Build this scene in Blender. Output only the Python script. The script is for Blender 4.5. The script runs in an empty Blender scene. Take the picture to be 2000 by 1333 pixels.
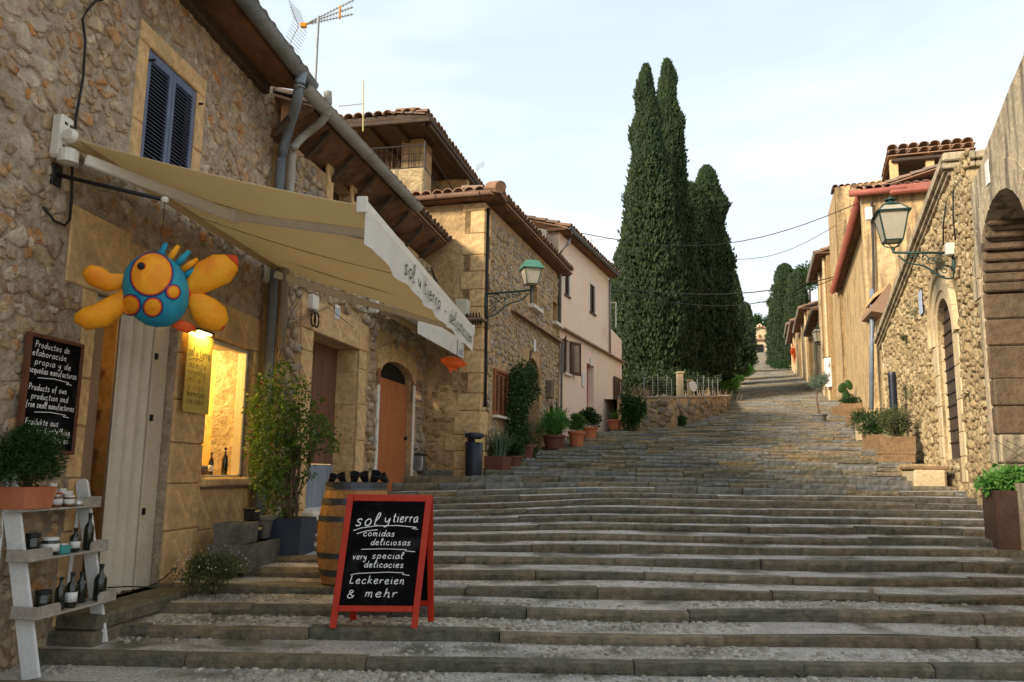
import bpy, math, random
from mathutils import Vector, Matrix, noise
R=random.Random(7)
sc=bpy.context.scene
COL=sc.collection
# ---------------------------------------------------------------- camera, world, sun, exposure
PITCH,ROLL,FPX=math.radians(9.0),math.radians(.8),1611.0
_f=Vector((0,math.cos(PITCH),math.sin(PITCH))); _u0=Vector((0,-math.sin(PITCH),math.cos(PITCH))); _r0=Vector((1,0,0))
_r=_r0*math.cos(ROLL)+_u0*math.sin(ROLL); _u=_u0*math.cos(ROLL)-_r0*math.sin(ROLL)
cam=bpy.data.objects.new('camera',bpy.data.cameras.new('camera')); COL.objects.link(cam)
cam.data.sensor_width=36; cam.data.lens=FPX/2000*36; cam.data.clip_start=.05; cam.data.clip_end=3000
M3=Matrix((_r,_u,-_f)).transposed(); cam.matrix_world=M3.to_4x4()
sc.camera=cam
sc.view_settings.view_transform='Standard'; sc.view_settings.look='None'; sc.view_settings.gamma=1; sc.view_settings.exposure=0.92
SUN_EL,SUN_AZ=math.radians(24),math.radians(232)   # azimuth clockwise from +Y
world=bpy.data.worlds.new('World'); sc.world=world; world.use_nodes=True
nt=world.node_tree; nt.nodes.clear()
def wn(t,**k):
    n=nt.nodes.new(t)
    for a,b in k.items(): setattr(n,a,b)
    return n
sky=wn('ShaderNodeTexSky',sky_type='NISHITA',sun_disc=False,sun_elevation=SUN_EL,sun_rotation=SUN_AZ,air_density=1.2,dust_density=1.0,ozone_density=1.2)
tc=wn('ShaderNodeTexCoord'); mp=wn('ShaderNodeMapping'); mp.inputs['Scale'].default_value=(1.0,1.0,2.6); mp.inputs['Rotation'].default_value=(.3,.2,.5)
n1=wn('ShaderNodeTexNoise'); n1.inputs['Scale'].default_value=1.7; n1.inputs['Detail'].default_value=6; n1.inputs['Roughness'].default_value=.55; n1.inputs['Distortion'].default_value=.5
rm=wn('ShaderNodeValToRGB'); rm.color_ramp.elements[0].position=.38; rm.color_ramp.elements[0].color=(.12,.12,.12,1); rm.color_ramp.elements[1].position=.70; rm.color_ramp.elements[1].color=(1,1,1,1)
sx=wn('ShaderNodeSeparateXYZ'); mr=wn('ShaderNodeMapRange'); mr.inputs[1].default_value=.04; mr.inputs[2].default_value=.55; mr.inputs[3].default_value=.92; mr.inputs[4].default_value=.05
mx=wn('ShaderNodeMath',operation='MAXIMUM')
cl=wn('ShaderNodeRGB'); cl.outputs[0].default_value=(5.95,6.1,6.15,1)
bl=wn('ShaderNodeRGB'); bl.outputs[0].default_value=(4.2,5.15,5.95,1)
pale=wn('ShaderNodeMix',data_type='RGBA'); pale.inputs[0].default_value=.85
mix=wn('ShaderNodeMix',data_type='RGBA'); bg=wn('ShaderNodeBackground'); bg.inputs[1].default_value=.1; ow=wn('ShaderNodeOutputWorld')
L=nt.links.new
L(tc.outputs['Generated'],mp.inputs[0]); L(mp.outputs[0],n1.inputs[0]); L(n1.outputs[0],rm.inputs[0])
L(tc.outputs['Generated'],sx.inputs[0]); L(sx.outputs[2],mr.inputs[0]); L(rm.outputs[0],mx.inputs[0]); L(mr.outputs[0],mx.inputs[1])
# high thin veil: the blue sky is itself mixed with a pale veil, then with cloud
L(sky.outputs[0],pale.inputs[6]); L(bl.outputs[0],pale.inputs[7])
L(mx.outputs[0],mix.inputs[0]); L(pale.outputs[2],mix.inputs[6]); L(cl.outputs[0],mix.inputs[7]); L(mix.outputs[2],bg.inputs[0]); L(bg.outputs[0],ow.inputs[0])
sl=bpy.data.lights.new('sun','SUN'); sl.energy=3.4; sl.angle=math.radians(12); sl.color=(1,.86,.68)
so=bpy.data.objects.new('sun',sl); COL.objects.link(so)
_sd=Vector((math.sin(SUN_AZ)*math.cos(SUN_EL),math.cos(SUN_AZ)*math.cos(SUN_EL),math.sin(SUN_EL)))
so.rotation_euler=_sd.to_track_quat('Z','Y').to_euler()
try:
    sc.cycles.max_bounces=5; sc.cycles.transparent_max_bounces=6; sc.cycles.caustics_reflective=False; sc.cycles.caustics_refractive=False
    sc.cycles.use_denoising=True
except Exception: pass

# ---------------------------------------------------------------- helpers
def ray(px,py): return _f+_r*((px-1000)/FPX)+_u*((666.5-py)/FPX)
def at(px,py,Y):
    r=ray(px,py); return r*(Y/r.y)
V=Vector
class W:   # a vertical wall plane: s runs away from the camera along the wall, n points to the street
    def __init__(s,x0,y0,m,side=1,perp=False):
        l=math.hypot(m,1); s.o=V((x0,y0,0)); s.d=V((m/l,1/l,0)); s.n=V((s.d.y,-s.d.x,0))*side
        if perp: s.d,s.n=V((s.d.y,-s.d.x,0)),V((-s.d.x,-s.d.y,0))   # faces the camera, s runs to the right
    def p(s,a,n,z): return s.o+s.d*a+s.n*n+V((0,0,z))
    def hit(s,px,py,n=0.):
        r=ray(px,py); o=s.o+s.n*n; t=o.dot(s.n)/r.dot(s.n); P=r*t
        return ((P-o).dot(s.d),P.z)
ORG={}
def P_(o): return ORG.get(o.name,V((0,0,0))) if o else V((0,0,0))
def tag(o,label=None,cat=None,group=None,kind=None):
    for k,v in (('label',label),('category',cat),('group',group),('kind',kind)):
        if v: o[k]=v
    return o
def T(name,label,cat,loc,group=None):
    o=bpy.data.objects.new(name,None); COL.objects.link(o); o.empty_display_size=.2; o.location=loc; ORG[o.name]=V(loc)
    return tag(o,label,cat,group)
class MB:
    def __init__(s): s.v=[];s.f=[]
    def add(s,vs,fs):
        b=len(s.v); s.v+= [V(v) for v in vs]; s.f+=[tuple(b+i for i in f) for f in fs]; return s
    def box(s,c,ax,ay,az):   # centre and three half-axis vectors
        c=V(c);vs=[c+ax*i+ay*j+az*k for i in(-1,1) for j in(-1,1) for k in(-1,1)]
        return s.add(vs,[(0,1,3,2),(4,6,7,5),(0,4,5,1),(2,3,7,6),(0,2,6,4),(1,5,7,3)])
    def bbox(s,c,ax,ay,az,b=.01):  # bevelled box, 8 corners cut into 24 verts
        c=V(c);L=[ax.length,ay.length,az.length]; U=[ax/L[0],ay/L[1],az/L[2]]
        b=min(b,min(L)*.45); vs=[];idx={}
        for i in(-1,1):
            for j in(-1,1):
                for k in(-1,1):
                    sg=(i,j,k)
                    for a in range(3):
                        p=V(c)
                        for q in range(3): p=p+U[q]*sg[q]*(L[q] if q==a else L[q]-b)
                        idx[(i,j,k,a)]=len(vs); vs.append(p)
        F=[]
        for a in range(3):
            o1,o2=[q for q in range(3) if q!=a]
            for sg in(-1,1):
                qs=[]
                for (x,y) in((-1,-1),(1,-1),(1,1),(-1,1)):
                    t=[0,0,0]; t[a]=sg;t[o1]=x;t[o2]=y; qs.append(idx[(t[0],t[1],t[2],a)])
                F.append(tuple(qs))
        for a in range(3):
            o1,o2=[q for q in range(3) if q!=a]
            for x in(-1,1):
                for y in(-1,1):
                    def g(e,w):
                        t=[0,0,0];t[a]=e;t[o1]=x;t[o2]=y; return idx[(t[0],t[1],t[2],w)]
                    F.append((g(-1,o1),g(1,o1),g(1,o2),g(-1,o2)))
        for i in(-1,1):
            for j in(-1,1):
                for k in(-1,1): F.append(tuple(idx[(i,j,k,a)] for a in range(3)))
        return s.add(vs,F)
    def tube(s,pts,r,n=6,cap=True):
        pts=[V(p) for p in pts]; m=len(pts); rs=r if isinstance(r,(list,tuple)) else [r]*m
        vs=[];F=[];up=V((0,0,1))
        for i,p in enumerate(pts):
            t=(pts[min(i+1,m-1)]-pts[max(i-1,0)])
            t=t.normalized() if t.length>1e-9 else V((0,0,1))
            a=t.cross(up if abs(t.z)<.95 else V((1,0,0))).normalized(); b=t.cross(a)
            for k in range(n):
                an=2*math.pi*k/n; vs.append(p+(a*math.cos(an)+b*math.sin(an))*rs[i])
        for i in range(m-1):
            for k in range(n): F.append((i*n+k,i*n+(k+1)%n,(i+1)*n+(k+1)%n,(i+1)*n+k))
        if cap: F.append(tuple(range(n-1,-1,-1))); F.append(tuple((m-1)*n+k for k in range(n)))
        return s.add(vs,F)
    def lathe(s,c,prof,n=16,ax=V((0,0,1)),sq=1.0):
        c=V(c); ax=ax.normalized(); a=ax.cross(V((0,1,0)) if abs(ax.y)<.9 else V((1,0,0))).normalized(); b=ax.cross(a); vs=[];F=[]
        for (r,h) in prof:
            for k in range(n):
                an=2*math.pi*k/n; vs.append(c+ax*h+(a*math.cos(an)+b*math.sin(an)*sq)*max(r,1e-4))
        for i in range(len(prof)-1):
            for k in range(n): F.append((i*n+k,i*n+(k+1)%n,(i+1)*n+(k+1)%n,(i+1)*n+k))
        F.append(tuple(range(n-1,-1,-1))); F.append(tuple((len(prof)-1)*n+k for k in range(n)))
        return s.add(vs,F)
    def quad(s,a,b,c,d): return s.add([a,b,c,d],[(0,1,2,3)])
    def prism(s,pts,off):    # planar outline pts extruded by vector off
        n=len(pts); pts=[V(p) for p in pts]
        return s.add(pts+[p+off for p in pts],[tuple(range(n-1,-1,-1)),tuple(range(n,2*n))]+[(i,(i+1)%n,n+(i+1)%n,n+i) for i in range(n)])
    def build(s,name,mat,parent=None,smooth=False,label=None,cat=None,group=None,kind=None,org=None):
        me=bpy.data.meshes.new(name); o=bpy.data.objects.new(name,me); COL.objects.link(o)
        po=P_(parent)
        if org is None:
            if parent is None and s.v and kind!='structure':
                xs=[v.x for v in s.v];ys=[v.y for v in s.v];zs=[v.z for v in s.v]; org=V(((min(xs)+max(xs))/2,(min(ys)+max(ys))/2,min(zs)))
            else: org=po
        me.from_pydata([tuple(v-org) for v in s.v],[],s.f); me.materials.append(mat)
        if smooth: me.polygons.foreach_set('use_smooth',[True]*len(me.polygons))
        me.update(); ORG[o.name]=V(org); o.location=org-po
        if parent: o.parent=parent
        return tag(o,label,cat,group,kind)
# ---------------------------------------------------------------- materials
def mat(name,cols,scale=3.,bump=.3,bscale=None,rough=.85,rnd=0.,hue=0.,metal=0.,wear=None,coords='Object',stretch=None,bdist=.02,spec=.3,trans=None,streak=None,mott=None):
    """cols: 2-4 base colours spread over a noise ramp; rnd: colour picked per piece (0..1 share)"""
    m=bpy.data.materials.new(name); m.use_nodes=True; t=m.node_tree; N=t.nodes; b=N['Principled BSDF']; Lk=t.links.new
    def nn(ty,**k):
        n=N.new(ty)
        for a,v in k.items(): setattr(n,a,v)
        return n
    tcn=nn('ShaderNodeTexCoord'); src=tcn.outputs[coords]
    if stretch:
        mpn=nn('ShaderNodeMapping'); mpn.inputs['Scale'].default_value=stretch; Lk(src,mpn.inputs[0]); src=mpn.outputs[0]
    nz=nn('ShaderNodeTexNoise'); nz.inputs['Scale'].default_value=scale; nz.inputs['Detail'].default_value=7; nz.inputs['Roughness'].default_value=.62; Lk(src,nz.inputs[0])
    fac=nz.outputs[0]
    rp=nn('ShaderNodeValToRGB'); e=rp.color_ramp.elements; n=len(cols)
    lo,hi=(.3,.7) if not rnd else (.05,.95)
    e[0].position=lo; e[0].color=(*cols[0],1); e[1].position=hi; e[1].color=(*cols[-1],1)
    for i in range(1,n-1):
        q=e.new(lo+(hi-lo)*i/(n-1)); q.color=(*cols[i],1)
    if rnd:
        oi=nn('ShaderNodeObjectInfo'); ge=nn('ShaderNodeNewGeometry')
        ad=nn('ShaderNodeMath',operation='ADD'); Lk(oi.outputs['Random'],ad.inputs[0]); Lk(ge.outputs['Random Per Island'],ad.inputs[1])
        fr=nn('ShaderNodeMath',operation='FRACT'); Lk(ad.outputs[0],fr.inputs[0])
        ml=nn('ShaderNodeMix'); ml.inputs[0].default_value=rnd; Lk(fac,ml.inputs[2]); Lk(fr.outputs[0],ml.inputs[3]); fac=ml.outputs[0]
    Lk(fac,rp.inputs[0]); colr=rp.outputs[0]
    # second, finer mottling keeps surfaces from reading flat
    n2=nn('ShaderNodeTexNoise'); n2.inputs['Scale'].default_value=(bscale or scale*6); n2.inputs['Detail'].default_value=8; n2.inputs['Roughness'].default_value=.7; Lk(src,n2.inputs[0])
    mr2=nn('ShaderNodeMapRange'); mr2.inputs[1].default_value=.3; mr2.inputs[2].default_value=.7; _lo,_hi=mott or ((.68,1.28) if bump>.15 or rnd else (.90,1.08)); mr2.inputs[3].default_value=_lo; mr2.inputs[4].default_value=_hi; Lk(n2.outputs[0],mr2.inputs[0])
    mm=nn('ShaderNodeMix',data_type='RGBA',blend_type='MULTIPLY'); mm.inputs[0].default_value=1; Lk(colr,mm.inputs[6]); Lk(mr2.outputs[0],mm.inputs[7]); colr=mm.outputs[2]
    if wear:   # stains: (colour, scale, threshold, amount)
        wc,ws,wt,wa=wear; n3=nn('ShaderNodeTexNoise'); n3.inputs['Scale'].default_value=ws; n3.inputs['Detail'].default_value=5
        if streak:
            mp3=nn('ShaderNodeMapping'); mp3.inputs['Scale'].default_value=streak; Lk(tcn.outputs[coords],mp3.inputs[0]); Lk(mp3.outputs[0],n3.inputs[0])
        else: Lk(src,n3.inputs[0])
        r3=nn('ShaderNodeMapRange'); r3.inputs[1].default_value=wt; r3.inputs[2].default_value=wt+.14; r3.inputs[4].default_value=wa; Lk(n3.outputs[0],r3.inputs[0])
        m3=nn('ShaderNodeMix',data_type='RGBA'); Lk(r3.outputs[0],m3.inputs[0]); Lk(colr,m3.inputs[6]); m3.inputs[7].default_value=(*wc,1); colr=m3.outputs[2]
    Lk(colr,b.inputs['Base Color']); b.inputs['Roughness'].default_value=rough; b.inputs['Metallic'].default_value=metal
    b.inputs['Specular IOR Level'].default_value=spec
    if bump:
        bp=nn('ShaderNodeBump'); bp.inputs['Strength'].default_value=bump; bp.inputs['Distance'].default_value=bdist
        sm=nn('ShaderNodeMath',operation='ADD'); Lk(n2.outputs[0],sm.inputs[0]); Lk(nz.outputs[0],sm.inputs[1]); Lk(sm.outputs[0],bp.inputs['Height']); Lk(bp.outputs[0],b.inputs['Normal'])
    if trans:
        tr=nn('ShaderNodeBsdfTranslucent'); Lk(colr,tr.inputs[0]); ms=nn('ShaderNodeMixShader'); ms.inputs[0].default_value=trans
        Lk(b.outputs[0],ms.inputs[1]); Lk(tr.outputs[0],ms.inputs[2]); Lk(ms.outputs[0],N['Material Output'].inputs[0])
    return m
def emis(name,c,st):
    m=bpy.data.materials.new(name); m.use_nodes=True; b=m.node_tree.nodes['Principled BSDF']
    b.inputs['Base Color'].default_value=(*c,1); b.inputs['Emission Color'].default_value=(*c,1); b.inputs['Emission Strength'].default_value=st; return m
def glassm(name,c,rough=.1,alpha=.35):
    m=bpy.data.materials.new(name); m.use_nodes=True; b=m.node_tree.nodes['Principled BSDF']
    b.inputs['Base Color'].default_value=(*c,1); b.inputs['Roughness'].default_value=rough; b.inputs['Alpha'].default_value=alpha; b.inputs['Specular IOR Level'].default_value=.8; return m
m_mortar=mat('lime_mortar',[(.42,.31,.21),(.64,.52,.39),(.60,.42,.24)],5,1.0,9,bdist=.12,mott=(.6,1.35),wear=((.24,.17,.11),1.1,.54,.6))
m_rubble=mat('rubble_stone',[(.28,.18,.10),(.60,.43,.23),(.42,.29,.17),(.80,.67,.47),(.40,.26,.15),(.68,.50,.30),(.62,.29,.09),(.58,.46,.31)],4,1.0,9,rnd=.8,bdist=.08,mott=(.6,1.35),wear=((.56,.45,.33),8,.475,.85))
m_rubble_b=mat('river_rubble_stone',[(.36,.25,.14),(.58,.46,.29),(.46,.33,.19),(.36,.33,.29),(.64,.53,.37)],5,1.0,12,rnd=.8,bdist=.06,mott=(.6,1.35),wear=((.48,.36,.21),9,.52,.7))
m_rubble_h=mat('ochre_rubble_stone',[(.36,.21,.10),(.54,.35,.17),(.38,.25,.13),(.62,.43,.22)],5,1.0,12,rnd=.8,bdist=.06,mott=(.6,1.35),wear=((.48,.32,.16),7,.47,.85))
m_rubble_r=mat('pale_yellow_rubble_stone',[(.34,.24,.12),(.60,.46,.26),(.46,.33,.17),(.66,.54,.33)],5,1.0,12,rnd=.75,bdist=.08,mott=(.55,1.4),wear=((.20,.14,.08),5,.58,.6))
m_mortar_h=mat('ochre_lime_render',[(.40,.25,.12),(.58,.39,.19),(.46,.30,.14)],1.4,1.0,12,bdist=.06,wear=((.20,.13,.08),1.0,.52,.6))
m_mortar_r=mat('pale_ochre_mortar',[(.38,.27,.14),(.56,.42,.23),(.46,.33,.17)],1.4,1.0,14,bdist=.06,wear=((.16,.11,.06),1.2,.5,.7))
m_sand=mat('marl_sandstone',[(.40,.24,.11),(.66,.44,.21),(.52,.33,.15)],1.6,.8,12,mott=(.6,1.35),rnd=.35,wear=((.22,.15,.09),1.5,.55,.45))
m_sand_r=mat('pale_marl_sandstone',[(.48,.36,.20),(.62,.49,.30),(.55,.43,.27)],1.8,.5,24,rnd=.35,wear=((.26,.19,.11),1.6,.55,.5),streak=(3,3,.5))
m_plast_r=mat('stained_ochre_plaster',[(.44,.28,.13),(.64,.45,.23),(.54,.38,.20)],1.1,.9,7,bdist=.07,wear=((.20,.135,.08),2.6,.50,.75),streak=(2.4,2.4,.28))
m_plast_o=mat('warm_orange_plaster',[(.58,.38,.17),(.68,.47,.24)],.8,.5,9,bdist=.03,wear=((.40,.24,.11),2,.55,.5),streak=(2,2,.3))
m_butt=mat('weathered_buttress_stone',[(.34,.27,.17),(.50,.41,.27),(.42,.33,.21)],1.2,.9,10,bdist=.05,wear=((.12,.10,.075),2.6,.5,.8),streak=(2.2,2.2,.22))
m_pink=mat('pale_pink_plaster',[(.78,.60,.47),(.84,.67,.54)],.7,.15,30,wear=((.52,.37,.28),1.2,.6,.35))
m_white=mat('white_plaster',[(.66,.62,.54),(.74,.70,.61)],1.5,.2,20,wear=((.5,.42,.32),2,.58,.4))
m_step=mat('worn_kerb_stone',[(.08,.068,.045),(.19,.145,.09),(.125,.12,.095),(.24,.19,.125),(.115,.095,.06)],2.4,1.0,12,mott=(.5,1.45),rnd=.45,bdist=.05,rough=.75,wear=((.10,.10,.07),2.2,.56,.5))
m_step2=mat('mixed_paving_stone',[(.10,.09,.065),(.21,.18,.11),(.15,.16,.16),(.26,.19,.10),(.13,.13,.10),(.22,.22,.20),(.18,.155,.11)],2.4,1.0,10,mott=(.55,1.4),rnd=.8,bdist=.03,rough=.75)
m_tread=mat('gravelly_concrete',[(.44,.41,.375),(.74,.70,.65),(.57,.54,.49)],2.2,1.0,42,bdist=.06,mott=(.42,1.5),wear=((.12,.11,.07),1.8,.50,.8))
m_pebble=mat('rounded_pebble',[(.15,.135,.11),(.36,.33,.28),(.22,.20,.16),(.44,.41,.36)],6,.3,30,rnd=.85)
m_earth=mat('dry_earth',[(.16,.12,.07),(.24,.18,.10),(.12,.13,.06)],.6,.8,8)
m_tile=mat('terracotta_roof_tile',[(.22,.12,.07),(.34,.20,.12),(.26,.17,.12),(.16,.12,.09)],6,.5,30,rnd=.7)
m_soffit=mat('brown_stained_soffit',[(.09,.045,.022),(.20,.10,.05),(.12,.065,.035)],3,.6,16,wear=((.04,.025,.018),2,.5,.7))
m_dark=mat('dark_timber',[(.05,.035,.025),(.09,.06,.04)],6,.3,30)
m_zinc=mat('weathered_zinc',[(.13,.14,.145),(.22,.23,.235),(.17,.175,.17)],2.5,.15,20,rough=.55,metal=.35,wear=((.10,.09,.07),2,.55,.5))
m_zinc2=mat('pale_grey_gutter',[(.26,.25,.22),(.36,.34,.30)],2.5,.15,20,rough=.6,metal=.2,wear=((.17,.14,.10),2,.55,.5))
m_bluepipe=mat('blue_grey_pipe',[(.13,.16,.20),(.22,.26,.31),(.17,.19,.22)],1.6,.12,16,rough=.5,metal=.2,wear=((.10,.10,.10),1.5,.5,.5))
m_red=mat('oxide_red_gutter',[(.30,.085,.06),(.40,.14,.10)],2,.15,16,rough=.6,wear=((.18,.07,.05),2,.55,.5))
m_blue=mat('slate_blue_paint',[(.075,.10,.17),(.12,.15,.24)],4,.12,30,rough=.5)
m_brownsh=mat('dark_brown_shutter_paint',[(.045,.02,.016),(.075,.035,.026)],4,.1,30,rough=.5)
m_wood=mat('varnished_orange_wood',[(.36,.105,.035),(.46,.16,.05),(.30,.08,.03)],5,.2,30,rough=.45,stretch=(3,3,.35))
m_doorb=mat('old_brown_door_paint',[(.13,.055,.04),(.20,.09,.06)],5,.25,30,rough=.6,stretch=(3,3,.35))
m_doorg=mat('peeling_grey_blue_boards',[(.15,.19,.26),(.24,.28,.34),(.3,.32,.34)],7,.3,30,rough=.7,stretch=(3,3,.3))
m_shutw=mat('red_brown_shutter_wood',[(.24,.085,.035),(.32,.13,.055)],5,.2,30,rough=.55)
m_canvas=mat('sand_beige_canvas',[(.72,.59,.36),(.76,.63,.40)],1.2,.08,60,trans=.62,wear=((.62,.52,.34),1.1,.54,.5))
m_valance=mat('white_canvas',[(.74,.72,.66),(.82,.80,.75)],2,.12,30,trans=.25,wear=((.48,.45,.38),2,.56,.4))
m_greyw=mat('grey_beige_shelf_wood',[(.30,.27,.23),(.42,.38,.33)],3,.2,20,rough=.6)
m_alu=mat('cream_coated_aluminium',[(.62,.59,.51),(.68,.65,.57)],3,.04,30,rough=.4,spec=.5)
m_whitep=mat('white_painted_wood',[(.60,.61,.60),(.72,.73,.72)],4,.15,30,rough=.6,wear=((.42,.40,.36),5,.60,.55))
m_folding=mat('cream_folding_door',[(.52,.46,.35),(.62,.56,.45)],2,.12,20,rough=.55,wear=((.34,.28,.20),1.6,.55,.4))
m_iron=mat('black_wrought_iron',[(.018,.018,.02),(.035,.035,.038)],8,.15,40,rough=.5,metal=.4)
m_green=mat('verdigris_green_iron',[(.012,.035,.028),(.03,.075,.06)],8,.15,40,rough=.5,metal=.2)
m_greenc=mat('pale_green_lamp_cap',[(.05,.16,.11),(.09,.22,.16)],8,.1,40,rough=.5)
m_lglass=mat('frosted_lamp_glass',[(.66,.62,.50),(.74,.70,.58)],4,.03,30,rough=.25,trans=.55)
m_slate=mat('black_chalkboard',[(.003,.003,.0035),(.007,.007,.008)],3,.03,30,rough=.9,spec=.05,wear=((.022,.022,.024),4,.52,.8))
m_chalk=mat('white_chalk',[(.78,.78,.78),(.85,.85,.85)],30,.05,80)
m_redp=mat('red_painted_frame',[(.40,.022,.006),(.50,.032,.009)],4,.1,30,rough=.45)
m_oak=mat('barrel_oak',[(.30,.13,.035),(.42,.20,.06),(.25,.11,.035)],3,.2,30,rnd=.35,rough=.5)
m_hoop=mat('grey_steel_hoop',[(.06,.065,.075),(.11,.115,.13)],5,.1,30,rough=.45,metal=.6)
m_terra=mat('terracotta_pot',[(.42,.13,.06),(.52,.18,.09)],4,.15,30,rough=.75)
m_terrad=mat('dark_terracotta_pot',[(.12,.045,.03),(.18,.07,.05)],4,.15,30,rough=.7)
m_corten=mat('rusty_brown_steel',[(.045,.025,.017),(.085,.045,.028)],3,.2,20,rough=.6)
m_bluepl=mat('dark_blue_planter',[(.03,.042,.07),(.05,.065,.10)],3,.1,20,rough=.5)
m_binm=mat('dark_blue_black_bin_plastic',[(.012,.016,.028),(.02,.026,.042)],3,.05,20,rough=.4)
m_trough=mat('mossy_grey_trough',[(.10,.10,.09),(.17,.165,.15),(.07,.08,.06)],3,.7,16,bdist=.03)
m_troughr=mat('brown_stone_trough',[(.20,.12,.06),(.30,.19,.10)],3,.7,16,bdist=.03)
m_cyp=mat('cypress_foliage',[(.006,.016,.007),(.015,.033,.012),(.028,.047,.017),(.048,.072,.026),(.046,.042,.020)],.6,0,2,rnd=.55,rough=.8,trans=.12)
m_leaf=mat('rose_leaf',[(.045,.10,.012),(.10,.19,.03),(.07,.14,.02)],2,0,4,rnd=.6,rough=.5,trans=.3)
m_leafd=mat('dark_green_leaf',[(.018,.05,.012),(.04,.09,.02)],2,0,4,rnd=.6,rough=.6,trans=.2)
m_leafb=mat('bright_green_leaf',[(.08,.22,.04),(.17,.38,.08)],2,0,4,rnd=.6,rough=.5,trans=.3)
m_leafy=mat('fresh_green_leaf',[(.14,.34,.05),(.28,.52,.10)],2,0,4,rnd=.6,rough=.6,trans=.3)
m_leafo=mat('olive_green_leaf',[(.07,.09,.035),(.13,.15,.06)],2,0,4,rnd=.6,rough=.6,trans=.2)
m_leafg=mat('grey_green_leaf',[(.10,.15,.09),(.18,.24,.16)],2,0,4,rnd=.6,rough=.6,trans=.2)
m_bark=mat('grey_brown_bark',[(.10,.07,.045),(.18,.13,.09)],6,.6,20)
m_petalw=mat('white_petal',[(.75,.75,.70),(.82,.82,.78)],6,0,20)
m_petalr=mat('red_berry',[(.45,.05,.01),(.6,.12,.02)],6,0,20,rnd=.5)
m_cable=mat('black_cable',[(.012,.012,.012),(.02,.02,.02)],6,0,20,rough=.6)
m_paper=mat('white_paper',[(.62,.62,.60),(.72,.72,.70)],5,.02,30)
m_inkb=mat('blue_ink',[(.03,.06,.28),(.05,.09,.35)],5,0,30)
m_inkk=mat('black_ink',[(.015,.015,.015),(.03,.03,.03)],5,0,30)
m_bottle=mat('dark_bottle_glass',[(.008,.012,.008),(.016,.02,.012)],5,0,30,rough=.12,spec=.7)
m_jar=mat('clear_jar_with_preserve',[(.10,.035,.015),(.20,.08,.03)],9,0,30,rough=.15,spec=.7)
m_tin=mat('silver_lid',[(.42,.42,.40),(.52,.52,.50)],5,0,30,rough=.35,metal=.8)
m_teal=mat('teal_label',[(.05,.22,.20),(.07,.28,.25)],5,0,30)
m_inside=mat('warm_shop_wall',[(.52,.36,.16),(.60,.42,.20)],1.5,.2,14)
m_box=mat('cardboard_box',[(.42,.20,.05),(.50,.26,.08)],3,.1,20)
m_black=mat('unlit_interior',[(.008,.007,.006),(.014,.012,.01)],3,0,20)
m_winglass=mat('dark_window_glass',[(.02,.022,.025),(.04,.042,.045)],3,0,20,rough=.1,spec=.7)
m_orangef=mat('orange_papier_mache',[(.74,.20,.006),(.86,.34,.01),(.86,.40,.015)],4,.14,30,rough=.6,wear=((.72,.12,.005),3.5,.56,.6))
m_bluef=mat('turquoise_papier_mache',[(.008,.14,.28),(.02,.27,.40),(.04,.36,.36)],4,.14,30,rough=.55)
m_redf=mat('red_orange_paint',[(.62,.06,.01),(.72,.10,.015)],3,.1,30,rough=.6)
m_navy=mat('dark_blue_paint',[(.01,.03,.16),(.015,.04,.2)],3,.05,30,rough=.5)
m_gold=mat('goldfish_orange',[(.75,.11,.01),(.85,.17,.02)],3,.05,30,rough=.35,trans=.2)
m_yel=mat('yellow_ochre_plate',[(.55,.45,.16),(.6,.5,.2)],3,.05,30)
m_orange=mat('orange_plastic',[(.75,.28,.02),(.8,.32,.04)],3,.03,30)
m_straw=mat('dry_stalks',[(.28,.20,.12),(.38,.29,.18)],6,0,20)
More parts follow.
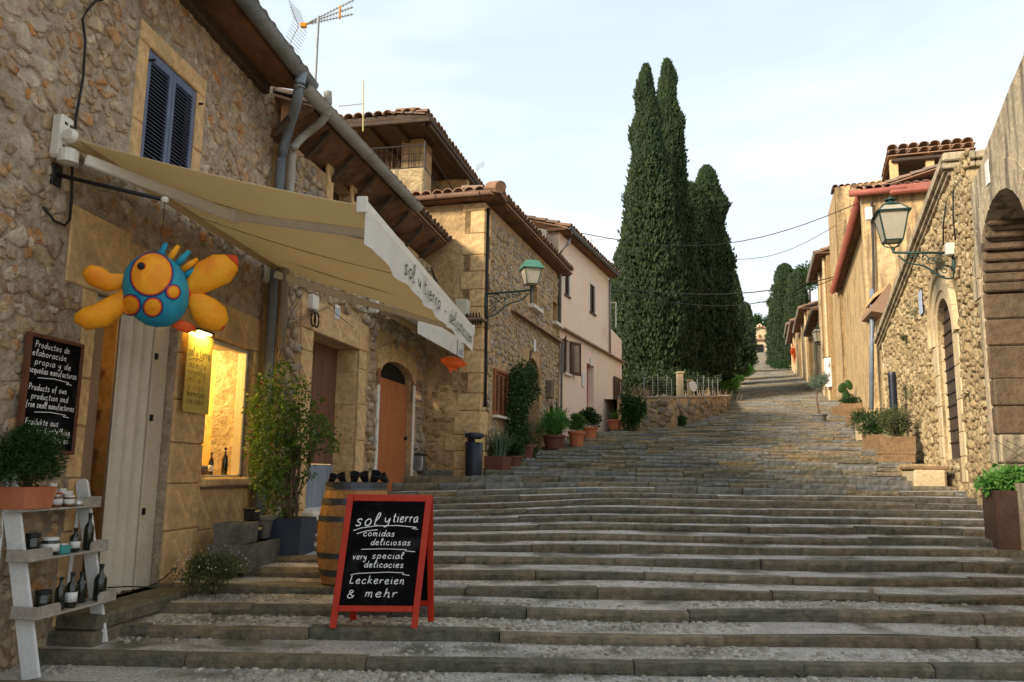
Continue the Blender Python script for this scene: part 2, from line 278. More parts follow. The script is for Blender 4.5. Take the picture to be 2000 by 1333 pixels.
# ---------------------------------------------------------------- wall with openings
def hole(s0,s1,z0,z1,arch=0.):   # arch: rise of the arched head included in z1
    return dict(s0=min(s0,s1),s1=max(s0,s1),z0=z0,z1=z1,a=arch)
def htop(h,s):
    if not h['a']: return h['z1']
    c=(h['s0']+h['s1'])/2; w=(h['s1']-h['s0'])/2; t=min(1,abs((s-c)/w)); return h['z1']-h['a']*(1-math.sqrt(max(0,1-t*t)))
def lin(pts,s):
    if s<=pts[0][0]: return pts[0][1]
    for (a,b),(c,d) in zip(pts,pts[1:]):
        if s<=c: return b+(d-b)*(s-a)/(c-a) if c>a else d
    return pts[-1][1]
def wall(w,top,zb,holes=(),thick=.4,n=0.):
    s0,s1=top[0][0],top[-1][0]; bs={round(a,4) for a,_ in top}
    for h in holes:
        k=12 if h['a'] else 1
        for i in range(k+1): bs.add(round(h['s0']+(h['s1']-h['s0'])*i/k,4))
    bs=sorted(min(max(b,s0),s1) for b in bs if s0-1e-3<=b<=s1+1e-3); mb=MB(); e=1e-5
    for a,b in zip(bs,bs[1:]):
        if b-a<1e-5: continue
        c=(a+b)/2; hs=sorted([h for h in holes if h['s0']<c<h['s1']],key=lambda h:h['z0'])
        la,lb=zb,zb
        for h in hs+[None]:
            ua,ub=(h['z0'],h['z0']) if h else (lin(top,a+e),lin(top,b-e))
            if ua>la+1e-4 or ub>lb+1e-4:
                mb.quad(w.p(a,n,la),w.p(b,n,lb),w.p(b,n,ub),w.p(a,n,ua)); mb.quad(w.p(b,n-thick,lb),w.p(a,n-thick,la),w.p(a,n-thick,ua),w.p(b,n-thick,ub))
            if h:
                mb.quad(w.p(a,n,ua),w.p(b,n,ub),w.p(b,n-thick,ub),w.p(a,n-thick,ua))
                ta,tb=htop(h,a),htop(h,b); mb.quad(w.p(b,n,tb),w.p(a,n,ta),w.p(a,n-thick,ta),w.p(b,n-thick,tb)); la,lb=ta,tb
        mb.quad(w.p(a,n,lin(top,a+e)),w.p(b,n,lin(top,b-e)),w.p(b,n-thick,lin(top,b-e)),w.p(a,n-thick,lin(top,a+e)))
    for h in holes:
        for s in (h['s0'],h['s1']):
            zt=htop(h,s); mb.quad(w.p(s,n,h['z0']),w.p(s,n-thick,h['z0']),w.p(s,n-thick,zt),w.p(s,n,zt))
    for s in (s0,s1): mb.quad(w.p(s,n,zb),w.p(s,n-thick,zb),w.p(s,n-thick,lin(top,s)),w.p(s,n,lin(top,s)))
    return mb
# ---------------------------------------------------------------- rubble masonry: packed irregular stones, each its own mesh
def clip(poly,px,py,nx,ny):
    out=[];m=len(poly)
    for i in range(m):
        a=poly[i];b=poly[(i+1)%m]; da=(a[0]-px)*nx+(a[1]-py)*ny; db=(b[0]-px)*nx+(b[1]-py)*ny
        if da<=0: out.append(a)
        if (da<0<db) or (db<0<da):
            t=da/(da-db); out.append((a[0]+(b[0]-a[0])*t,a[1]+(b[1]-a[1])*t))
    return out
def inpoly(x,y,poly):
    c=False;n=len(poly);j=n-1
    for i in range(n):
        xi,yi=poly[i];xj,yj=poly[j]
        if (yi>y)!=(yj>y) and x<(xj-xi)*(y-yi)/(yj-yi)+xi: c=not c
        j=i
    return c
def rubble(w,parent,mt,s0,s1,z0,z1,ok,cell=.2,asp=.7,gap=.02,proud=.03,n=0.,parts=290,seed=1,keep=1.,name='stone',tilt=0.,zfun=None):
    rr=random.Random(seed); nx=int((s1-s0)/cell)+1; nz=int((z1-z0)/(cell*asp))+1; pts={}
    for i in range(-1,nx+1):
        for j in range(-1,nz+1): pts[i,j]=(s0+(i+.5+(.25 if j%2 else -.25)+rr.uniform(-.43,.43))*cell,(z0+(j+.5+rr.uniform(-.43,.43))*cell*asp)/asp)
    st=[]
    for i in range(nx):
        for j in range(nz):
            x,y=pts[i,j]
            if rr.random()>keep*1.0 or not ok(x,y*asp): continue
            h=cell*1.3; poly=[(x-h,y-h),(x+h,y-h),(x+h,y+h),(x-h,y+h)]
            sh=gap*rr.uniform(.4,2.2)
            for a in(-2,-1,0,1,2):
                for b in(-2,-1,0,1,2):
                    q=pts.get((i+a,j+b))
                    if (a or b) and q:
                        dx,dy=q[0]-x,q[1]-y; L_=math.hypot(dx,dy)
                        if L_<1e-4: continue
                        dx/=L_;dy/=L_; poly=clip(poly,x+dx*max(L_/2-sh/2,.015),y+dy*max(L_/2-sh/2,.015),dx,dy)
                        if len(poly)<3: break
                if len(poly)<3: break
            if len(poly)<3: continue
            poly=[(a,b*asp) for a,b in poly]
            cx=sum(p[0] for p in poly)/len(poly); cz=sum(p[1] for p in poly)/len(poly)
            if not all(ok(cx+(a-cx)*.85,cz+(b-cz)*.85) for a,b in poly): continue
            # chaikin once
            q=[]
            for k in range(len(poly)):
                a=poly[k];b=poly[(k+1)%len(poly)]; f1,f2=rr.uniform(.05,.2),rr.uniform(.8,.95); q+= [(a[0]*(1-f1)+b[0]*f1,a[1]*(1-f1)+b[1]*f1),(a[0]*(1-f2)+b[0]*f2,a[1]*(1-f2)+b[1]*f2)]
            if len(q)>12: q=[p for k,p in enumerate(q) if not(k%2 and k//2%2==0 and len(q)-k<99 and k<2*(len(q)-12))]
            ar=sum(q[k][0]*q[(k+1)%len(q)][1]-q[(k+1)%len(q)][0]*q[k][1] for k in range(len(q)))/2
            P0=w.p(cx,n,cz); st.append((ar/max(.5,P0.length)**2,cx,cz,q,rr.uniform(.2,1.5)*proud,rr.random()))
    st.sort(key=lambda t:-t[0]); rest=MB()
    for k,(_,cx,cz,q,pr,rd) in enumerate(st):
        vs=[];F=[];m=len(q); c=(cx+(rr.random()-.5)*.04,cz+(rr.random()-.5)*.03); q=[(a+(rr.random()-.5)*cell*.07,b+(rr.random()-.5)*cell*.06) for a,b in q]
        for (sc_,d) in((1.0,-.012),(.95,pr*.75),(.62,pr)):
            for (a,b) in q:
                dd=d+(rr.uniform(-.45,.4)*pr if d>0 else 0); vs.append(w.p(c[0]+(a-c[0])*sc_,n+dd,c[1]+(b-c[1])*sc_))
        vs.append(w.p(c[0],n+pr*rr.uniform(.8,1.25),c[1]))
        for rg in(0,1):
            for i in range(m): F.append((rg*m+i,rg*m+(i+1)%m,(rg+1)*m+(i+1)%m,(rg+1)*m+i))
        for i in range(m): F.append((2*m+i,2*m+(i+1)%m,3*m))
        if k<parts:
            MB().add(vs,F).build(name,mt,parent,smooth=True,org=w.p(cx,n,cz))
        else: rest.add(vs,F)
    if rest.v: rest.build('small_rubble',mt,parent,smooth=True,kind='stuff')
    return len(st)
def block(w,parent,mt,s0,s1,z0,z1,n0=0.,n1=.03,name='stone_block',b=.012,label=None):
    s0,s1=min(s0,s1),max(s0,s1); z0,z1=min(z0,z1),max(z0,z1)
    j=lambda a:a*R.uniform(-1,1)
    mb=MB().bbox(w.p((s0+s1)/2,(n0+n1)/2+j(.004),(z0+z1)/2),w.d*((s1-s0)/2-.003),w.n*(abs(n1-n0)/2),V((0,0,(z1-z0)/2-.003)),b)
    return mb.build(name,mt,parent,org=w.p((s0+s1)/2,(n0+n1)/2,(z0+z1)/2),label=label)
# ---------------------------------------------------------------- foliage
def leaf(mb,p,d,u,l,wd):
    s=d.cross(u)
    if s.length<1e-5: s=V((1,0,0))
    s.normalize(); nrm=s.cross(d)
    mb.add([p,p+d*l*.5+s*wd*.5+nrm*l*.06,p+d*l-nrm*l*.10,p+d*l*.5-s*wd*.5+nrm*l*.06],[(0,1,2,3)])
def rdir(rr):
    z=rr.uniform(-1,1);a=rr.uniform(0,6.2832);q=math.sqrt(1-z*z); return V((q*math.cos(a),q*math.sin(a),z))
def foliage(name,mt,parent,c,rad,n,l,wd,seed=1,clumps=14,up=.2,spread=.38,shell=.75,**k):
    rr=random.Random(seed); mb=MB(); c=V(c); cs=[]
    for i in range(clumps):
        d=rdir(rr); q=rr.uniform(.35,1)*shell; cs.append((V((d.x*rad[0]*q,d.y*rad[1]*q,d.z*rad[2]*q)),rr.uniform(.6,1.3)))
    for i in range(n):
        o,sz=cs[rr.randrange(clumps)]; d=rdir(rr); q=rr.random()**.5*spread*sz
        p=c+o+V((d.x*rad[0]*q,d.y*rad[1]*q,d.z*rad[2]*q)); dd=(d+rdir(rr)*.8+V((0,0,up))).normalized()
        leaf(mb,p,dd,rdir(rr),l*rr.uniform(.6,1.3),wd*rr.uniform(.7,1.2))
    return mb.build(name,mt,parent,**k)
def blades(name,mt,parent,c,n,l,wd,spread,seed=1,lean=.8,**k):   # strap or needle leaves fountaining from a base
    rr=random.Random(seed); mb=MB(); c=V(c)
    for i in range(n):
        a=rr.uniform(0,6.2832); t=rr.uniform(.1,1)*lean; q=rr.random()*spread; p=c+V((math.cos(a)*q,math.sin(a)*q,0)); ll=l*rr.uniform(.6,1.15)
        h=V((math.cos(a),math.sin(a),0)); s=V((-math.sin(a),math.cos(a),0))*wd/2; pts=[]
        for kx in range(4):
            f=kx/3; pts.append(p+h*(ll*f*math.sin(t)*(.6+.6*f))+V((0,0,ll*(f*math.cos(t)-.25*t*f*f))))
        for kx in range(3):
            f0=1-(kx/3)**2; f1=1-((kx+1)/3)**2*.97; mb.quad(pts[kx]-s*f0,pts[kx]+s*f0,pts[kx+1]+s*f1,pts[kx+1]-s*f1)
    return mb.build(name,mt,parent,**k)
def stems(name,parent,c,h,n,r,spread,seed=1,mt=None,**k):
    rr=random.Random(seed); mb=MB(); c=V(c)
    for i in range(n):
        a=rr.uniform(0,6.28); pts=[c+V((rr.uniform(-.1,.1)*spread,rr.uniform(-.1,.1)*spread,0))]; q=V((math.cos(a),math.sin(a),0))*spread*rr.uniform(.2,1)
        for j in range(1,5): pts.append(c+q*(j/4)**1.4+V((rr.uniform(-.04,.04),rr.uniform(-.04,.04),h*j/4*rr.uniform(.9,1.05))))
        mb.tube(pts,[r*(1-.18*j) for j in range(5)],5)
    return mb.build(name,mt or m_bark,parent,smooth=True,**k)
def pot(parent,c,r,h,mt,name='pot',n=20):
    MB().lathe(c,[(r*.7,0),(r*.74,.01),(r*.93,h*.78),(r*1.02,h*.8),(r*1.05,h*.84),(r*1.05,h*.98),(r,h),(r*.88,h),(r*.86,h*.88),(0,h*.88)],n).build(name,mt,parent,smooth=False)
# ---------------------------------------------------------------- handwriting
GL={
'a':"1,.9 .6,1.02 .15,.75 .05,.3 .3,0 .7,.25 .95,.95 .95,.95 .9,.3 1.1,0",'b':".2,1.8 .2,1.8 .1,.9 .1,.05 .1,.05 .2,.7 .6,1 .95,.6 .75,.1 .1,.05",
'c':".9,.8 .55,1 .12,.6 .2,.1 .6,0 .95,.2",'d':".85,.8 .5,1 .1,.6 .2,.05 .6,.1 .9,.8 1.05,1.85 1.05,1.85 .9,.5 .95,0 1.1,0",
'e':".1,.5 .6,.55 .85,.8 .55,1.02 .15,.7 .15,.15 .55,-.02 .95,.2",'f':".9,1.7 .6,1.85 .4,1.4 .35,.5 .3,-.4|.05,.95 .8,1",
'g':".85,.85 .45,1 .1,.6 .3,.1 .7,.3 .9,.95 .9,.95 .85,-.2 .5,-.75 .1,-.5",'h':".3,1.85 .1,0 .1,0 .25,.7 .6,1 .8,.7 .75,0 1,0",
'i':".2,1 .15,.2 .25,0 .4,.05|.28,1.42 .3,1.38",'k':".25,1.8 .1,0|.8,1 .2,.5 .2,.5 .55,.3 .9,0",
'l':".1,.5 .6,1.4 .55,1.85 .3,1.7 .15,.7 .25,.05 .6,.1",'m':".1,1 .1,0 .1,0 .2,.8 .45,1 .55,.6 .52,0 .52,0 .65,.8 .9,1 1.02,.6 1,0 1.15,0",
'n':".1,1 .1,0 .1,0 .25,.8 .6,1 .75,.6 .72,0 .9,0",'o':".5,1 .12,.7 .12,.2 .45,0 .85,.3 .8,.8 .5,1 .6,.95",
'p':".1,1 .1,.2 .05,-.7 .05,-.7 .1,.6 .5,1 .85,.7 .7,.1 .15,.1",'q':".85,.85 .45,1 .1,.6 .3,.05 .7,.3 .9,.95 .9,.95 .85,0 .85,-.7",
'r':".1,1 .12,0 .12,0 .2,.65 .45,.95 .75,.9",'s':".85,.85 .55,1 .2,.8 .35,.55 .7,.4 .7,.1 .35,-.02 .05,.15",
't':".4,1.6 .3,.6 .35,.05 .7,.1|.05,1.05 .75,1.12",'u':".1,1 .1,.3 .35,0 .7,.3 .85,1 .85,1 .82,.2 1,0",
'v':".05,1 .4,0 .4,0 .85,1",'w':".05,1 .3,0 .3,0 .55,.8 .55,.8 .8,0 .8,0 1.1,1",'y':".1,1 .2,.35 .5,.2 .85,.95 .85,.95 .75,-.2 .4,-.75 0,-.5",
'z':".1,1 .8,1 .8,1 .1,0 .1,0 .9,.05",'P':".15,1.75 .15,1.75 .1,0|.0,1.6 .5,1.85 .95,1.5 .7,1 .15,.9",'L':".25,1.85 .1,.05 .1,.05 .9,.1",
'E':".9,1.8 .2,1.75 .2,1.75 .1,0 .1,0 .9,.05|.15,.95 .75,1",'H':".15,1.8 .1,0|.9,1.8 .85,0|.1,.95 .9,1","&":"1,.1 .3,1.2 .5,1.6 .8,1.3 .2,.6 .3,0 .8,.1 1,.6",
'-':".15,.5 .75,.52","'":".3,1.9 .2,1.5",'1':".1,1.4 .45,1.8 .45,1.8 .45,0",'3':".1,1.6 .5,1.85 .8,1.4 .4,1 .4,1 .85,.6 .5,0 .1,.2",'7':".1,1.8 .85,1.8 .85,1.8 .3,0",'ñ':".1,1 .1,0 .1,0 .25,.8 .6,1 .75,.6 .72,0 .9,0|.15,1.4 .35,1.55 .55,1.4 .75,1.55",'ó':".5,1 .12,.7 .12,.2 .45,0 .85,.3 .8,.8 .5,1 .6,.95|.45,1.3 .7,1.65"}
WD={'i':.45,'l':.65,'m':1.25,'w':1.2,"'":.35,'-':1.0,'r':.8,'t':.8}
def smooth_path(pts,k=4):
    out=[];n=len(pts)
    for i in range(n-1):
        p0=pts[max(i-1,0)];p1=pts[i];p2=pts[i+1];p3=pts[min(i+2,n-1)]
        if p1==p2: continue
        if p0==p1 and i>0: p0=p1
        for j in range(k):
            t=j/k
            out.append(tuple(.5*((2*p1[q])+(-p0[q]+p2[q])*t+(2*p0[q]-5*p1[q]+4*p2[q]-p3[q])*t*t+(-p0[q]+3*p1[q]-3*p2[q]+p3[q])*t**3) for q in(0,1)))
    out.append(pts[-1]); return out
def ribbon(mb,pts,o,ux,uy,un,w):
    P=[o+ux*a+uy*b for a,b in pts]; m=len(P); Ls=[];Rs=[]
    for i in range(m):
        t=P[min(i+1,m-1)]-P[max(i-1,0)]
        t=t.normalized() if t.length>1e-9 else ux
        s=un.cross(t)*w/2; Ls.append(P[i]-s); Rs.append(P[i]+s)
    b=len(mb.v); mb.v+=[q for ab in zip(Ls,Rs) for q in ab]; mb.f+=[(b+2*i,b+2*i+2,b+2*i+3,b+2*i+1) for i in range(m-1)]
def write(mb,txt,o,ux,uy,un,h,thick,width=None,jit=.04,seed=3,slant=.08):
    """o: baseline start; h: x-height; ux,uy unit vectors; width fits the line"""
    rr=random.Random(seed); adv=sum((.6 if c==' ' else WD.get(c,1.0))+.22 for c in txt); sx=h*.8
    if width: sx=width/adv
    x=0
    for c in txt:
        if c==' ': x+=.82; continue
        dy=rr.uniform(-jit,jit)
        for st in GL.get(c,GL['o']).split('|'):
            pts=[tuple(map(float,q.split(','))) for q in st.split()]
            pts=[((x+a*(.92)+slant*b)*sx,(b+dy)*h) for a,b in pts]
            ribbon(mb,smooth_path(pts),o,ux,uy,un,thick)
        x+=WD.get(c,1.0)+.22
# ================================================================ the stepped street
XLp=[(-6,-5.0),(7.5,-4.0),(10.3,-3.6),(15.4,-2.4),(15.6,-1.2),(21.5,.6),(23.4,2.6),(24.6,4.6),(34,8.9),(43,11.4),(55,14.9),(100,28.3),(232,68.6)]
XRp=[(-6,5.5),(8,6.0),(10.5,6.6),(14,7.7),(17,8.6),(23.4,11.0),(34.5,14.4),(50,18.0),(100,32.8),(232,72.4)]
PH=[(0,0),(7,0),(14,.03),(24,.10),(40,.22),(60,.29),(300,.29)]
XL=lambda y: lin(XLp,y)
XR=lambda y: lin(XRp,y)
CS=lambda y: lin([(0,0),(8,0),(12,.045),(13.4,.045),(15.3,.0),(300,0)],y)
STEP=[]   # (y, z) of every step edge along the centre line
y,z=6.15-.583*4,-1.32-.084*4
while y<232:
    STEP.append((y,z))
    if y<40: y+=.583; z+=.084
    else:
        d=.62 if y<80 else .8
        y+=d; z+=d*(.163 if y<150 else .158)
ZTOP=z
def edge(i,X):
    y,z=STEP[i]; xc=(XL(y)+XR(y))/2; yy=y-(X-xc)*lin(PH,y)+.05*noise.noise(V((X*.35,i*1.7,0)))+.025*noise.noise(V((X*1.4,i*3.1,7)))
    return yy, z-CS(y)*max(0,4.5-(X-XL(y)))+.022*noise.noise(V((X*.45,i*2.3,5)))
def gz(X,Y):
    b=-1.66
    for i in range(len(STEP)):
        e=edge(i,X)
        if e[0]<=Y: b=e[1]
        elif STEP[i][0]>Y+6: break
    return b
def G(X,Y,dz=0.): return V((X,Y,gz(X,Y)+dz))
def GR(px,py):   # where the ray through a point of the view meets the ground
    r=ray(px,py); t=3.0; 
    while t<260:
        P=r*t
        if P.z<gz(P.x,P.y): return V((P.x,P.y,gz(P.x,P.y)))
        t+=.02 if t<30 else .1
    return r*30
stairs=T('stone_staircase',None,None,(0,0,0)); tag(stairs,kind='structure')
rk=random.Random(11)
def kerb(i,xa,xb,mb=None,short=False):
    n=max(1,int((xb-xa)/.22)); n=min(n,5 if mb is None else 2); vs=[];F=[]; q_=1 if i<17 else 2.2; dj=rk.uniform(-.022,.022)*q_; dz=rk.uniform(-.010,.010)*q_
    rise=STEP[i][1]-STEP[i-1][1] if i else .1
    for k in range(n+1):
        X=xa+(xb-xa)*k/n; yy,zz=edge(i,X); yy+=dj; zz+=dz
        j=lambda a:rk.uniform(-a,a)
        for (a,b) in((.0,-rise-.05),(-.010+j(.014),-.04+j(.010)),(.004+j(.009),-.004+j(.007)),(.03,0+j(.004)),(.12,-.001)): vs.append(V((X,yy+a,zz+b)))
    for k in range(n):
        for q in range(4): F.append((k*5+q,(k+1)*5+q,(k+1)*5+q+1,k*5+q+1))
    F.append((0,1,2,3,4)); F.append(tuple(n*5+q for q in(4,3,2,1,0)))
    if mb is None: MB().add(vs,F).build('kerb_stone',m_step if i<17 else m_step2,stairs,org=vs[0])
    else: mb.add(vs,F)
far1,far2,trd=MB(),MB(),MB(); npart=0
for i,(y,z) in enumerate(STEP):
    x0,x1=XL(y)-.5,XR(y)+.6; X=x0
    while X<x1-.05:
        l=rk.uniform(.9,2.1) if i<17 else (rk.uniform(.35,.95) if i<60 else rk.uniform(.4,1.6))
        e=min(X+l,x1)
        if e>x1-.25: e=x1
        if npart<296 and i>1: kerb(i,X+.004,e-.004); npart+=1
        else: kerb(i,X,e,far1)
        X=e
    # tread behind the kerb
    n=max(6,int((x1-x0)/.5)); 
    mb=MB() if i<40 else trd
    for k in range(n):
        a=x0+(x1-x0)*k/n; b=x0+(x1-x0)*(k+1)/n
        ea,eb=edge(i,a),edge(i,b)
        fa,fb=(edge(i+1,a),edge(i+1,b)) if i+1<len(STEP) else ((ea[0]+6,0),(eb[0]+6,0))
        m1=lambda X,e,f,t: V((X,e[0]+.10+(f[0]+.1-e[0]-.10)*t,e[1]-.008+.010*t+.008*noise.noise(V((X*1.5,i*3.3,t*2)))))
        if i<22:
            for t in range(3): mb.quad(m1(a,ea,fa,t/3),m1(b,eb,fb,t/3),m1(b,eb,fb,(t+1)/3),m1(a,ea,fa,(t+1)/3))
        else: mb.quad(m1(a,ea,fa,0),m1(b,eb,fb,0),m1(b,eb,fb,1),m1(a,ea,fa,1))
    if i<40: mb.build('tread',m_tread if i<18 else m_step2,stairs,smooth=True)
far1.build('far_kerb_stones',m_step2,stairs,kind='stuff'); trd.build('far_treads',m_step2,stairs,kind='stuff')
# pebbles set in the lower treads, in worn patches
pb=MB(); rp_=random.Random(5)
for i in range(1,15):
    N_=1500 if i<8 else 500
    for _ in range(N_):
        y,z=STEP[i]; X=rp_.uniform(max(XL(y),-4.2),min(XR(y),5.2 if i<8 else 7.)); t=rp_.random(); a,b=edge(i,X),edge(i+1,X)
        if noise.noise(V((X*.55,i*1.3+t*.5,2)))+ (.12 if i<7 else -.15) -(0.22 if X>2 else 0)< rp_.uniform(-.25,.35): continue
        yy=a[0]+.14+(b[0]-a[0]-.16)*t; r=rp_.uniform(.014,.038) if i<7 else rp_.uniform(.01,.022); an=rp_.uniform(0,3.14); c=V((X,yy,a[1]-.012+.01*t)); u=V((math.cos(an),math.sin(an),0)); v=V((-u.y,u.x,0))*rp_.uniform(.55,.9)
        vs=[c+(u*math.cos(q*1.047)+v*math.sin(q*1.047))*r+V((0,0,-.004)) for q in range(6)]+[c+(u*math.cos(q*1.047)+v*math.sin(q*1.047))*r*.66+V((0,0,r*.42)) for q in range(6)]+[c+V((0,0,r*.55))]
        pb.add(vs,[(q,(q+1)%6,6+(q+1)%6,6+q) for q in range(6)]+[(6+q,6+(q+1)%6,12) for q in range(6)])
pb.build('tread_pebbles',m_pebble,None,smooth=True,kind='stuff',label='rounded pebbles set in the worn lower treads of the steps')
# weeds and little tufts along the kerbs
foot=MB()
for _ in range(2600):
    i=rp_.randrange(2,24); X=rp_.uniform(XL(STEP[i][0]),6.5); a=edge(i,X)
    if noise.noise(V((X*.8,i*2.1,9)))<.12: continue
    p=V((X,a[0]-.01,edge(i-1,X)[1])); 
    for q in range(3): leaf(foot,p,V((rp_.uniform(-1,1),rp_.uniform(-1,.2),rp_.uniform(.5,1.6))).normalized(),rdir(rp_),rp_.uniform(.018,.05),.010)
foot.build('moss_tufts',m_leafo,None,kind='stuff',label='tiny weeds growing at the foot of the kerb stones')
# plaza at the foot, terrain
zs=lambda Y: lin([(-80,-1.75),(4,-1.75),(6.15,-1.5),(40,3.35),(80,9.9),(150,21.3),(232,34.2),(300,34.2),(600,20),(1500,-40)],Y)
MB().add([V((-9,-12,-1.66)),V((12,-12,-1.66)),V((12,4.2,-1.66)),V((-9,4.2,-1.66))],[(0,1,2,3)]).build('plaza',m_tread,kind='structure')
g=MB(); ys=[-300,-80,-20,0,4,6.15,10,16,22,28,34,40,50,60,80,110,150,190,232,260,300,400,600,1000,1500]; xs=[-700,-300,-150,-80,-40,-20,-8,0,6,12,20,30,45,70,110,180,400,800]
idx={}
for a,Y in enumerate(ys):
    for b,X in enumerate(xs):
        sx_=(XL(Y)+XR(Y))/2; off=-.5
        if abs(X-sx_)>14 and Y>0: off=-.5-.10*(abs(X-sx_)-14)+2.5*noise.noise(V((X*.02,Y*.02,1)))
        g.v.append(V((X,Y,max(zs(Y)+off,-60)))); idx[a,b]=len(g.v)-1
for a in range(len(ys)-1):
    for b in range(len(xs)-1): g.f.append((idx[a,b],idx[a,b+1],idx[a+1,b+1],idx[a+1,b]))
g.build('ground',m_earth,kind='structure',smooth=True)
gd=MB(); yy=[26,30,34,38,43,50,60,75,95]
def gtop(Y): return lin([(25,2.2),(34,3.0),(43,3.95),(60,6.6),(100,13.2)],Y)
for a,b in zip(yy,yy[1:]):
    for f0,f1 in((0,.35),(.35,.7),(.7,1)):
        P=lambda Y,f: V((-14+(XL(Y)-.35+14)*f,Y,gtop(Y)+.15*math.sin(Y*3+f*7)*(1-f)))
        gd.quad(P(a,f0),P(a,f1),P(b,f1),P(b,f0))
gd.build('garden_ground',m_earth,kind='structure',smooth=True)

# ================================================================ wall frames of the buildings
A=W(-3.3,7.5,.112); B=W(-1.63,16,.19); H=W(-.57,15.5,.30); HF=W(-.57,15.5,.30,perp=True); K=W(1.22,21.5,.38)
R1=W(6.8,11.5,.31,side=-1); R0=W(6.45,11.5,.31,side=-1); R2=W(10.7,23.6,.324,side=-1); RF=W(14.1,34.5,.30,side=-1)
def sm3(pts,k=4):
    out=[]
    for i in range(len(pts)-1):
        p0,p1,p2,p3=pts[max(i-1,0)],pts[i],pts[i+1],pts[min(i+2,len(pts)-1)]
        for j in range(k):
            t=j/k; out.append((2*p1+(p2-p0)*t+(2*p0-5*p1+4*p2-p3)*t*t+(-p0+3*p1-3*p2+p3)*t**3)*.5)
    return out+[pts[-1]]
AH=lambda x,y,n: A.p(A.hit(x,y,n)[0],n,A.hit(x,y,n)[1])
BH=lambda x,y,n: B.p(B.hit(x,y,n)[0],n,B.hit(x,y,n)[1])
# ================================================================ shop house (near left)
def hrect(w,x0,y0,x1,y1,arch=0,n=0.):   # opening from two corners seen in the view
    a=w.hit(x0,y0,n); b=w.hit(x1,y1,n); return hole(a[0],b[0],min(a[1],b[1]),max(a[1],b[1]),arch)
ZA0=V((0,0,1))
shop=T('shop_house','near left rubble stone house with blue shutters and sandstone shop front','house',(-3.9,7.5,-1.2))
sE=A.hit(538,400)[0]; zE=A.hit(500,139)[1]
wtop=[(-9,zE+.05),(sE,zE+.05)]
sd0=A.hit(168,800)[0]; sd1=A.hit(328,900)[0]; zd=gz(-3.3,8)+.06; zd=A.hit(300,1150)[1]
hd=hole(sd0,sd1,zd,A.hit(240,590)[1])
ws0=A.hit(398,800)[0]; ws1=A.hit(488,800)[0]; hw=hole(ws0,ws1,A.hit(440,932)[1],A.hit(445,668)[1])
hsx0=A.hit(282,200)[0]; hsx1=A.hit(380,240)[0]; zst=A.hit(330,128)[1]; hs=hole(hsx0,hsx1,A.hit(282,332)[1],zst)
wall(A,wtop,-2.2,[hd,hw,hs],.45).build('wall',m_mortar,shop)
# sandstone front: door jambs, lintels, pier, window surround
def inrect(a,b,c,d): return lambda s,z:(a<s<b and c<z<d)
zl=A.hit(240,465)[1]; zwl=A.hit(440,585)[1]; sj=A.hit(118,700)[0]
fr=[]
def sblock(x0,x1,z0,z1,n1=.02,**k): block(A,shop,m_sand,x0,x1,z0,z1,-.03,n1,**k); fr.append((x0,x1,z0,z1))
# left jamb: stacked blocks
zz=-1.6; q=0
while zz<hd['z1']-.02:
    h_=R.uniform(.34,.5); t_=min(zz+h_,hd['z1']); t_=hd['z1'] if hd['z1']-t_<.2 else t_; sblock(hd['s0']-R.uniform(.14,.20),hd['s0'],zz,t_); zz=t_
# lintel course
lm=(hd['s0']+hd['s1'])/2
sblock(hd['s0']-.42,lm-.25,hd['z1'],hd['z1']+.62); sblock(lm-.25,hd['s1']+.12,hd['z1'],hd['z1']+.55); 
sblock(hd['s1']+.12,hw['s0']-.02,hd['z1']-.02,hd['z1']+.34)
# pier between door and window
zz=-1.6
while zz<hd['z1']-.03:
    t_=min(zz+R.uniform(.38,.55),hd['z1']-.02); t_=hd['z1']-.02 if hd['z1']-t_<.2 else t_; sblock(hd['s1'],hw['s0'],zz,t_,.03); zz=t_
# window lintel and right jamb
sblock(hw['s0'],hw['s1']+.42,hw['z1'],hw['z1']+.40); 
zz=hw['z0']-.03
while zz<hw['z1']-.02:
    t_=min(zz+R.uniform(.3,.45),hw['z1']); t_=hw['z1'] if hw['z1']-t_<.15 else t_; sblock(hw['s1'],hw['s1']+R.uniform(.16,.26),zz,t_); zz=t_
sblock(hw['s0']-.06,hw['s1']+.12,hw['z0']-.10,hw['z0'],.10,name='window_sill',b=.02)
for k in range(2):
    for j in range(4): a_=hw['s0']+(hw['s1']+.3-hw['s0'])*j/4; sblock(a_,a_+(hw['s1']+.3-hw['s0'])/4,hw['z0']-.12-.42*(k+1),hw['z0']-.12-.42*k,.012)
# upper window surround
zb_=hs['z0']-.05
for (a,b,c,d) in((hs['s0']-.17,hs['s0'],zb_,hs['z1']-.75),(hs['s0']-.17,hs['s0'],hs['z1']-.75,hs['z1']),(hs['s1'],hs['s1']+.17,zb_,hs['z1']-.6),(hs['s1'],hs['s1']+.17,hs['z1']-.6,hs['z1']),(hs['s0']-.17,hs['s1']+.17,hs['z1'],hs['z1']+.19)):
    block(A,shop,m_sand,a,b,c,d,-.1,.012)
def okA(s,z):
    if s>sE-.03 or z>zE-.02: return False
    for h in (hd,hw):
        if h['s0']<s<h['s1'] and z<h['z1'] and z>h['z0']-.0: return False
    if hs['s0']-.19<s<hs['s1']+.19 and zb_-.1<z<hs['z1']+.21: return False
    if hd['s0']-.2<s<hw['s1']+.3 and z<hd['z1']+.02: return False
    for (a,b,c,d) in fr:
        if a-.02<s<b+.02 and c-.02<z<d+.02: return False
    return True
rubble(A,shop,m_rubble,-4,sE,-1.8,zE,okA,cell=.085,asp=.8,gap=.012,proud=.012,parts=0,seed=4,keep=.42,n=.002)
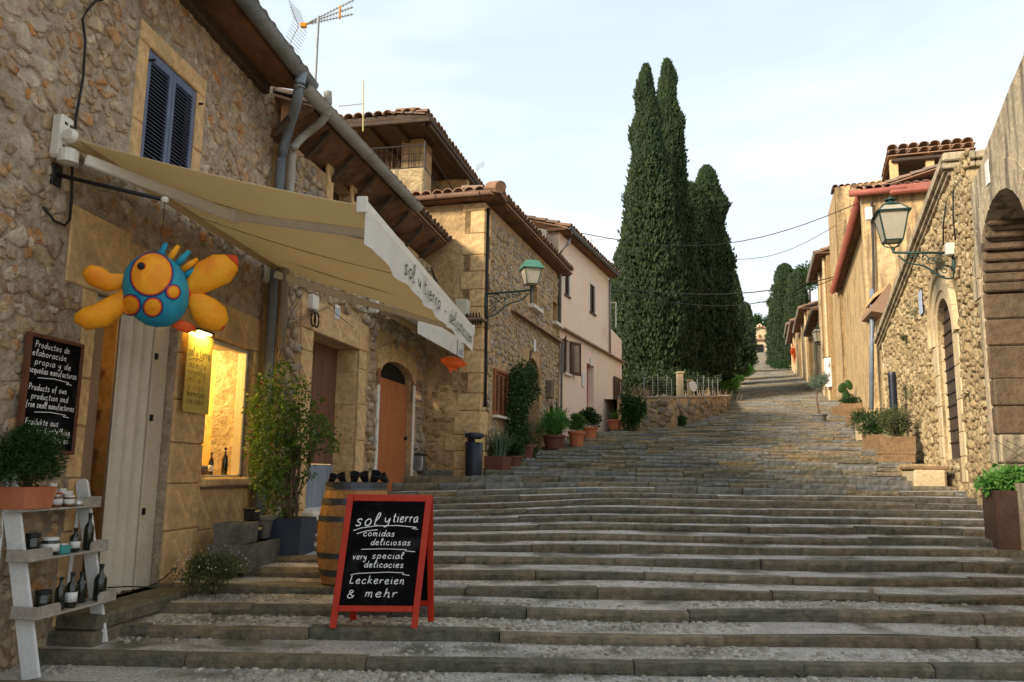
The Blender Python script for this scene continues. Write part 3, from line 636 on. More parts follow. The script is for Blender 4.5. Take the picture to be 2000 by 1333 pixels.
rubble(A,shop,m_rubble,-5.5,sE,-2.2,zE,okA,cell=.205,asp=.68,gap=.032,proud=.016,parts=290,seed=3,keep=.74)
# blue louvred shutters
def louvre(parent_,w,s0,s1,z0,z1,n,mt,nslat,fw=.055,individual=True,gap=.02,th=.035):
    f=MB(); hz=V((0,0,1))
    for a,b in((s0,s0+fw),(s1-fw,s1)): f.bbox(w.p((a+b)/2,n,(z0+z1)/2),w.d*((b-a)/2),w.n*(th/2),hz*((z1-z0)/2),.006)
    for c in(z0+fw*.8,z1-fw*.8): f.bbox(w.p((s0+s1)/2,n,c),w.d*((s1-s0)/2-fw),w.n*(th/2-.002),hz*(fw*.8),.006)
    lf=f.build('shutter_frame',mt,parent_)
    sm=MB(); za,zb=z0+fw*1.6,z1-fw*1.6
    for i in range(nslat):
        zc=za+(zb-za)*(i+.5)/nslat; c=w.p((s0+s1)/2,n,zc); ay=(w.n*.8-hz*.6)*(th*.55); az=(w.n*.6+hz*.8)*.004
        q=MB() if individual else sm; q.box(c,w.d*((s1-s0)/2-fw+.005),ay,az)
        if individual: q.build('slat',mt,lf)
    if not individual: sm.build('slats',mt,lf,kind='stuff')
    return lf
sh=T('window_shutters','pair of closed slate blue louvred shutters in the upper window','shutters',A.p(hs['s0'],.03,hs['z0']))
mid=(hs['s0']+hs['s1'])/2
louvre(sh,A,hs['s0']+.01,mid-.004,hs['z0'],hs['z1']-.01,-.02,m_blue,26)
louvre(sh,A,mid+.004,hs['s1']-.01,hs['z0'],hs['z1']-.01,-.02,m_blue,26)
MB().bbox(A.p(mid,-.12,(hs['z0']+hs['z1'])/2),A.d*((hs['s1']-hs['s0'])/2),A.n*.01,V((0,0,(hs['z1']-hs['z0'])/2))).build('window_back',m_black,shop)
for s_ in (hs['s0']+.02,hs['s1']+.03):
    MB().tube([A.p(s_,-.02,hs['z1']-.12),A.p(s_,.06,hs['z1']-.12)],.012).build('hinge_pin',m_iron,sh)
# roof of the shop house: soffit, gutter, tiles
def eave(w,house,s0,s1,zw,proj,zf,mg,rg=.085,gut=True,seg=2.1,mtso=None,label=None,overs=.0,tiles=True,tparts=0,rise=.28,depth=1.6,ts=.23,cut=0.):
    s00=s0; s0=s0+cut
    MB().prism([w.p(s0,-.3,zw),w.p(s0,proj,zf-.02),w.p(s0,proj,zf+.04),w.p(s0,-.3,zw+.10)],w.d*(s1-s0)).build('soffit',mtso or m_soffit,house)
    if gut:
        a=s00
        while a<s1-.01:
            b=min(a+seg,s1); mb=MB(); n=8; vs=[];F=[]
            for s_,rr_ in((a,rg),(b,rg)):
                for rad in(rr_,rr_-.008):
                    for k in range(n+1):
                        an=math.pi*k/n; vs.append(w.p(s_,proj+rg+.02-math.cos(an)*rad,zf+.05-math.sin(an)*rad))
            m=n+1
            for k in range(n): F.append((k,k+1,2*m+k+1,2*m+k)); F.append((m+k,3*m+k,3*m+k+1,m+k+1))
            for k in (0,n): F.append((k,2*m+k,3*m+k,m+k))
            for b0 in(0,2*m):
                for k in range(n): F.append((b0+k,b0+m+k,b0+m+k+1,b0+k+1))
            mb.add(vs,F); mb.tube([w.p(a+.01,proj+rg+.02-math.cos(math.pi*k/8)*(rg+.006),zf+.05-math.sin(math.pi*k/8)*(rg+.006)) for k in range(9)],.009,5)
            mb.build('gutter_length',mg,house,smooth=True); a=b
    if tiles: tile_roof(w,house,s0,s1,proj+.10,zf+.06,rise,depth,tparts,ts)
def tile_roof(w,house,s0,s1,n0,z0,rise,depth,tparts,ts=.23,name='roof_tile'):
    up=(-w.n+V((0,0,rise))).normalized(); nrm=w.d.cross(up); 
    if nrm.z<0: nrm=-nrm
    base=w.p(s0,n0-.05,z0-.01); rest=MB(); nc=int((s1-s0)/ts); cnt=0
    MB().box(base+w.d*((s1-s0)/2)+up*(depth/2)-nrm*.02,w.d*((s1-s0)/2),up*(depth/2),nrm*.015).build('roof_deck',m_tile,house)
    for j in range(max(1,int(depth/.36))):
        for i in range(nc):
            c=base+w.d*((i+.5)*ts+R.uniform(-.012,.012))+up*(j*.36-.06+R.uniform(-.015,.015))+nrm*(.02*(j>0)+.005)
            vs=[];F=[];k=6
            for (t,r) in((0,ts*.52),(.44,ts*.42)):
                for a in range(k+1):
                    an=math.pi*a/k; vs.append(c+up*t+w.d*(math.cos(an)*r)+nrm*(math.sin(an)*r*.85)+nrm*(0.02 if t==0 else 0))
            for (t,r) in((0,ts*.52-.018),(.44,ts*.42-.018)):
                for a in range(k+1):
                    an=math.pi*a/k; vs.append(c+up*t+w.d*(math.cos(an)*r)+nrm*(math.sin(an)*r*.85)+nrm*(0.02 if t==0 else 0))
            m=k+1
            for a in range(k): F+= [(a,a+1,m+a+1,m+a),(2*m+a,3*m+a,3*m+a+1,2*m+a+1),(a,2*m+a,2*m+a+1,a+1)]
            if j==0 and cnt<tparts: MB().add(vs,F).build(name,m_tile,house,smooth=False); cnt+=1
            else: rest.add(vs,F)
    if rest.v: rest.build(name+'s_beyond',m_tile,house,kind='stuff')
zgA=A.hit(568,152,.55)[1]; sgE=A.hit(612,165,.6)[0]
MB().bbox(A.p((sgE-7)/2,.05,zE-.10),A.d*((sgE+7)/2-.1),A.n*.05,ZA0*.10,.01).build('wall_plate',m_dark,shop)
eave(A,shop,-7,sgE-.05,zE,.48,zgA+.12,m_zinc,rg=.095,tparts=60,ts=.24)
# shop interior: back room with warm lamp
inn=T('shop_interior','warmly lit shop room seen through the open door and window','room',A.p(1,-1.6,-1.1))
def ibox(a,b,n0,n1,z0,z1,m,name,par=inn): return MB().box(A.p((a+b)/2,(n0+n1)/2,(z0+z1)/2),A.d*abs(b-a)/2,A.n*abs(n1-n0)/2,V((0,0,abs(z1-z0)/2))).build(name,m,par)
i0,i1=hd['s0']-.3,hw['s1']+.25; zi=zd-.02; zt=hd['z1']+.25
ibox(i0,i1,-1.9,-1.85,zi,zt,m_inside,'back_wall'); ibox(i0,i0+.04,-1.85,-.47,zi,zt,m_inside,'side_wall'); ibox(i1-.04,i1,-1.85,-.47,zi,zt,m_inside,'side_wall')
ibox(i0,i1,-1.9,-.02-.02,zi-.05,zi-.001,m_sand,'floor_slab'); ibox(i0,i1,-1.9,-.47,zt,zt+.05,m_inside,'ceiling_slab')
shelf_s=hd['s0']+.02
# shelves with boxes just inside the door
rack=T('indoor_box_shelf','wooden shelf of orange cardboard boxes just inside the shop door','shelf',A.p(hd['s0'],-.8,zi))
for k in range(6):
    ibox(i0+.06,hd['s1'],-1.15,-.75,zi+.25+k*.36,zi+.275+k*.36,m_wood,'shelf_board',rack)
for k in range(6):
    for j in range(1):
        s_=hd['s0']+.02+j*.28; cb=ibox(s_,s_+.22,-1.05,-.8,zi+.28+k*.36,zi+.28+k*.36+R.uniform(.16,.26),m_box,'cardboard_box',None); tag(cb,'orange brown cardboard box inside the doorway, on the %s shelf from the floor'%('first','second','third','fourth','fifth','sixth')[k],'box','cardboard boxes on the indoor shelf')
lp=bpy.data.lights.new('shop_lamp','POINT'); lp.energy=75; lp.color=(1,.68,.20); lp.shadow_soft_size=.12; lo=bpy.data.objects.new('shop_lamp',lp); COL.objects.link(lo); lo.location=A.p((hw['s0']+hw['s1'])/2,-.95,hw['z1']-.05); tag(lo,'warm bulb hanging inside the shop behind the window','lamp')
lp2=bpy.data.lights.new('door_lamp','POINT'); lp2.energy=3.5; lp2.color=(1,.58,.18); lp2.shadow_soft_size=.1; lo2=bpy.data.objects.new('door_lamp',lp2); COL.objects.link(lo2); lo2.location=A.p(hd['s0']+.35,-.6,hd['z1']-.25); ibox(hd['s1']+.08,hd['s1']+.12,-1.85,-.47,zi,zt,m_inside,'lamp_baffle'); tag(lo2,'warm bulb inside the shop doorway above the boxes','lamp')  # inner partition is an added baffle keeping the window lamp off the doorway
# brown door leaf standing open, left, and cream folding door
da,db=hd['s0'],hd['s1']; dw=db-da; dt=hd['z1']
leafd=MB().bbox(A.p(da+.24*dw,-.24,(zd+dt)/2),A.d*(dw*.13),A.n*.02,V((0,0,(dt-zd)/2-.01)),.01).build('open_door_leaf',mat('beige_brown_door',[(.30,.20,.12),(.36,.25,.16)],2,.1,20,rough=.5),None); tag(leafd,'plain beige brown door leaf between the boxes and the cream folding door','door')
MB().bbox(A.p(da+.13*dw,-.17,(zd+dt)/2),A.d*.02,A.n*.03,V((0,0,(dt-zd)/2-.005)),.008).build('door_jamb_strip',m_wood,shop)
fd=T('folding_door','cream concertina folding door pushed to the right of the shop doorway','door',A.p(da+.4*dw,-.12,zd))
nf=7; f0=da+.36*dw; f1=db-.20*dw
for k in range(nf):
    a=f0+(f1-f0)*k/nf; b=f0+(f1-f0)*(k+1)/nf; na,nb=(-.06,-.14) if k%2==0 else (-.14,-.06)
    p0,p1=A.p(a,na,zd+.02),A.p(b,nb,zd+.02); ax=(p1-p0); nn_=V((ax.y,-ax.x,0)).normalized()
    MB().bbox((p0+p1)/2+V((0,0,(dt-zd)/2-.02)),ax/2*.98,nn_*.008,V((0,0,(dt-zd)/2-.02)),.004).build('fold_panel',m_folding,fd)
MB().bbox(A.p((f1+db)/2-.005,-.10,(zd+dt)/2),A.d*((db-f1)/2-.006),A.n*.025,V((0,0,(dt-zd)/2-.01)),.008).build('end_panel',m_folding,fd)
for zz in(.28,.62,.85):
    MB().bbox(A.p(f1+.02,-.06,zd+(dt-zd)*zz),A.d*.012,A.n*.015,V((0,0,.03)),.004).build('hinge',m_iron,fd)
MB().bbox(A.p((da+db)/2,-.10,dt-.03),A.d*(dw/2),A.n*.04,V((0,0,.03)),.006).build('track',m_folding,fd)
# doorstep
ds=MB().bbox(A.p((da+db)/2+.05,.12,zd-.06),A.d*(dw/2+.2),A.n*.24,V((0,0,.06)),.02).build('doorstep',m_step,None); tag(ds,'long worn stone doorstep under the shop doorway','doorstep')
MB().bbox(A.p((da+db)/2-.1,.16,zd-.2),A.d*(dw/2+.1),A.n*.20,V((0,0,.085)),.02).build('lower_doorstep',m_step,None,label='lower stone slab below the shop doorstep, beside the bush',cat='doorstep')
# shop window frame, glass, casement
wf=T('shop_window','lit shop window with cream frame beside the rose bush','window',A.p(hw['s0'],-.1,hw['z0']))
a,b,c,d=hw['s0'],hw['s1'],hw['z0'],hw['z1']
def bar(w,par,s0,s1,z0,z1,n0,n1,m,name,bv=.006,**k): return MB().bbox(w.p((s0+s1)/2,(n0+n1)/2,(z0+z1)/2),w.d*(abs(s1-s0)/2),w.n*(abs(n1-n0)/2),V((0,0,abs(z1-z0)/2)),bv).build(name,m,par,**k)
bar(A,wf,a,a+.045,c,d,-.14,-.06,m_folding,'frame_side'); bar(A,wf,b-.10,b-.003,c,d,-.14,-.06,m_folding,'frame_side'); bar(A,wf,a+.047,b-.102,d-.05,d,-.14,-.062,m_folding,'frame_head'); bar(A,wf,a+.047,b-.102,c,c+.02,-.14,-.062,m_folding,'frame_foot')
bar(A,wf,b-.13,b-.09,c+.02,d-.05,-.05,-.02,m_folding,'casement_edge')
def bottle(par,p,h,r,m=m_bottle,label=None,grp=None,name='bottle',lab=None,cat='bottle'):
    b_=T(name,label,cat,p,grp)
    MB().lathe(p,[(r*.9,0),(r,.005),(r,h*.58),(r*.85,h*.66),(r*.36,h*.76),(r*.33,h*.95)],14).build('body',m,b_,smooth=True)
    MB().lathe(p+V((0,0,h*.93)),[(r*.42,0),(r*.42,h*.08),(0,h*.08)],10).build('cap',m_iron,b_)
    if lab: MB().lathe(p+V((0,0,h*.16)),[(r*1.02,0),(r*1.02,h*.28)],14).build('paper_label',lab,b_,smooth=True)
    return b_
def jar(p,r,h,m=m_jar,lid=m_tin,label=None,grp=None,lab=None):
    b_=T('jar',label,'jar',p,grp)
    MB().lathe(p,[(r*.92,0),(r,.006),(r,h*.78),(r*.85,h*.85)],14).build('body',m,b_,smooth=True)
    MB().lathe(p+V((0,0,h*.84)),[(r*.95,0),(r*.95,h*.16),(0,h*.16)],14).build('lid',lid,b_)
    if lab: MB().lathe(p+V((0,0,h*.2)),[(r*1.02,0),(r*1.02,h*.45)],14).build('paper_label',lab,b_,smooth=True)
    return b_
bottle(None,A.p(A.hit(456,900)[0],-.10,c+.02),.30,.034,label='tall dark oil bottle on the window sill nearest the cream frame')
bottle(None,A.p(A.hit(440,900)[0],-.16,c+.02),.24,.028,label='smaller dark bottle with pale label left of the tall oil bottle in the window',lab=m_paper)
for k,(px_) in enumerate((411,420,429)): jar(A.p(A.hit(px_,915)[0],-.13-.02*k,c+.02),.035,.10,label=('jar of dark preserve in the window, %s of the three on the sill'%['leftmost','middle','rightmost'][k]),grp='preserve jars on the window sill')
# lit hanging sign: translucent acrylic, lamp above
sg=T('hanging_menu_sign','tall acrylic menu sign glowing yellow under its lamp beside the shop window','sign',A.p(A.hit(388,700)[0],.16,A.hit(388,800)[1]))
ZA=V((0,0,1))
# the sign hangs a hand's width in front of the pier, parallel to the wall
n_s=.10; s0_=A.hit(364,700,n_s)[0]; s1_=A.hit(414,700,n_s)[0]; zt_=A.hit(388,652,n_s)[1]; zb2=A.hit(388,808,n_s)[1]
m_acr=mat('yellow_lit_acrylic',[(.62,.50,.16),(.70,.58,.22)],2,.02,20,rough=.3,trans=.5)
MB().bbox(A.p((s0_+s1_)/2,n_s,(zt_+zb2)/2),A.d*((s1_-s0_)/2),A.n*.004,ZA*((zt_-zb2)/2),.002).build('acrylic_panel',m_acr,sg)
tx=MB(); hh=zt_-zb2; wd_=s1_-s0_
write(tx,'sol y tierra',A.p(s0_+.03,n_s+.006,zt_-hh*.30),A.d,ZA,A.n,.055,.008,width=wd_*.85)
ul_=MB(); ribbon(ul_,[(0,0),(.15,.03),(.3,.02)],A.p(s0_+.03,n_s+.006,zt_-hh*.36),A.d,ZA,A.n,.006); ul_.build('underline',m_inkk,sg)
for k,l in enumerate(('aceite','regalos','miel','y vino','marmelada','con sabor')): write(tx,l,A.p(s0_+.05,n_s+.006,zt_-hh*(.44+.09*k)),A.d,ZA,A.n,.035,.005,width=wd_*.7)
tx.build('lettering',m_inkk,sg)
MB().bbox(A.p((s0_+s1_)/2,n_s,zt_+.03),A.d*.17,A.n*.06,ZA*.012,.004).build('lamp_hood',m_iron,sg)
MB().bbox(A.p((s0_+s1_)/2,n_s+.03,zt_+.012),A.d*.12,A.n*.02,ZA*.006,.002).build('light_tube',emis('lit_yellow_tube',(1,.72,.12),28),sg)
MB().tube([A.p(s0_+.02,n_s,zt_+.03),A.p(s0_+.02,0,zt_+.03)],.008).build('wall_arm',m_iron,sg); MB().tube([A.p(s1_-.02,n_s,zt_+.03),A.p(s1_-.02,0,zt_+.03)],.008).build('wall_arm',m_iron,sg)
l3=bpy.data.lights.new('sign_lamp','AREA'); l3.energy=4.5; l3.color=(1,.70,.15); l3.size=.3; l3.size_y=.04; l3.shape='RECTANGLE'; o3=bpy.data.objects.new('sign_lamp',l3); COL.objects.link(o3); o3.location=A.p((s0_+s1_)/2,n_s+.06,zt_+.0); o3.rotation_euler=(V((0,0,1))+A.n*.35).to_track_quat('Z','Y').to_euler(); tag(o3,'yellow lamp shining down over the hanging menu sign','lamp')
# big chalkboard on the wall
def board(w,name,label,x0,y0,x1,y1,x2,y2,n,lines,fm,tilt=0):
    P0=w.p(*[w.hit(x0,y0,n)[0]],n,w.hit(x0,y0,n)[1])
    return P0
nb=.05; a=A.hit(52,700,nb)[0]; b=A.hit(150,760,nb)[0]; zt3=A.hit(52,643,nb)[1]; zt4=A.hit(155,683,nb)[1]; zb3=A.hit(135,885,nb)[1]
cb=T('wall_chalkboard','tall black chalkboard with white handwriting hung on the rubble wall','chalkboard',A.p(a,nb,zb3))
zt3=(zt3+zt4)/2; ha=(zt3-zb3); tl=.0
ux=A.d; uy=ZA
MB().bbox(A.p((a+b)/2,nb,(zt3+zb3)/2),ux*((b-a)/2),A.n*.012,uy*(ha/2),.004).build('slate_panel',m_slate,cb)
mfb=mat('dark_red_brown_board_frame',[(.10,.035,.018),(.15,.06,.03)],5,.1,30)
for (s_,z_,ls,lz) in(((a,(zt3+zb3)/2,.014,ha/2+.014)),(b,(zt3+zb3)/2,.014,ha/2+.014)): MB().bbox(A.p(s_,nb+.004,z_),ux*ls,A.n*.022,uy*lz,.004).build('frame_side',mfb,cb)
for z_ in(zt3,zb3): MB().bbox(A.p((a+b)/2,nb+.004,z_),ux*((b-a)/2-.015),A.n*.021,uy*.014,.004).build('frame_rail',mfb,cb)
for z_ in (.35,.62): MB().bbox(A.p(b+.02,nb,zb3+ha*z_),ux*.012,A.n*.015,uy*.02,.004).build('wall_clip',m_iron,cb)
tx=MB(); wb=b-a
for k,(t,o_,w_) in enumerate((('Productos de',.10,.66),('elaboración',.06,.66),('propia y de',.12,.70),('pequeñas manufacturas',.03,.92),('',0,0),('Products of own',.06,.72),('production and',.12,.70),('from small manufactories',.04,.92),('',0,0),('Produkte aus',.06,.62),('eigener Herstellung',.04,.88),('von Manufakturen',.14,.76))):
    if t: write(tx,t,A.p(a+wb*o_,nb+.0135,zt3-ha*(.10+.0745*k)),ux,uy,A.n,ha*.030,.0055,width=wb*w_)
for k in(3.55,7.55): ribbon(tx,[(wb*.2,0),(wb*.5,.01),(wb*.8,0),(wb*.74,-.012),(wb*.86,-.016)],A.p(a,nb+.0135,zt3-ha*(.10+.0745*k)),ux,uy,A.n,.005)
tx.build('chalk_writing',m_chalk,cb)
# black cable down the wall
cab=MB(); cp=[A.hit(*q,.02) for q in((200,0),(182,2),(165,20),(160,37),(161,80),(157,150),(148,228),(136,300),(134,390),(135,430),(120,441),(100,432),(84,405))]
cab.tube([A.p(s_,.025+ (.02 if i%3 else 0),z_) for i,(s_,z_) in enumerate(cp)],.010,6)
cab.build('wall_cable',m_cable,None,smooth=True,label='black cable running down the rubble wall past the awning bracket and curling up',cat='cable')
# ================================================================ awning
nT=.16; aL=A.hit(150,268,nT); aR=A.hit(545,527,nT); zT=(aL[1]+aR[1])/2
def frontp(px,py,s):     # where the front bar end sits, straight out from s on the wall
    r=ray(px,py); o=A.p(s,0,0)  # solve o+n*p on the vertical plane holding the view ray
    q=V((r.y,-r.x,0)); p=-o.dot(q)/A.n.dot(q); P=o+A.n*p; return p,r.z*P.y/r.y
pL,zL=frontp(702,402,aL[0]); pR,zR=frontp(915,643,aR[0]); print('AWN',aL,aR,pL,zL,pR,zR)
_pf=lambda s: pL+(pR-pL)*(s-aL[0])/(aR[0]-aL[0])
_zf=lambda s: zL+(zR-zL)*(s-aL[0])/(aR[0]-aL[0])
aw=T('retractable_awning','large beige retractable awning with white lettered valance over the shop','awning',A.p(aL[0],0,zT))
F=lambda s,t,dz=0.: A.p(s,nT+(_pf(s)-nT)*t,zT+(_zf(s)-zT)*t-.015*math.sin(math.pi*t)+dz)
fab=MB(); ns,nt2=24,12; dip=lambda i,j: -.012*math.sin(i*1.1)*math.sin(j*.8)-.03*math.sin(math.pi*j/nt2)*(.4+.6*abs(math.sin(i/ns*math.pi)))
for sg_ in(0,1):
    for i in range(ns+1):
        for j in range(nt2+1): fab.v.append(F(aL[0]+(aR[0]-aL[0])*i/ns,j/nt2,dip(i,j)+.004*sg_))
m_=(ns+1)*(nt2+1)
for i in range(ns):
    for j in range(nt2):
        q=i*(nt2+1)+j; fab.f.append((q,q+1,q+nt2+2,q+nt2+1)); fab.f.append((m_+q,m_+q+nt2+1,m_+q+nt2+2,m_+q+1))
fab.build('canopy_fabric',m_canvas,aw,smooth=True)
for fr_ in(.22,.48,.75):
    sm=MB(); 
    s_=aL[0]+(aR[0]-aL[0])*fr_
    sm.tube([F(s_,j/10,-.03*math.sin(math.pi*j/10)*(.4+.6*abs(math.sin(fr_*math.pi)))-.004) for j in range(11)],.004,4); sm.build('seam',mat('seam_thread',[(.30,.22,.10),(.34,.26,.12)],2,0),aw)
MB().tube([A.p(aL[0]-.02,nT-.02,zT),A.p(aR[0]+.02,nT-.02,zT)],.05,12).build('roller_tube',m_canvas,aw,smooth=True)
s0b,s1b=aL[0]-.03,aR[0]+.03
_b0,_b1=A.p(s0b,_pf(s0b)+.03,_zf(s0b)),A.p(s1b,_pf(s1b)+.03,_zf(s1b))
MB().bbox((_b0+_b1)/2,(_b1-_b0)/2,A.n*.028,ZA*.045,.012).build('front_bar',m_alu,aw)
for s_ in(s0b,s1b): MB().bbox(A.p(s_,_pf(s_)+.03,_zf(s_)-.005),A.d*.012,A.n*.04,ZA*.06,.01).build('bar_end_cap',m_alu,aw)
va=MB(); nv=60
for sg_ in (0,1):
    for i in range(nv+1):
        s_=s0b+(s1b-s0b)*i/nv; wv=.012*math.sin(i*.9)+.01*math.sin(i*.37)
        dr=.27+.02*abs(math.sin(i/nv*math.pi*4)); dr=.235+.03*abs(math.cos(i/nv*math.pi*5))
        for j in range(4): va.v.append(A.p(s_,_pf(s_)+.055+wv*j/3+.002*sg_,_zf(s_)-.03-dr*j/3))
for sg_ in(0,1):
    for i in range(nv):
        for j in range(3): q=sg_*(nv+1)*4+i*4+j; va.f.append((q,q+1,q+5,q+4))
vv=va.build('valance',m_valance,aw,smooth=True)
tx=MB(); _bd=(_b1-_b0).normalized(); _vp=lambda s: A.p(s,_pf(s)+.070,_zf(s)-.205)
write(tx,"sol y tierra",_vp(s0b+1.0),_bd,ZA,A.n,.085,.015,width=1.30,jit=.03); write(tx,"-",_vp(s0b+2.45),_bd,ZA,A.n,.085,.013,width=.12); write(tx,"delicatessen",_vp(s0b+2.72),_bd,ZA,A.n,.08,.015,width=1.18,jit=.03)
tx.build('valance_lettering',m_inkk,vv)
# folding arms
def arm(sw,sel,sf,tel,name='arm'):
    p0=A.p(sw,nT+.05,zT-.14); p2=A.p(sf,_pf(sf),_zf(sf)-.03); tl_=tel; p1=A.p(sel,nT+(_pf(sel)-nT)*tl_,zT-.14+(_zf(sel)-zT+.11)*tl_)
    for i,(q0,q1) in enumerate(((p0,p1),(p1,p2))):
        d=(q1-q0); a_=d.normalized(); b_=a_.cross(ZA).normalized(); c_=a_.cross(b_)
        MB().bbox((q0+q1)/2,d/2,b_*.025,c_*(.045 if i==0 else .036),.014).build(['upper_arm','fore_arm'][i],m_alu,aw)
    MB().lathe(p1-V((0,0,.055)),[(.02,0),(.05,.005),(.05,.105),(.02,.11)],12).build('elbow_joint',m_alu,aw,smooth=False)
    MB().bbox(p2,A.d*.05,A.n*.03,ZA*.05,.01).build('bar_bracket',m_alu,aw)
    return p0
def fsolve(px,py,zc):   # point on the awning's arm level seen at px,py
    r=ray(px,py); return r
e1=(457,424); 
def elbow(px,py,sw):
    best=None
    for i in range(200):
        s_=aL[0]+(aR[0]-aL[0])*i/199
        for j in range(60):
            t=j/59; P=A.p(s_,nT+(_pf(s_)-nT)*t,zT-.14+(_zf(s_)-zT+.11)*t); d=P.dot(_f); x=1000+FPX*P.dot(_r)/d; y_=666.5-FPX*P.dot(_u)/d; e=(x-px)**2+(y_-py)**2
            if best is None or e<best[0]: best=(e,s_,t)
    return best
eL=elbow(457,424,0); eR=elbow(690,600,0); print('elbows',eL,eR)
fL=elbow(700,452,0); fR=elbow(866,640,0)
wL=arm(aL[0]+.05,eL[1],fL[1],eL[2]); arm(aR[0]-.25,eR[1],fR[1],min(eR[2],.9))
# wall bracket with holes (cast aluminium plate and socket)
br=MB(); br.bbox(A.p(aL[0]-.02,.05,zT+.01),A.d*.07,A.n*.05,ZA*.17,.02); br.build('wall_bracket',m_alu,aw)
MB().lathe(A.p(aL[0]-.02,.12,zT-.2),[(.03,0),(.075,.01),(.075,.10),(.05,.12)],14).build('arm_socket',m_alu,aw)
MB().lathe(A.p(aL[0]-.06,nT,zT),[(.0,0),(.055,0),(.06,.01),(.04,.05)],14,ax=A.d*-1).build('gearbox',m_alu,aw)
for q in((-.03,.10),(.03,.10),(-.03,.03),(.035,-.02),(-.03,-.08)): MB().bbox(A.p(aL[0]-.02+q[0],.102,zT+q[1]+.01),A.d*.016,A.n*.003,ZA*.01,.003).build('bolt_hole',m_iron,aw)
MB().bbox(A.p(aR[0]-.05,.06,zT-.06),A.d*.06,A.n*.06,ZA*.14,.02).build('wall_bracket',m_alu,aw)
# second, white awning further along
s0c=B.hit(762,600,.12); aw2=T('white_awning','second smaller white awning half rolled in beyond the beige one','awning',B.p(s0c[0],0,s0c[1]))
zc2=B.hit(810,612,.75)[1]; sa2=B.hit(812,615,.75)[0]; sb2=B.hit(902,688,.75)[0]
MB().bbox(B.p((sa2+sb2)/2,.75,zc2),B.d*((sb2-sa2)/2),B.n*.03,ZA*.04,.012).build('front_bar',m_alu,aw2)
MB().bbox(B.p((sa2+sb2)/2,.79,zc2-.17),B.d*((sb2-sa2)/2),B.n*.004,ZA*.14,.002).build('valance',m_valance,aw2)
MB().tube([B.p(sa2-.1,.14,zc2+.12),B.p(sb2,.14,zc2+.12)],.06,12).build('roller_tube',m_canvas,aw2,smooth=True)
MB().prism([B.p(sa2,.14,zc2+.17),B.p(sa2,.75,zc2+.03),B.p(sa2,.75,zc2+.036),B.p(sa2,.14,zc2+.176)],B.d*(sb2-sa2)).build('canopy_fabric',m_valance,aw2)
MB().bbox(B.p(sa2-.12,.10,zc2+.12),B.d*.05,B.n*.08,ZA*.12,.02).build('wall_bracket',m_alu,aw2)
tx=MB(); write(tx,'BI',B.p(sb2-.4,.796,zc2-.26),B.d,ZA,B.n,.08,.02,width=.3); tx.build('blue_lettering',m_inkb,aw2)
# ================================================================ fish ornament and its bracket
pb_=A.hit(112,342,.02); 
fb=T('sign_bracket','black iron wall bracket holding the painted fish on a wire','bracket',A.p(pb_[0],0,pb_[1]))
sb_=pb_[0]; r_=ray(322,391); o_=A.p(sb_,0,0); q_=V((r_.y,-r_.x,0)); pbn=-o_.dot(q_)/A.n.dot(q_); Pe=o_+A.n*pbn; zE2=r_.z*Pe.y/r_.y; Pe=V((Pe.x,Pe.y,zE2))
MB().bbox(A.p(sb_,.012,pb_[1]),A.d*.055,A.n*.012,ZA*.085,.006).build('wall_plate',m_iron,fb)
MB().tube([A.p(sb_,.02,pb_[1]),Pe],.016,8).build('arm',m_iron,fb,smooth=True)
MB().lathe(Pe-V((0,0,.0)),[(.022,-.02),(.03,0),(.022,.02)],10).build('end_ring',m_alu,fb)
wr=[Pe,Pe+V((.005,0,-.1)),Pe+V((-.004,0,-.22)),Pe+V((0,0,-.40))]
MB().tube(wr,.003,5).build('hanging_wire',m_iron,fb)
def along(px,py,Y): return at(px,py,Y)
Yf=Pe.y; ca=at(308,570,Yf)
fish=T('fish_ornament','big turquoise and orange papier mache fish with red rimmed spots hanging over the shop door','ornament',ca,None)
kf=Yf/FPX*1.0   # metres per photo pixel at that depth
right=V((1,0.0,0)); upv=V((0,0,1)); toward=V((0,-1,0))
# frame of the fish: ex along the image right, ez up, ey toward the viewer
ry_=ray(308,570).normalized(); ex=V((ry_.y,-ry_.x,0)).normalized(); ey=-ry_; ez=ex.cross(ry_).normalized()
def fp(px,py,dpt=0.): return ca+ex*((px-308)*kf*1.02)+ez*((570-py)*kf*1.02)+ey*dpt
def blob(mb,c,a,b,cdir,rad,n=20,m=12):   # ellipsoid with axes a,b,cdir (vectors)
    vs=[];F=[]
    for i in range(1,m):
        th=math.pi*i/m
        for k in range(n): ph=2*math.pi*k/n; vs.append(c+a*math.sin(th)*math.cos(ph)+b*math.cos(th)+cdir*math.sin(th)*math.sin(ph))
    t=len(vs); vs+= [c+b,c-b]
    for i in range(m-2):
        for k in range(n): F.append((i*n+k,i*n+(k+1)%n,(i+1)*n+(k+1)%n,(i+1)*n+k))
    for k in range(n): F.append((k,t,(k+1)%n)); F.append(((m-2)*n+k,(m-2)*n+(k+1)%n,t+1))
    mb.add(vs,F)
def taper(pts,rs,sq=.7,n=14):  # swept fat form through view points, flattened toward the viewer
    P=[fp(*p) for p in pts]; mb=MB(); m=len(P); vs=[];F=[]
    for i in range(m):
        t=(P[min(i+1,m-1)]-P[max(i-1,0)]).normalized(); s=t.cross(ey).normalized(); e=s.cross(t)
        for k in range(n): an=2*math.pi*k/n; vs.append(P[i]+(s*math.cos(an)+e*math.sin(an)*sq)*rs[i]*kf)
    for i in range(m-1):
        for k in range(n): F.append((i*n+k,i*n+(k+1)%n,(i+1)*n+(k+1)%n,(i+1)*n+k))
    F.append(tuple(range(n-1,-1,-1))); F.append(tuple((m-1)*n+k for k in range(n)))
    return mb.add(vs,F)
bd=MB(); tb=math.radians(-18); rx_,rz_,rd_=62*kf,75*kf,50*kf
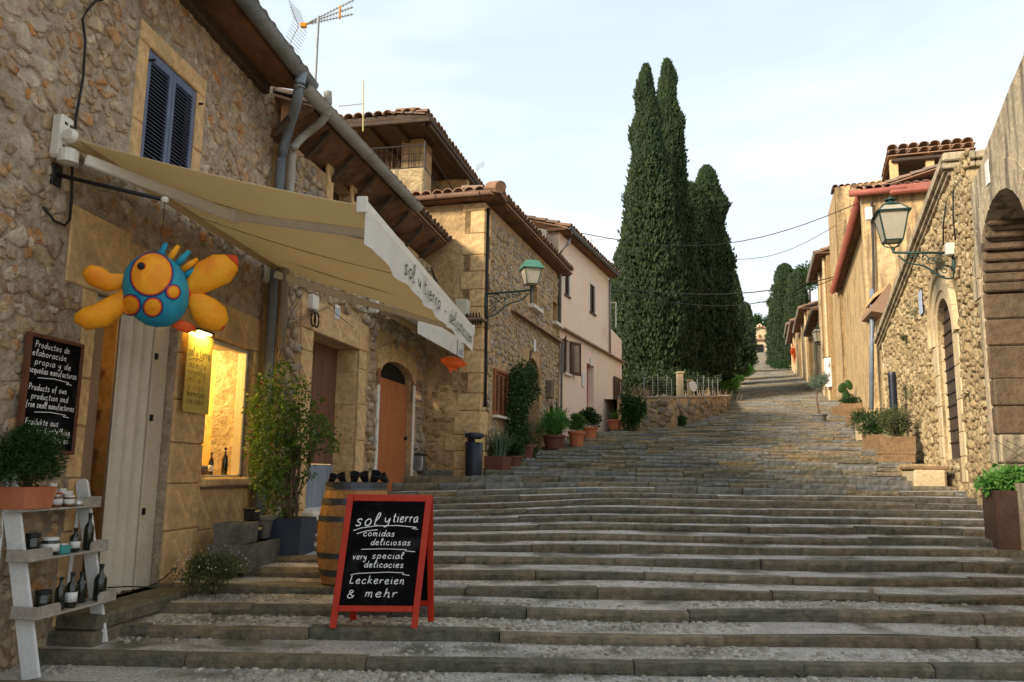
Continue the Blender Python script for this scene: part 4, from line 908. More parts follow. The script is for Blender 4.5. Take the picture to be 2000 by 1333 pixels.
bc=fp(305,568); axu=ex*math.cos(tb)-ez*math.sin(tb); azu=ex*math.sin(tb)+ez*math.cos(tb)
blob(bd,bc,axu*rx_,azu*rz_,ey*rd_,1); bd.build('body',m_bluef,fish,smooth=True)
def fish_surface(px,py,lift=.0):
    P=fp(px,py)-bc; x=P.dot(axu)/rx_; z=P.dot(azu)/rz_; q=max(.02,1-x*x-z*z); nn=(axu*(x/rx_)+azu*(z/rz_)+ey*(math.sqrt(q)/rd_)).normalized()
    return bc+axu*(x*rx_)+azu*(z*rz_)+ey*(math.sqrt(q)*rd_)+nn*lift,nn
def patch(px,py,ra,rb,mt,name,lift,ang=0.,par=fish,dome=.0):
    vs=[];F=[];n=22; ca_,sa_=math.cos(ang),math.sin(ang)
    for rg in range(5):
        t=rg/4
        for k in range(n):
            a_=2*math.pi*k/n; dx,dy=math.cos(a_)*ra*t,math.sin(a_)*rb*t; x,y_=px+dx*ca_-dy*sa_,py+dx*sa_+dy*ca_
            vs.append(fish_surface(x,y_,lift-(.005 if rg==4 else 0)+dome*(1-t*t))[0])
    for rg in range(4):
        for k in range(n): F.append((rg*n+k,rg*n+(k+1)%n,(rg+1)*n+(k+1)%n,(rg+1)*n+k))
    return MB().add(vs,F).build(name,mt,par,smooth=True)
# eye and spots: navy ring, red ring, orange face
for nm,px,py,ra,rb,an in(('eye',295,538,33,39,.25),('spot',263,600,14.5,17,0),('spot',302,600,14,16,.2),('spot',335,568,10,11,0)):
    w_=5.5 if nm=='eye' else 4.5
    o1=patch(px,py,ra+w_,rb+w_,m_navy,nm+'_rim',.006,an); patch(px,py,ra+2,rb+2,m_redf,'red_ring',.011,an,o1); patch(px,py,ra-.8,rb-.8,m_orangef,'orange_disc',.016,an,o1)
ep,en=fish_surface(278,526,.012); mb=MB(); blob(mb,ep,ex*.032,ez*.030,ey*.030,1,14,8); mb.build('eye_socket',m_redf,fish,smooth=True)
mb=MB(); blob(mb,ep+ey*.014+ex*-.004,ex*.026,ez*.026,ey*.026,1,14,8); mb.build('pupil',m_inkk,fish,smooth=True)
# lips
taper([(262,556),(245,556),(222,561),(200,552),(186,548),(176,549)],[8,15,18,21,18,6]).build('upper_lip',m_orangef,fish,smooth=True)
taper([(258,562),(252,585),(236,604),(212,625),(186,634),(168,634)],[9,16,22,25,22,8]).build('lower_lip',m_orangef,fish,smooth=True)
# tail lobes
taper([(358,570),(372,556),(395,530),(422,512),(438,498),(447,484)],[8,20,32,33,22,3],.5).build('tail_lobe',m_orangef,fish,smooth=True)
taper([(440,494),(444,489),(447,483)],[19,11,3],.56).build('tail_tip',m_redf,fish,smooth=True)
taper([(362,566),(376,578),(396,596),(414,612),(426,626),(431,636)],[8,19,30,32,22,5],.5).build('tail_lobe',m_orangef,fish,smooth=True)
taper([(423,620),(428,630),(431,637)],[20,13,4],.56).build('tail_tip',m_redf,fish,smooth=True)
mb=MB(); blob(mb,fp(360,567),ex*.045,ez*.055,ey*.04,1,12,8); mb.build('tail_root',m_redf,fish,smooth=True)
# fins below and fingers on the back
taper([(312,633),(322,628),(334,620)],[4,10,6],.4).build('belly_fin',m_orangef,fish,smooth=True); taper([(333,628),(352,632),(370,636),(382,636)],[5,11,11,4],.35).build('side_fin',m_redf,fish,smooth=True)
for (x0,y0,x1,y1,mt_) in((303,512,316,474,m_bluef),(322,508,339,476,m_orangef),(338,514,360,484,m_bluef),(350,522,376,498,m_orangef),(354,534,378,517,m_bluef)):
    taper([(x0,y0),((x0+x1)/2,(y0+y1)/2),(x1,y1)],[6,6.5,4],.8,10).build('back_spike',mt_,fish,smooth=True)
# ================================================================ second house (doors 13 and orange), left
hb=T('pebble_stone_house','rubble stone house with brown door 13, orange arched door and long tiled eaves','house',(-3,12,-.8))
sB0=B.hit(550,600)[0]-.02; sB1=0.0+B.hit(832,800)[0]; zB=B.hit(760,448)[1]
h13=hrect(B,612,640,688,1000); h13['z1']=B.hit(648,662)[1]; h13['z0']=B.hit(600,1000)[1]
hor=hrect(B,742,708,800,965,.28); hor['z1']=B.hit(768,706)[1]; hor['z0']=B.hit(780,968)[1]
hvent=hrect(B,806,738,824,788); hup=hrect(B,651,345,684,392); hup['z0']=B.hit(665,410)[1]
print('B',sB0,sB1,zB,h13,hor,hup)
wall(B,[(sB0,zB),(sB1,zB)],-2,[h13,hor,hvent,hup],.45).build('wall',m_mortar_h,hb)
MB().quad(B.p(sB1,0,-2),B.p(sB1,-5,-2),B.p(sB1,-5,zB),B.p(sB1,0,zB)).build('end_wall',m_mortar_h,hb)
frb=[]
def bb(a,b,c,d,n1=.02,m=m_sand,**k): block(B,hb,m,a,b,c,d,-.03,n1,**k); frb.append((min(a,b),max(a,b),min(c,d),max(c,d)))
zz=-1.5
while zz<h13['z1']-.02:
    t=min(zz+R.uniform(.42,.6),h13['z1']); t=h13['z1'] if h13['z1']-t<.2 else t
    bb(h13['s0']-R.uniform(.34,.4),h13['s0'],zz,t); bb(h13['s1'],h13['s1']+R.uniform(.28,.36),zz,t); zz=t
bb(h13['s0']-.42,h13['s1']+.33,h13['z1'],h13['z1']+.42)
for (s_,e_) in((h13['s0'],1),(h13['s1'],-1)):   # reveals
    zz=h13['z0']
    while zz<h13['z1']-.05:
        t=min(zz+R.uniform(.45,.6),h13['z1']); t=h13['z1'] if h13['z1']-t<.2 else t
        MB().bbox(B.p(s_+e_*.008,-.22,(zz+t)/2),B.d*.008,B.n*.19,ZA*((t-zz)/2-.003),.004).build('reveal_block',m_sand,hb); zz=t
# white surround of the orange door
for (a,b,c,d) in((hor['s0']-.10,hor['s0'],hor['z0'],hor['z1']-.28),(hor['s1'],hor['s1']+.10,hor['z0'],hor['z1']-.28)): bb(a,b,c,d,.025,m_white,name='white_jamb')
c_=(hor['s0']+hor['s1'])/2; w_=(hor['s1']-hor['s0'])/2
pts=[B.p(c_-w_*math.cos(math.pi*k/12),-.02,hor['z1']-.28+.28*math.sin(math.pi*k/12)) for k in range(13)]
pts+=[B.p(c_+w_+.10,-.02,hor['z1']-.28),B.p(c_+w_+.16,-.02,hor['z1']+.12),B.p(c_+w_*.3,-.02,hor['z1']+.33),B.p(c_-w_*.4,-.02,hor['z1']+.33),B.p(c_-w_-.12,-.02,hor['z1']+.12),B.p(c_-w_-.10,-.02,hor['z1']-.28)]
# spandrel from strips so that it stays well shaped
sp=MB(); nn_=16
for i in range(nn_):
    a=c_-w_-.12+(2*w_+.24)*i/nn_; b=c_-w_-.12+(2*w_+.24)*(i+1)/nn_
    lo=lambda s: hor['z1']-.28+(.28*math.sqrt(max(0,1-((s-c_)/w_)**2)) if abs(s-c_)<w_ else 0)
    hi=lambda s: hor['z1']+.30-.16*((s-c_)/w_)**2
    sp.prism([B.p(a,-.03,lo(a)),B.p(b,-.03,lo(b)),B.p(b,-.03,hi(b)),B.p(a,-.03,hi(a))],B.n*.052)
sp.build('arched_head',m_sand,hb); frb.append((c_-w_-.13,c_+w_+.13,hor['z1']-.3,hor['z1']+.32))
bb(hup['s0']-.22,hup['s0'],hup['z0'],hup['z1']+.12); bb(hup['s1'],hup['s1']+.22,hup['z0'],hup['z1']+.12)
MB().bbox(B.p((hup['s0']+hup['s1'])/2,-.2,(hup['z0']+hup['z1'])/2),B.d*((hup['s1']-hup['s0'])/2),B.n*.02,ZA*((hup['z1']-hup['z0'])/2)).build('window_shutter',m_brownsh,hb)
def okB(s,z):
    if not(sB0+.02<s<sB1-.02) or z>zB-.03: return False
    for h in(h13,hor,hvent,hup):
        if h['s0']-.03<s<h['s1']+.03 and h['z0']-.0<z<h['z1']+.02: return False
    for (a,b,c,d) in frb:
        if a-.02<s<b+.02 and c-.02<z<d+.02: return False
    return True
rubble(B,hb,m_rubble_b,sB0,sB1,-1.6,zB,okB,cell=.17,asp=.78,gap=.016,proud=.05,parts=280,seed=9,keep=.96)
def planks(w,par,s0,s1,z0,z1,n,mt,k,topf=None,name='plank'):
    for i in range(k):
        a=s0+(s1-s0)*i/k+.003; b=s0+(s1-s0)*(i+1)/k-.003; zt=topf((a+b)/2) if topf else z1
        MB().bbox(w.p((a+b)/2,n+R.uniform(-.002,.002),(z0+zt)/2),w.d*((b-a)/2),w.n*.018,ZA*((zt-z0)/2),.004).build(name,mt,par)
d13=T('brown_door','recessed old brown plank door under number 13 with grey blue lower boards','door',B.p(h13['s0'],-.32,h13['z0']))
zmid=h13['z0']+.62
planks(B,d13,h13['s0'],h13['s1'],zmid,h13['z1'],-.36,m_doorb,6); planks(B,d13,h13['s0'],h13['s1'],h13['z0'],zmid-.01,-.35,m_doorg,6,name='lower_board')
MB().bbox(B.p((h13['s0']+h13['s1'])/2,-.12,h13['z0']-.05),B.d*((h13['s1']-h13['s0'])/2+.1),B.n*.3,ZA*.06,.02).build('threshold',m_white,d13)
MB().bbox(B.p((h13['s0']+h13['s1'])/2+.1,-.337,h13['z0']+1.05),B.d*.05,B.n*.004,ZA*.07,.003).build('pinned_note',m_paper,d13)
dor=T('orange_arched_door','varnished orange plank door with arched head in a white surround','door',B.p(hor['s0'],-.1,hor['z0']))
planks(B,dor,hor['s0'],hor['s1'],hor['z0'],0,-.12,m_wood,7,topf=lambda s: hor['z1']-.30)
MB().bbox(B.p(c_,-.15,hor['z1']-.15),B.d*w_,B.n*.01,ZA*.16).build('fanlight',m_black,dor)
MB().lathe(B.p(hor['s1']-.1,-.10,hor['z0']+1.0),[(.0,0),(.03,0),(.035,.03),(.02,.05)],10,ax=B.n).build('door_knob',m_iron,dor)
vt=T('wall_vent','small louvred wooden vent in the rubble right of the orange door','vent',B.p(hvent['s0'],0,hvent['z0']))
louvre(vt,B,hvent['s0'],hvent['s1'],hvent['z0'],hvent['z1'],-.01,mat('grey_brown_vent_wood',[(.22,.17,.12),(.3,.24,.17)],4,.1,20),7,fw=.035)
mbx=B.hit(812,905); mb_=T('mailbox','dark grey metal mailbox on the wall right of the orange door','mailbox',B.p(mbx[0],0,mbx[1]))
MB().bbox(B.p(mbx[0],.07,mbx[1]),B.d*.17,B.n*.07,ZA*.15,.02).build('body',m_zinc,mb_); MB().bbox(B.p(mbx[0],.08,mbx[1]+.16),B.d*.18,B.n*.08,ZA*.015,.006).build('lid',m_iron,mb_); MB().tube([B.p(mbx[0]-.14,.15,mbx[1]-.12),B.p(mbx[0]-.15,.17,mbx[1]),B.p(mbx[0]-.12,.15,mbx[1]+.12)],.01).build('handle',m_alu,mb_)
q_=B.hit(655,610); t_=tag(MB().bbox(B.p(q_[0],.03,q_[1]),B.d*.075,B.n*.006,ZA*.10,.004).build('number_plate',m_paper,None),'white plate with blue number 13 above the brown door','number plate')
tx=MB(); write(tx,'13',B.p(q_[0]-.055,.0375,q_[1]-.05),B.d,ZA,B.n,.055,.016,width=.105,jit=0,slant=0); tx.build('number',m_inkb,t_)
q_=B.hit(772,674); tag(MB().bbox(B.p(q_[0],.04,q_[1]),B.d*.05,B.n*.006,ZA*.08,.004).build('number_plate',m_zinc2,None),'small grey plate on the arched head above the orange door','number plate')
q_=B.hit(737,735); tag(MB().bbox(B.p(q_[0],.03,q_[1]),B.d*.06,B.n*.006,ZA*.13,.004).build('wall_plaque',m_shutw,None),'small red brown tile plaque left of the orange door','plaque')
q_=B.hit(603,592); j_=T('junction_box','grey junction box with looped black cables above the brown door','junction box',B.p(q_[0],0,q_[1]))
MB().bbox(B.p(q_[0],.06,q_[1]),B.d*.09,B.n*.05,ZA*.10,.015).build('case',m_alu,j_)
for k in range(2): MB().tube([B.p(q_[0]-.05+.1*k+.07*math.sin(t*.7),.10,q_[1]-.22-.10*math.cos(t*.7)) for t in range(10)],.012,5).build('cable_loop',m_cable,j_,smooth=True)
# eaves of the second house
sgB0=B.hit(604,172,.55)[0]; zgB=(B.hit(640,205,.52)[1]+B.hit(790,405,.52)[1])/2; sgB1=B.hit(822,428,.52)[0]; seB=B.hit(903,523,.6)[0]
print('eaveB',sgB0,sgB1,seB,zgB, B.hit(640,205,.72),B.hit(815,430,.72),B.hit(903,523,.8))
eave(B,hb,sgB0,sgB1,zB,.34,zgB+.10,m_zinc2,rg=.10,tparts=60,ts=.22,cut=.6,depth=3.6,rise=.36)
eave(B,hb,sgB1,seB,zB,.34,zgB+.10,m_zinc2,gut=False,tparts=60,ts=.22,depth=3.6,rise=.36)
for k in range(9):
    s_=sgB0+.3+(seB-sgB0-.4)*k/8; MB().bbox((B.p(s_,.16,(zB+zgB)/2+.0)),B.d*.035,(B.n*.16+ZA*((zgB+.08-zB)/2)),ZA*.04,.006).build('rafter_end',m_dark,hb)
MB().tube([BH(622,268,.10),BH(722,372,.10)],.04,8).build('eaves_duct',m_zinc,hb,smooth=True)
# downpipes
def pipe(name,label,pts,r,mt,mc=None,clips=(),par=None):
    t=T(name,label,'downpipe',pts[-1]); MB().tube(pts,r,12).build('pipe',mt,t,smooth=True)
    for c,n_ in clips:
        MB().lathe(c,[(r+.002,-.015),(r+.012,-.012),(r+.012,.012),(r+.002,.015)],12).build('collar',mc or mt,t)
    return t
_v=AH(548,335,.13); _q=AH(552,300,.16)
pA=sm3([AH(590,140,.62),AH(584,172,.60),AH(578,205,.52),AH(564,252,.28),_q,_v])+[V((_v.x,_v.y,z_)) for z_ in(2.0,1.0,.0,-1.0)]
pipe('downpipe','blue grey drainpipe falling from the dark gutter between the two left houses',pA,.062,m_bluepipe,m_zinc,[(A.p(sE-.07,.10,z_),0) for z_ in(2.4,.9,-.2)]+[(pA[4],0)])
sx_=sB0+.32
_v=BH(569,330,.10)
pB=sm3([BH(640,180,.52),BH(640,212,.52),BH(628,238,.42),BH(598,262,.2),BH(574,290,.11),_v])+[V((_v.x,_v.y,z_)) for z_ in(2.2,1.4)]
pipe('downpipe','pale grey drainpipe bending back from the lighter gutter to join the blue grey one',pB,.05,m_zinc2,m_zinc2,[(pB[6],0),(pB[12],0)])
# ================================================================ TV antennas
Yan=11.2; pa=at(616,160,Yan); pt=at(622,42,Yan)
an=T('tv_antenna','television antenna with orange fittings on a mast above the left gutter','antenna',pa)
MB().tube([pa-V((0,0,.9)),pt+V((0,0,.08))],.018,8).build('mast',m_zinc,an)
bl_=at(592,50,Yan); b1=at(690,14,Yan+.2); u1=at(692,0,Yan+.2); u2=at(690,28,Yan+.2)
for e_ in(u1,b1,u2): MB().tube([bl_,e_],.008,5).build('boom',m_zinc2,an)
el=MB()
for e_ in(u1,b1,u2):
    for k in range(14): c=bl_.lerp(e_,.18+k*.06); el.tube([c-V((.0,.07,.02)),c+V((.0,.07,.02))],.003,4); el.tube([c-V((.0,.0,.03)),c+V((.0,0,.03))],.003,4)
el.build('elements',m_zinc2,an)
rf=MB(); o_=at(583,52,Yan)
for sgn in(1,-1):
    for k in range(8): c=o_+V((-.02-.015*k,0,sgn*.045*k)); rf.tube([c+V((0,-.22,0))*1,c+V((0.10,.18,0))],.004,4)
    rf.tube([o_,o_+V((-.14,0,sgn*.34))],.006,4)
rf.build('reflector',m_zinc2,an)
MB().bbox(at(593,50,Yan),V((.045,0,0)),V((0,.03,0)),V((0,0,.035)),.01).build('feed_box',m_orange,an); MB().bbox(at(664,25,Yan+.15),V((.012,0,0)),V((0,.02,0)),V((0,0,.10)),.005).build('spreader',m_orange,an)
def mast(px,y0,y1,Y,label,arm=None,r=.014,arm2=None):
    t=T('tv_antenna',label,'antenna',at(px,y1,Y)); MB().tube([at(px,y1+12,Y),at(px+1,y0,Y)],r,6).build('mast',m_yel if r>.013 else m_zinc2,t)
    if arm: MB().tube([at(*arm[0],Y),at(*arm[1],Y)],r*.7,5).build('cross_arm',m_zinc2,t)
    return t
mast(709,158,245,17,'bare mast with a thin side arm behind the left roofs',((709,203),(662,208)))
t=mast(1154,465,500,26,'thin antenna mast on the pink house roof',((1154,470),(1198,466)),.010)
t=T('tv_antenna','tiny rake antenna just visible past the dark loggia roof','antenna',at(942,340,22))
for k in range(4): MB().tube([at(930,334-k*3,22),at(946,324-k*3,22)],.006,4).build('element',m_zinc2,t)
# ================================================================ corner house (ochre), beyond
hc=T('corner_house','ochre corner house with cut stone quoins, small windows and iron lamp','house',(-.57,15.5,-.2))
zH=H.hit(948,395)[1]; sH1=H.hit(1093,700)[0]; zHf=HF.hit(900,400)[1]; zH=(zH+zHf)/2
hsh=hrect(H,965,725,998,820); hsh['z0']=H.hit(980,815)[1]; hsh['z1']=H.hit(982,732)[1]
harch=hrect(H,1026,700,1053,880,.55); harch['z1']=H.hit(1040,700)[1]; harch['z0']=H.hit(1045,868)[1]; 
hw1=hrect(H,1035,560,1049,608); hw1['z1']=H.hit(1042,556)[1]; hw1['z0']=H.hit(1042,600)[1]; hw2=hrect(H,1080,568,1090,612); hw2['z0'],hw2['z1']=hw1['z0'],hw1['z1']
print('H',zH,sH1,hsh,harch,hw1)
wall(H,[(0,zH),(sH1,zH)],-1.5,[hsh,harch,hw1,hw2],.4).build('side_wall',m_mortar_h,hc)
wall(HF,[(-4.5,zH),(0,zH)],-1.5,[],.4).build('front_wall',m_mortar_h,hc)
wall(W(*(H.p(sH1,0,0).xy),.30,perp=True),[(-5,zH),(0,zH)],-1.5,[],-.3,).build('back_wall',m_mortar_h,hc)
zz=-.7;k=0; frh=[]
while zz<zH-.05:
    t=min(zz+R.uniform(.30,.46),zH); t=zH if zH-t<.15 else t
    la,lb=(.46,.26) if k%2 else (.28,.38)
    if zz<.9: la+=.25
    block(HF,hc,m_sand,-la,0.02,zz,t,-.05,.02+.0*k,name='quoin',b=.025); block(H,hc,m_sand,0.021,lb,zz,t,-.05,.018,name='quoin',b=.02); frh.append((la,lb,zz,t)); zz=t;k+=1
for (x,y) in((862,770),(875,800)):
    q=HF.hit(x,y); block(HF,hc,m_sand,q[0]-.3,q[0]+.25,q[1]-.17,q[1]+.17,-.03,.02,name='stone_block',b=.02)
def okHF(s,z):
    for la,lb,c,d in frh:
        if s>-la-.02 and c-.02<z<d+.02: return False
    return s<0 and z<zH-.05 and (z<1.7 or R.random()<.35)
rubble(HF,hc,m_rubble_h,-3.2,0,-1.,zH,okHF,cell=.19,asp=.72,gap=.02,proud=.022,parts=200,seed=21,keep=.9)
def okH(s,z):
    for la,lb,c,d in frh:
        if s<lb+.02 and c-.02<z<d+.02: return False
    for h in(hsh,harch,hw1,hw2):
        if h['s0']-.12<s<h['s1']+.12 and h['z0']-.08<z<h['z1']+.12: return False
    return 0<s<sH1-.02 and z<zH-.05
rubble(H,hc,m_rubble_b,0,sH1,-.8,zH,okH,cell=.15,asp=.8,gap=.02,proud=.022,parts=260,seed=22,keep=.92)
# string course (tile ledge) and its drop pipe
zl1=(H.hit(1035,622)[1]+H.hit(1088,676)[1])/2; sl0=H.hit(1000,600)[0]-.1
for k in range(int((sH1-sl0)/.3)): 
    a=sl0+k*.3; MB().bbox(H.p(a+.15,.06,zl1),H.d*.148,H.n*.08+ZA*-.02,ZA*.022,.006).build('ledge_tile',m_tile,hc)
pipe('downpipe','thin dark drainpipe between the ochre corner house and the pink house',[H.p(sH1-.12,.12,zl1-.02),H.p(sH1-.10,.08,zl1-.2),H.p(sH1-.10,.07,.5)],.03,m_zinc,None,[])
# windows
for h,lb_ in((hw1,'sill'),(hw2,'sill')):
    MB().bbox(H.p((h['s0']+h['s1'])/2,.05,h['z0']-.05),H.d*((h['s1']-h['s0'])/2+.10),H.n*.09,ZA*.045,.01).build('window_sill',m_white,hc)
    wi=MB().bbox(H.p((h['s0']+h['s1'])/2,-.16,(h['z0']+h['z1'])/2),H.d*((h['s1']-h['s0'])/2),H.n*.01,ZA*((h['z1']-h['z0'])/2)).build('window',m_winglass,hc)
    bar(H,wi,h['s0'],h['s0']+.05,h['z0'],h['z1'],-.15,-.10,m_zinc2,'frame'); bar(H,wi,h['s1']-.05,h['s1'],h['z0'],h['z1'],-.15,-.10,m_zinc2,'frame')
shw=T('wooden_shutters','red brown louvred wooden shutters in the ground floor window of the ochre corner house','shutters',H.p(hsh['s0'],0,hsh['z0']))
a,b,c,d=hsh['s0'],hsh['s1'],hsh['z0'],hsh['z1']
bar(H,shw,a-.06,a,c,d+.06,-.03,.05,m_shutw,'casing'); bar(H,shw,b,b+.06,c,d+.06,-.03,.05,m_shutw,'casing'); bar(H,shw,a,b,d,d+.06,-.03,.048,m_shutw,'casing')
for k in range(4): louvre(shw,H,a+(b-a)*k/4+.003,a+(b-a)*(k+1)/4-.003,c,d,-.0,m_shutw,16,fw=.035,individual=False)
bar(H,shw,a-.08,b+.1,c-.05,c,-.03,.12,m_white,'sill'); MB().bbox(H.p((a+b)/2,-.2,(c+d)/2),H.d*((b-a)/2),H.n*.01,ZA*((d-c)/2)).build('window_back',m_black,shw)
dg=T('green_arched_door','grey green door in the arched opening behind the flowering climber','door',H.p(harch['s0'],-.25,harch['z0']))
planks(H,dg,harch['s0'],harch['s1'],harch['z0'],harch['z1']-.75,-.3,mat('grey_green_door',[(.06,.09,.085),(.10,.14,.13)],4,.2,20),5)
MB().bbox(H.p((harch['s0']+harch['s1'])/2,-.36,harch['z1']-.5),H.d*((harch['s1']-harch['s0'])/2+.02),H.n*.01,ZA*.55).build('fanlight',m_black,dg)
hm=H.hit(1067,765); MB().bbox(H.p(hm[0],.09,hm[1]+.05),H.d*.14,H.n*.08,ZA*.22,.02).build('meter_box',mat('brown_metal_box',[(.14,.11,.08),(.2,.16,.12)],4,.1,20),None,label='brown metal box on the wall right of the green arched door',cat='box')
q_=H.hit(1042,675); tag(MB().bbox(H.p(q_[0],.03,q_[1]),H.d*.09,H.n*.006,ZA*.15,.004).build('wall_tile',m_paper,None),'white tile plaque above the green arched door','plaque')
# eaves: front (gutter) and side (tiles only)
zeF=(HF.hit(870,395,.5)[1]); zeF=zH+.03
MB().prism([HF.p(-4.5,-.2,zH),HF.p(-4.5,.22,zH+.05),HF.p(-4.5,.22,zH+.12),HF.p(-4.5,-.2,zH+.12)],HF.d*4.9).build('soffit',m_soffit,hc)
class _X: pass
eave(HF,hc,-4.5,.25,zH+.02,.24,zH+.05,mat('terracotta_gutter',[(.20,.12,.08),(.30,.19,.13)],3,.15,20),rg=.075,tparts=24,ts=.22,depth=.7,seg=.9,rise=.12)
eave(H,hc,-.28,sH1+.1,zH+.015,.28,zH+.045,m_zinc,gut=False,tparts=60,ts=.22,depth=.8,rise=.15)
MB().lathe(H.p(-.35,.32,zH+.16),[(.12,-.25),(.10,.25)],8,ax=(H.n*-.7+H.d*.7+ZA*.3)).build('hip_tile',m_tile,hc)
# vertical cables and conduit on the corner
q0=H.hit(953,400,.03); MB().tube([H.p(q0[0],.04,zH-.1),H.p(q0[0]-.02,.05,3),H.p(q0[0]+.02,.05,1.8),H.p(q0[0],.05,1.2)],.03,6).build('wall_cable',m_cable,None,smooth=True,label='thick black cable bundle down the corner of the ochre house behind the lamp',cat='cable')
cb_=MB(); P0=B.p(seB-1.0,.25,zB-.25); P1=HF.p(-.35,.15,HF.hit(925,620)[1])
for k in range(3): cb_.tube([P0.lerp(P1,t/8)+V((0,0,-(.18+.1*k)*math.sin(math.pi*t/8))) for t in range(9)],.012,5)
cb_.build('slung_cables',m_cable,None,smooth=True,label='slack black cables slung from the tiled eaves to the ochre corner house',cat='cable')
q_=HF.hit(908,605); cbx=MB().bbox(HF.p(q_[0],.12,q_[1]),HF.d*.13,HF.n*.10,ZA*.16,.02).build('cable_box',mat('cream_box',[(.5,.48,.36),(.58,.55,.42)],3,.05,20),None,label='cream cable box on the corner stones under the slung cables',cat='box')
q_=HF.hit(930,628); cd=T('insulator_ledge','tile ledge with tangled cable joints on the corner of the ochre house','ledge',HF.p(q_[0],.1,q_[1]))
MB().bbox(HF.p(q_[0]-.02,.14,q_[1]),HF.d*.24,HF.n*.16,ZA*.025,.008).build('tile',m_tile,cd)
for k in range(5): MB().tube([HF.p(q_[0]-.15+.07*k,.2,q_[1]+.03),HF.p(q_[0]-.1+.06*k,.24,q_[1]+.12),HF.p(q_[0]-.05+.05*k,.15,q_[1]+.02-.12),],.014,5).build('cable_joint',m_cable,cd,smooth=True)
# ---------------------------------------------------------------- street lanterns
def lantern(t,base,h,wt,wb,mc,mf,dome=False,facing=0.):
    """glass body widening upward from base; wt/wb: half widths top and bottom"""
    ca_,sa_=math.cos(facing),math.sin(facing); X_=V((ca_,sa_,0)); Y_=V((-sa_,ca_,0)); c=lambda i,w_,z_: base+X_*(w_*(1,1,-1,-1)[i])+Y_*(w_*(-1,1,1,-1)[i])+ZA*z_
    gh=h*.62
    for i in range(4):
        j=(i+1)%4; p=[c(i,wb,0),c(j,wb,0),c(j,wt,gh),c(i,wt,gh)]; nr=(p[1]-p[0]).cross(p[3]-p[0]).normalized()
        MB().prism([q-nr*.004 for q in p],nr*.006).build('glass_pane',m_lglass,t)
    f=MB()
    for i in range(4): f.tube([c(i,wb,0),c(i,wt,gh)],h*.018,5)
    for w_,z_ in((wb,0),(wt,gh)):
        for i in range(4): f.tube([c(i,w_,z_),c((i+1)%4,w_,z_)],h*.016,5)
    f.build('frame',mf,t)
    if dome:
        f=MB()
        for i in range(4): f.tube([c(i,wt*1.05,gh),c(i,wt*.55,gh+h*.16)],h*.014,5); f.tube([c(i,wt*1.12,gh-.01),c((i+1)%4,wt*1.12,gh-.01)],h*.022,5); f.tube([c(i,wt*.55,gh+h*.16),c((i+1)%4,wt*.55,gh+h*.16)],h*.018,5)
        f.build('upper_frame',mf,t)
        for i in range(4):
            j=(i+1)%4; p=[c(i,wt,gh+.005),c(j,wt,gh+.005),c(j,wt*.55,gh+h*.155),c(i,wt*.55,gh+h*.155)]; nr=(p[1]-p[0]).cross(p[3]-p[0]).normalized(); MB().prism([q-nr*.003 for q in p],nr*.004).build('upper_pane',m_lglass,t)
        MB().lathe(base+ZA*(gh+h*.16),[(wt*.72,0),(wt*.62,h*.035),(wt*.42,h*.07),(wt*.25,h*.09),(wt*.22,h*.12),(wt*.42,h*.13),(wt*.42,h*.15),(wt*.15,h*.18),(wt*.1,h*.21),(.003,h*.24)],16).build('dome_cap',mc,t,smooth=False)
        f=MB()
        for i in range(4): f.tube([c(i,wb,0),c(i,wb*.8,-h*.07),base+ZA*(-h*.16)],h*.012,5)
        f.build('lower_cage',mf,t); MB().lathe(base-ZA*(h*.20),[(.0,0),(.03,.01),(.035,.04),(.02,.06)],10).build('finial',mf,t)
    else:
        cap=MB(); vs=[c(i,wt*1.25,gh) for i in range(4)]+[c(i,wt*.72,gh+h*.30) for i in range(4)]+[c(i,wt*1.25,gh-.012) for i in range(4)]
        cap.add(vs,[(i,(i+1)%4,4+(i+1)%4,4+i) for i in range(4)]+[(4,5,6,7),(11,10,9,8)]+[(8+i,8+(i+1)%4,(i+1)%4,i) for i in range(4)]); cap.build('cap',mc,t)
    MB().lathe(base+ZA*(gh*.25),[(.0,0),(.03,.01),(wb*.35,gh*.3),(.03,gh*.5),(0,gh*.55)],10).build('bulb',m_paper,t,smooth=True)
def bracket(t,p0,p1,drop,mt,sc_=.02):
    """ornate scrolled bracket from wall point p0 to tip p1"""
    f=MB(); d=p1-p0; f.tube([p0,p1],sc_,8); L_=d.length; dn=d.normalized()
    f.tube([p0+ZA*.02,p0-ZA*drop],sc_*1.3,8)
    f.tube([p0-ZA*drop+dn*(L_*.92*t_)+ZA*(drop*(t_**1.6)*.92)-ZA*(drop*.10*math.sin(t_*9)) for t_ in [k/14 for k in range(15)]],sc_*.7,6)
    f.build('arm',mt,t,smooth=True)
    def scroll(c,r,tn,ph,thk):
        q=MB(); q.tube([c+dn*(r*(1-k/26)*math.cos(ph+k*.36*tn))+ZA*(r*(1-k/26)*math.sin(ph+k*.36*tn)) for k in range(22)],thk,5); q.build('scroll',mt,t,smooth=True)
    for (u_,v_,r,tn) in((.10,.40,.30,1),(.24,.28,.22,-1),(.36,.30,.18,1),(.48,.22,.15,-1),(.60,.2,.13,1),(.72,.12,.10,-1),(.16,.72,.15,-1)): scroll(p0+dn*(L_*u_)-ZA*(drop*v_),drop*r,tn,u_*9,sc_*.45)
l1=T('wall_lantern','green capped street lantern on a scrolled bracket at the ochre corner house','street lamp',H.p(.1,.0,0))
Pw=at(948,575,15.55); Pt=at(1040,567,15.6); bracket(l1,Pw+V((0,.0,0)),Pt,.42,m_green,.02)
MB().tube([Pt,Pt+ZA*.08],.02,6).build('neck',m_green,l1)
lantern(l1,at(1037,556,15.6),.50,.165,.105,m_greenc,m_green,facing=.25)
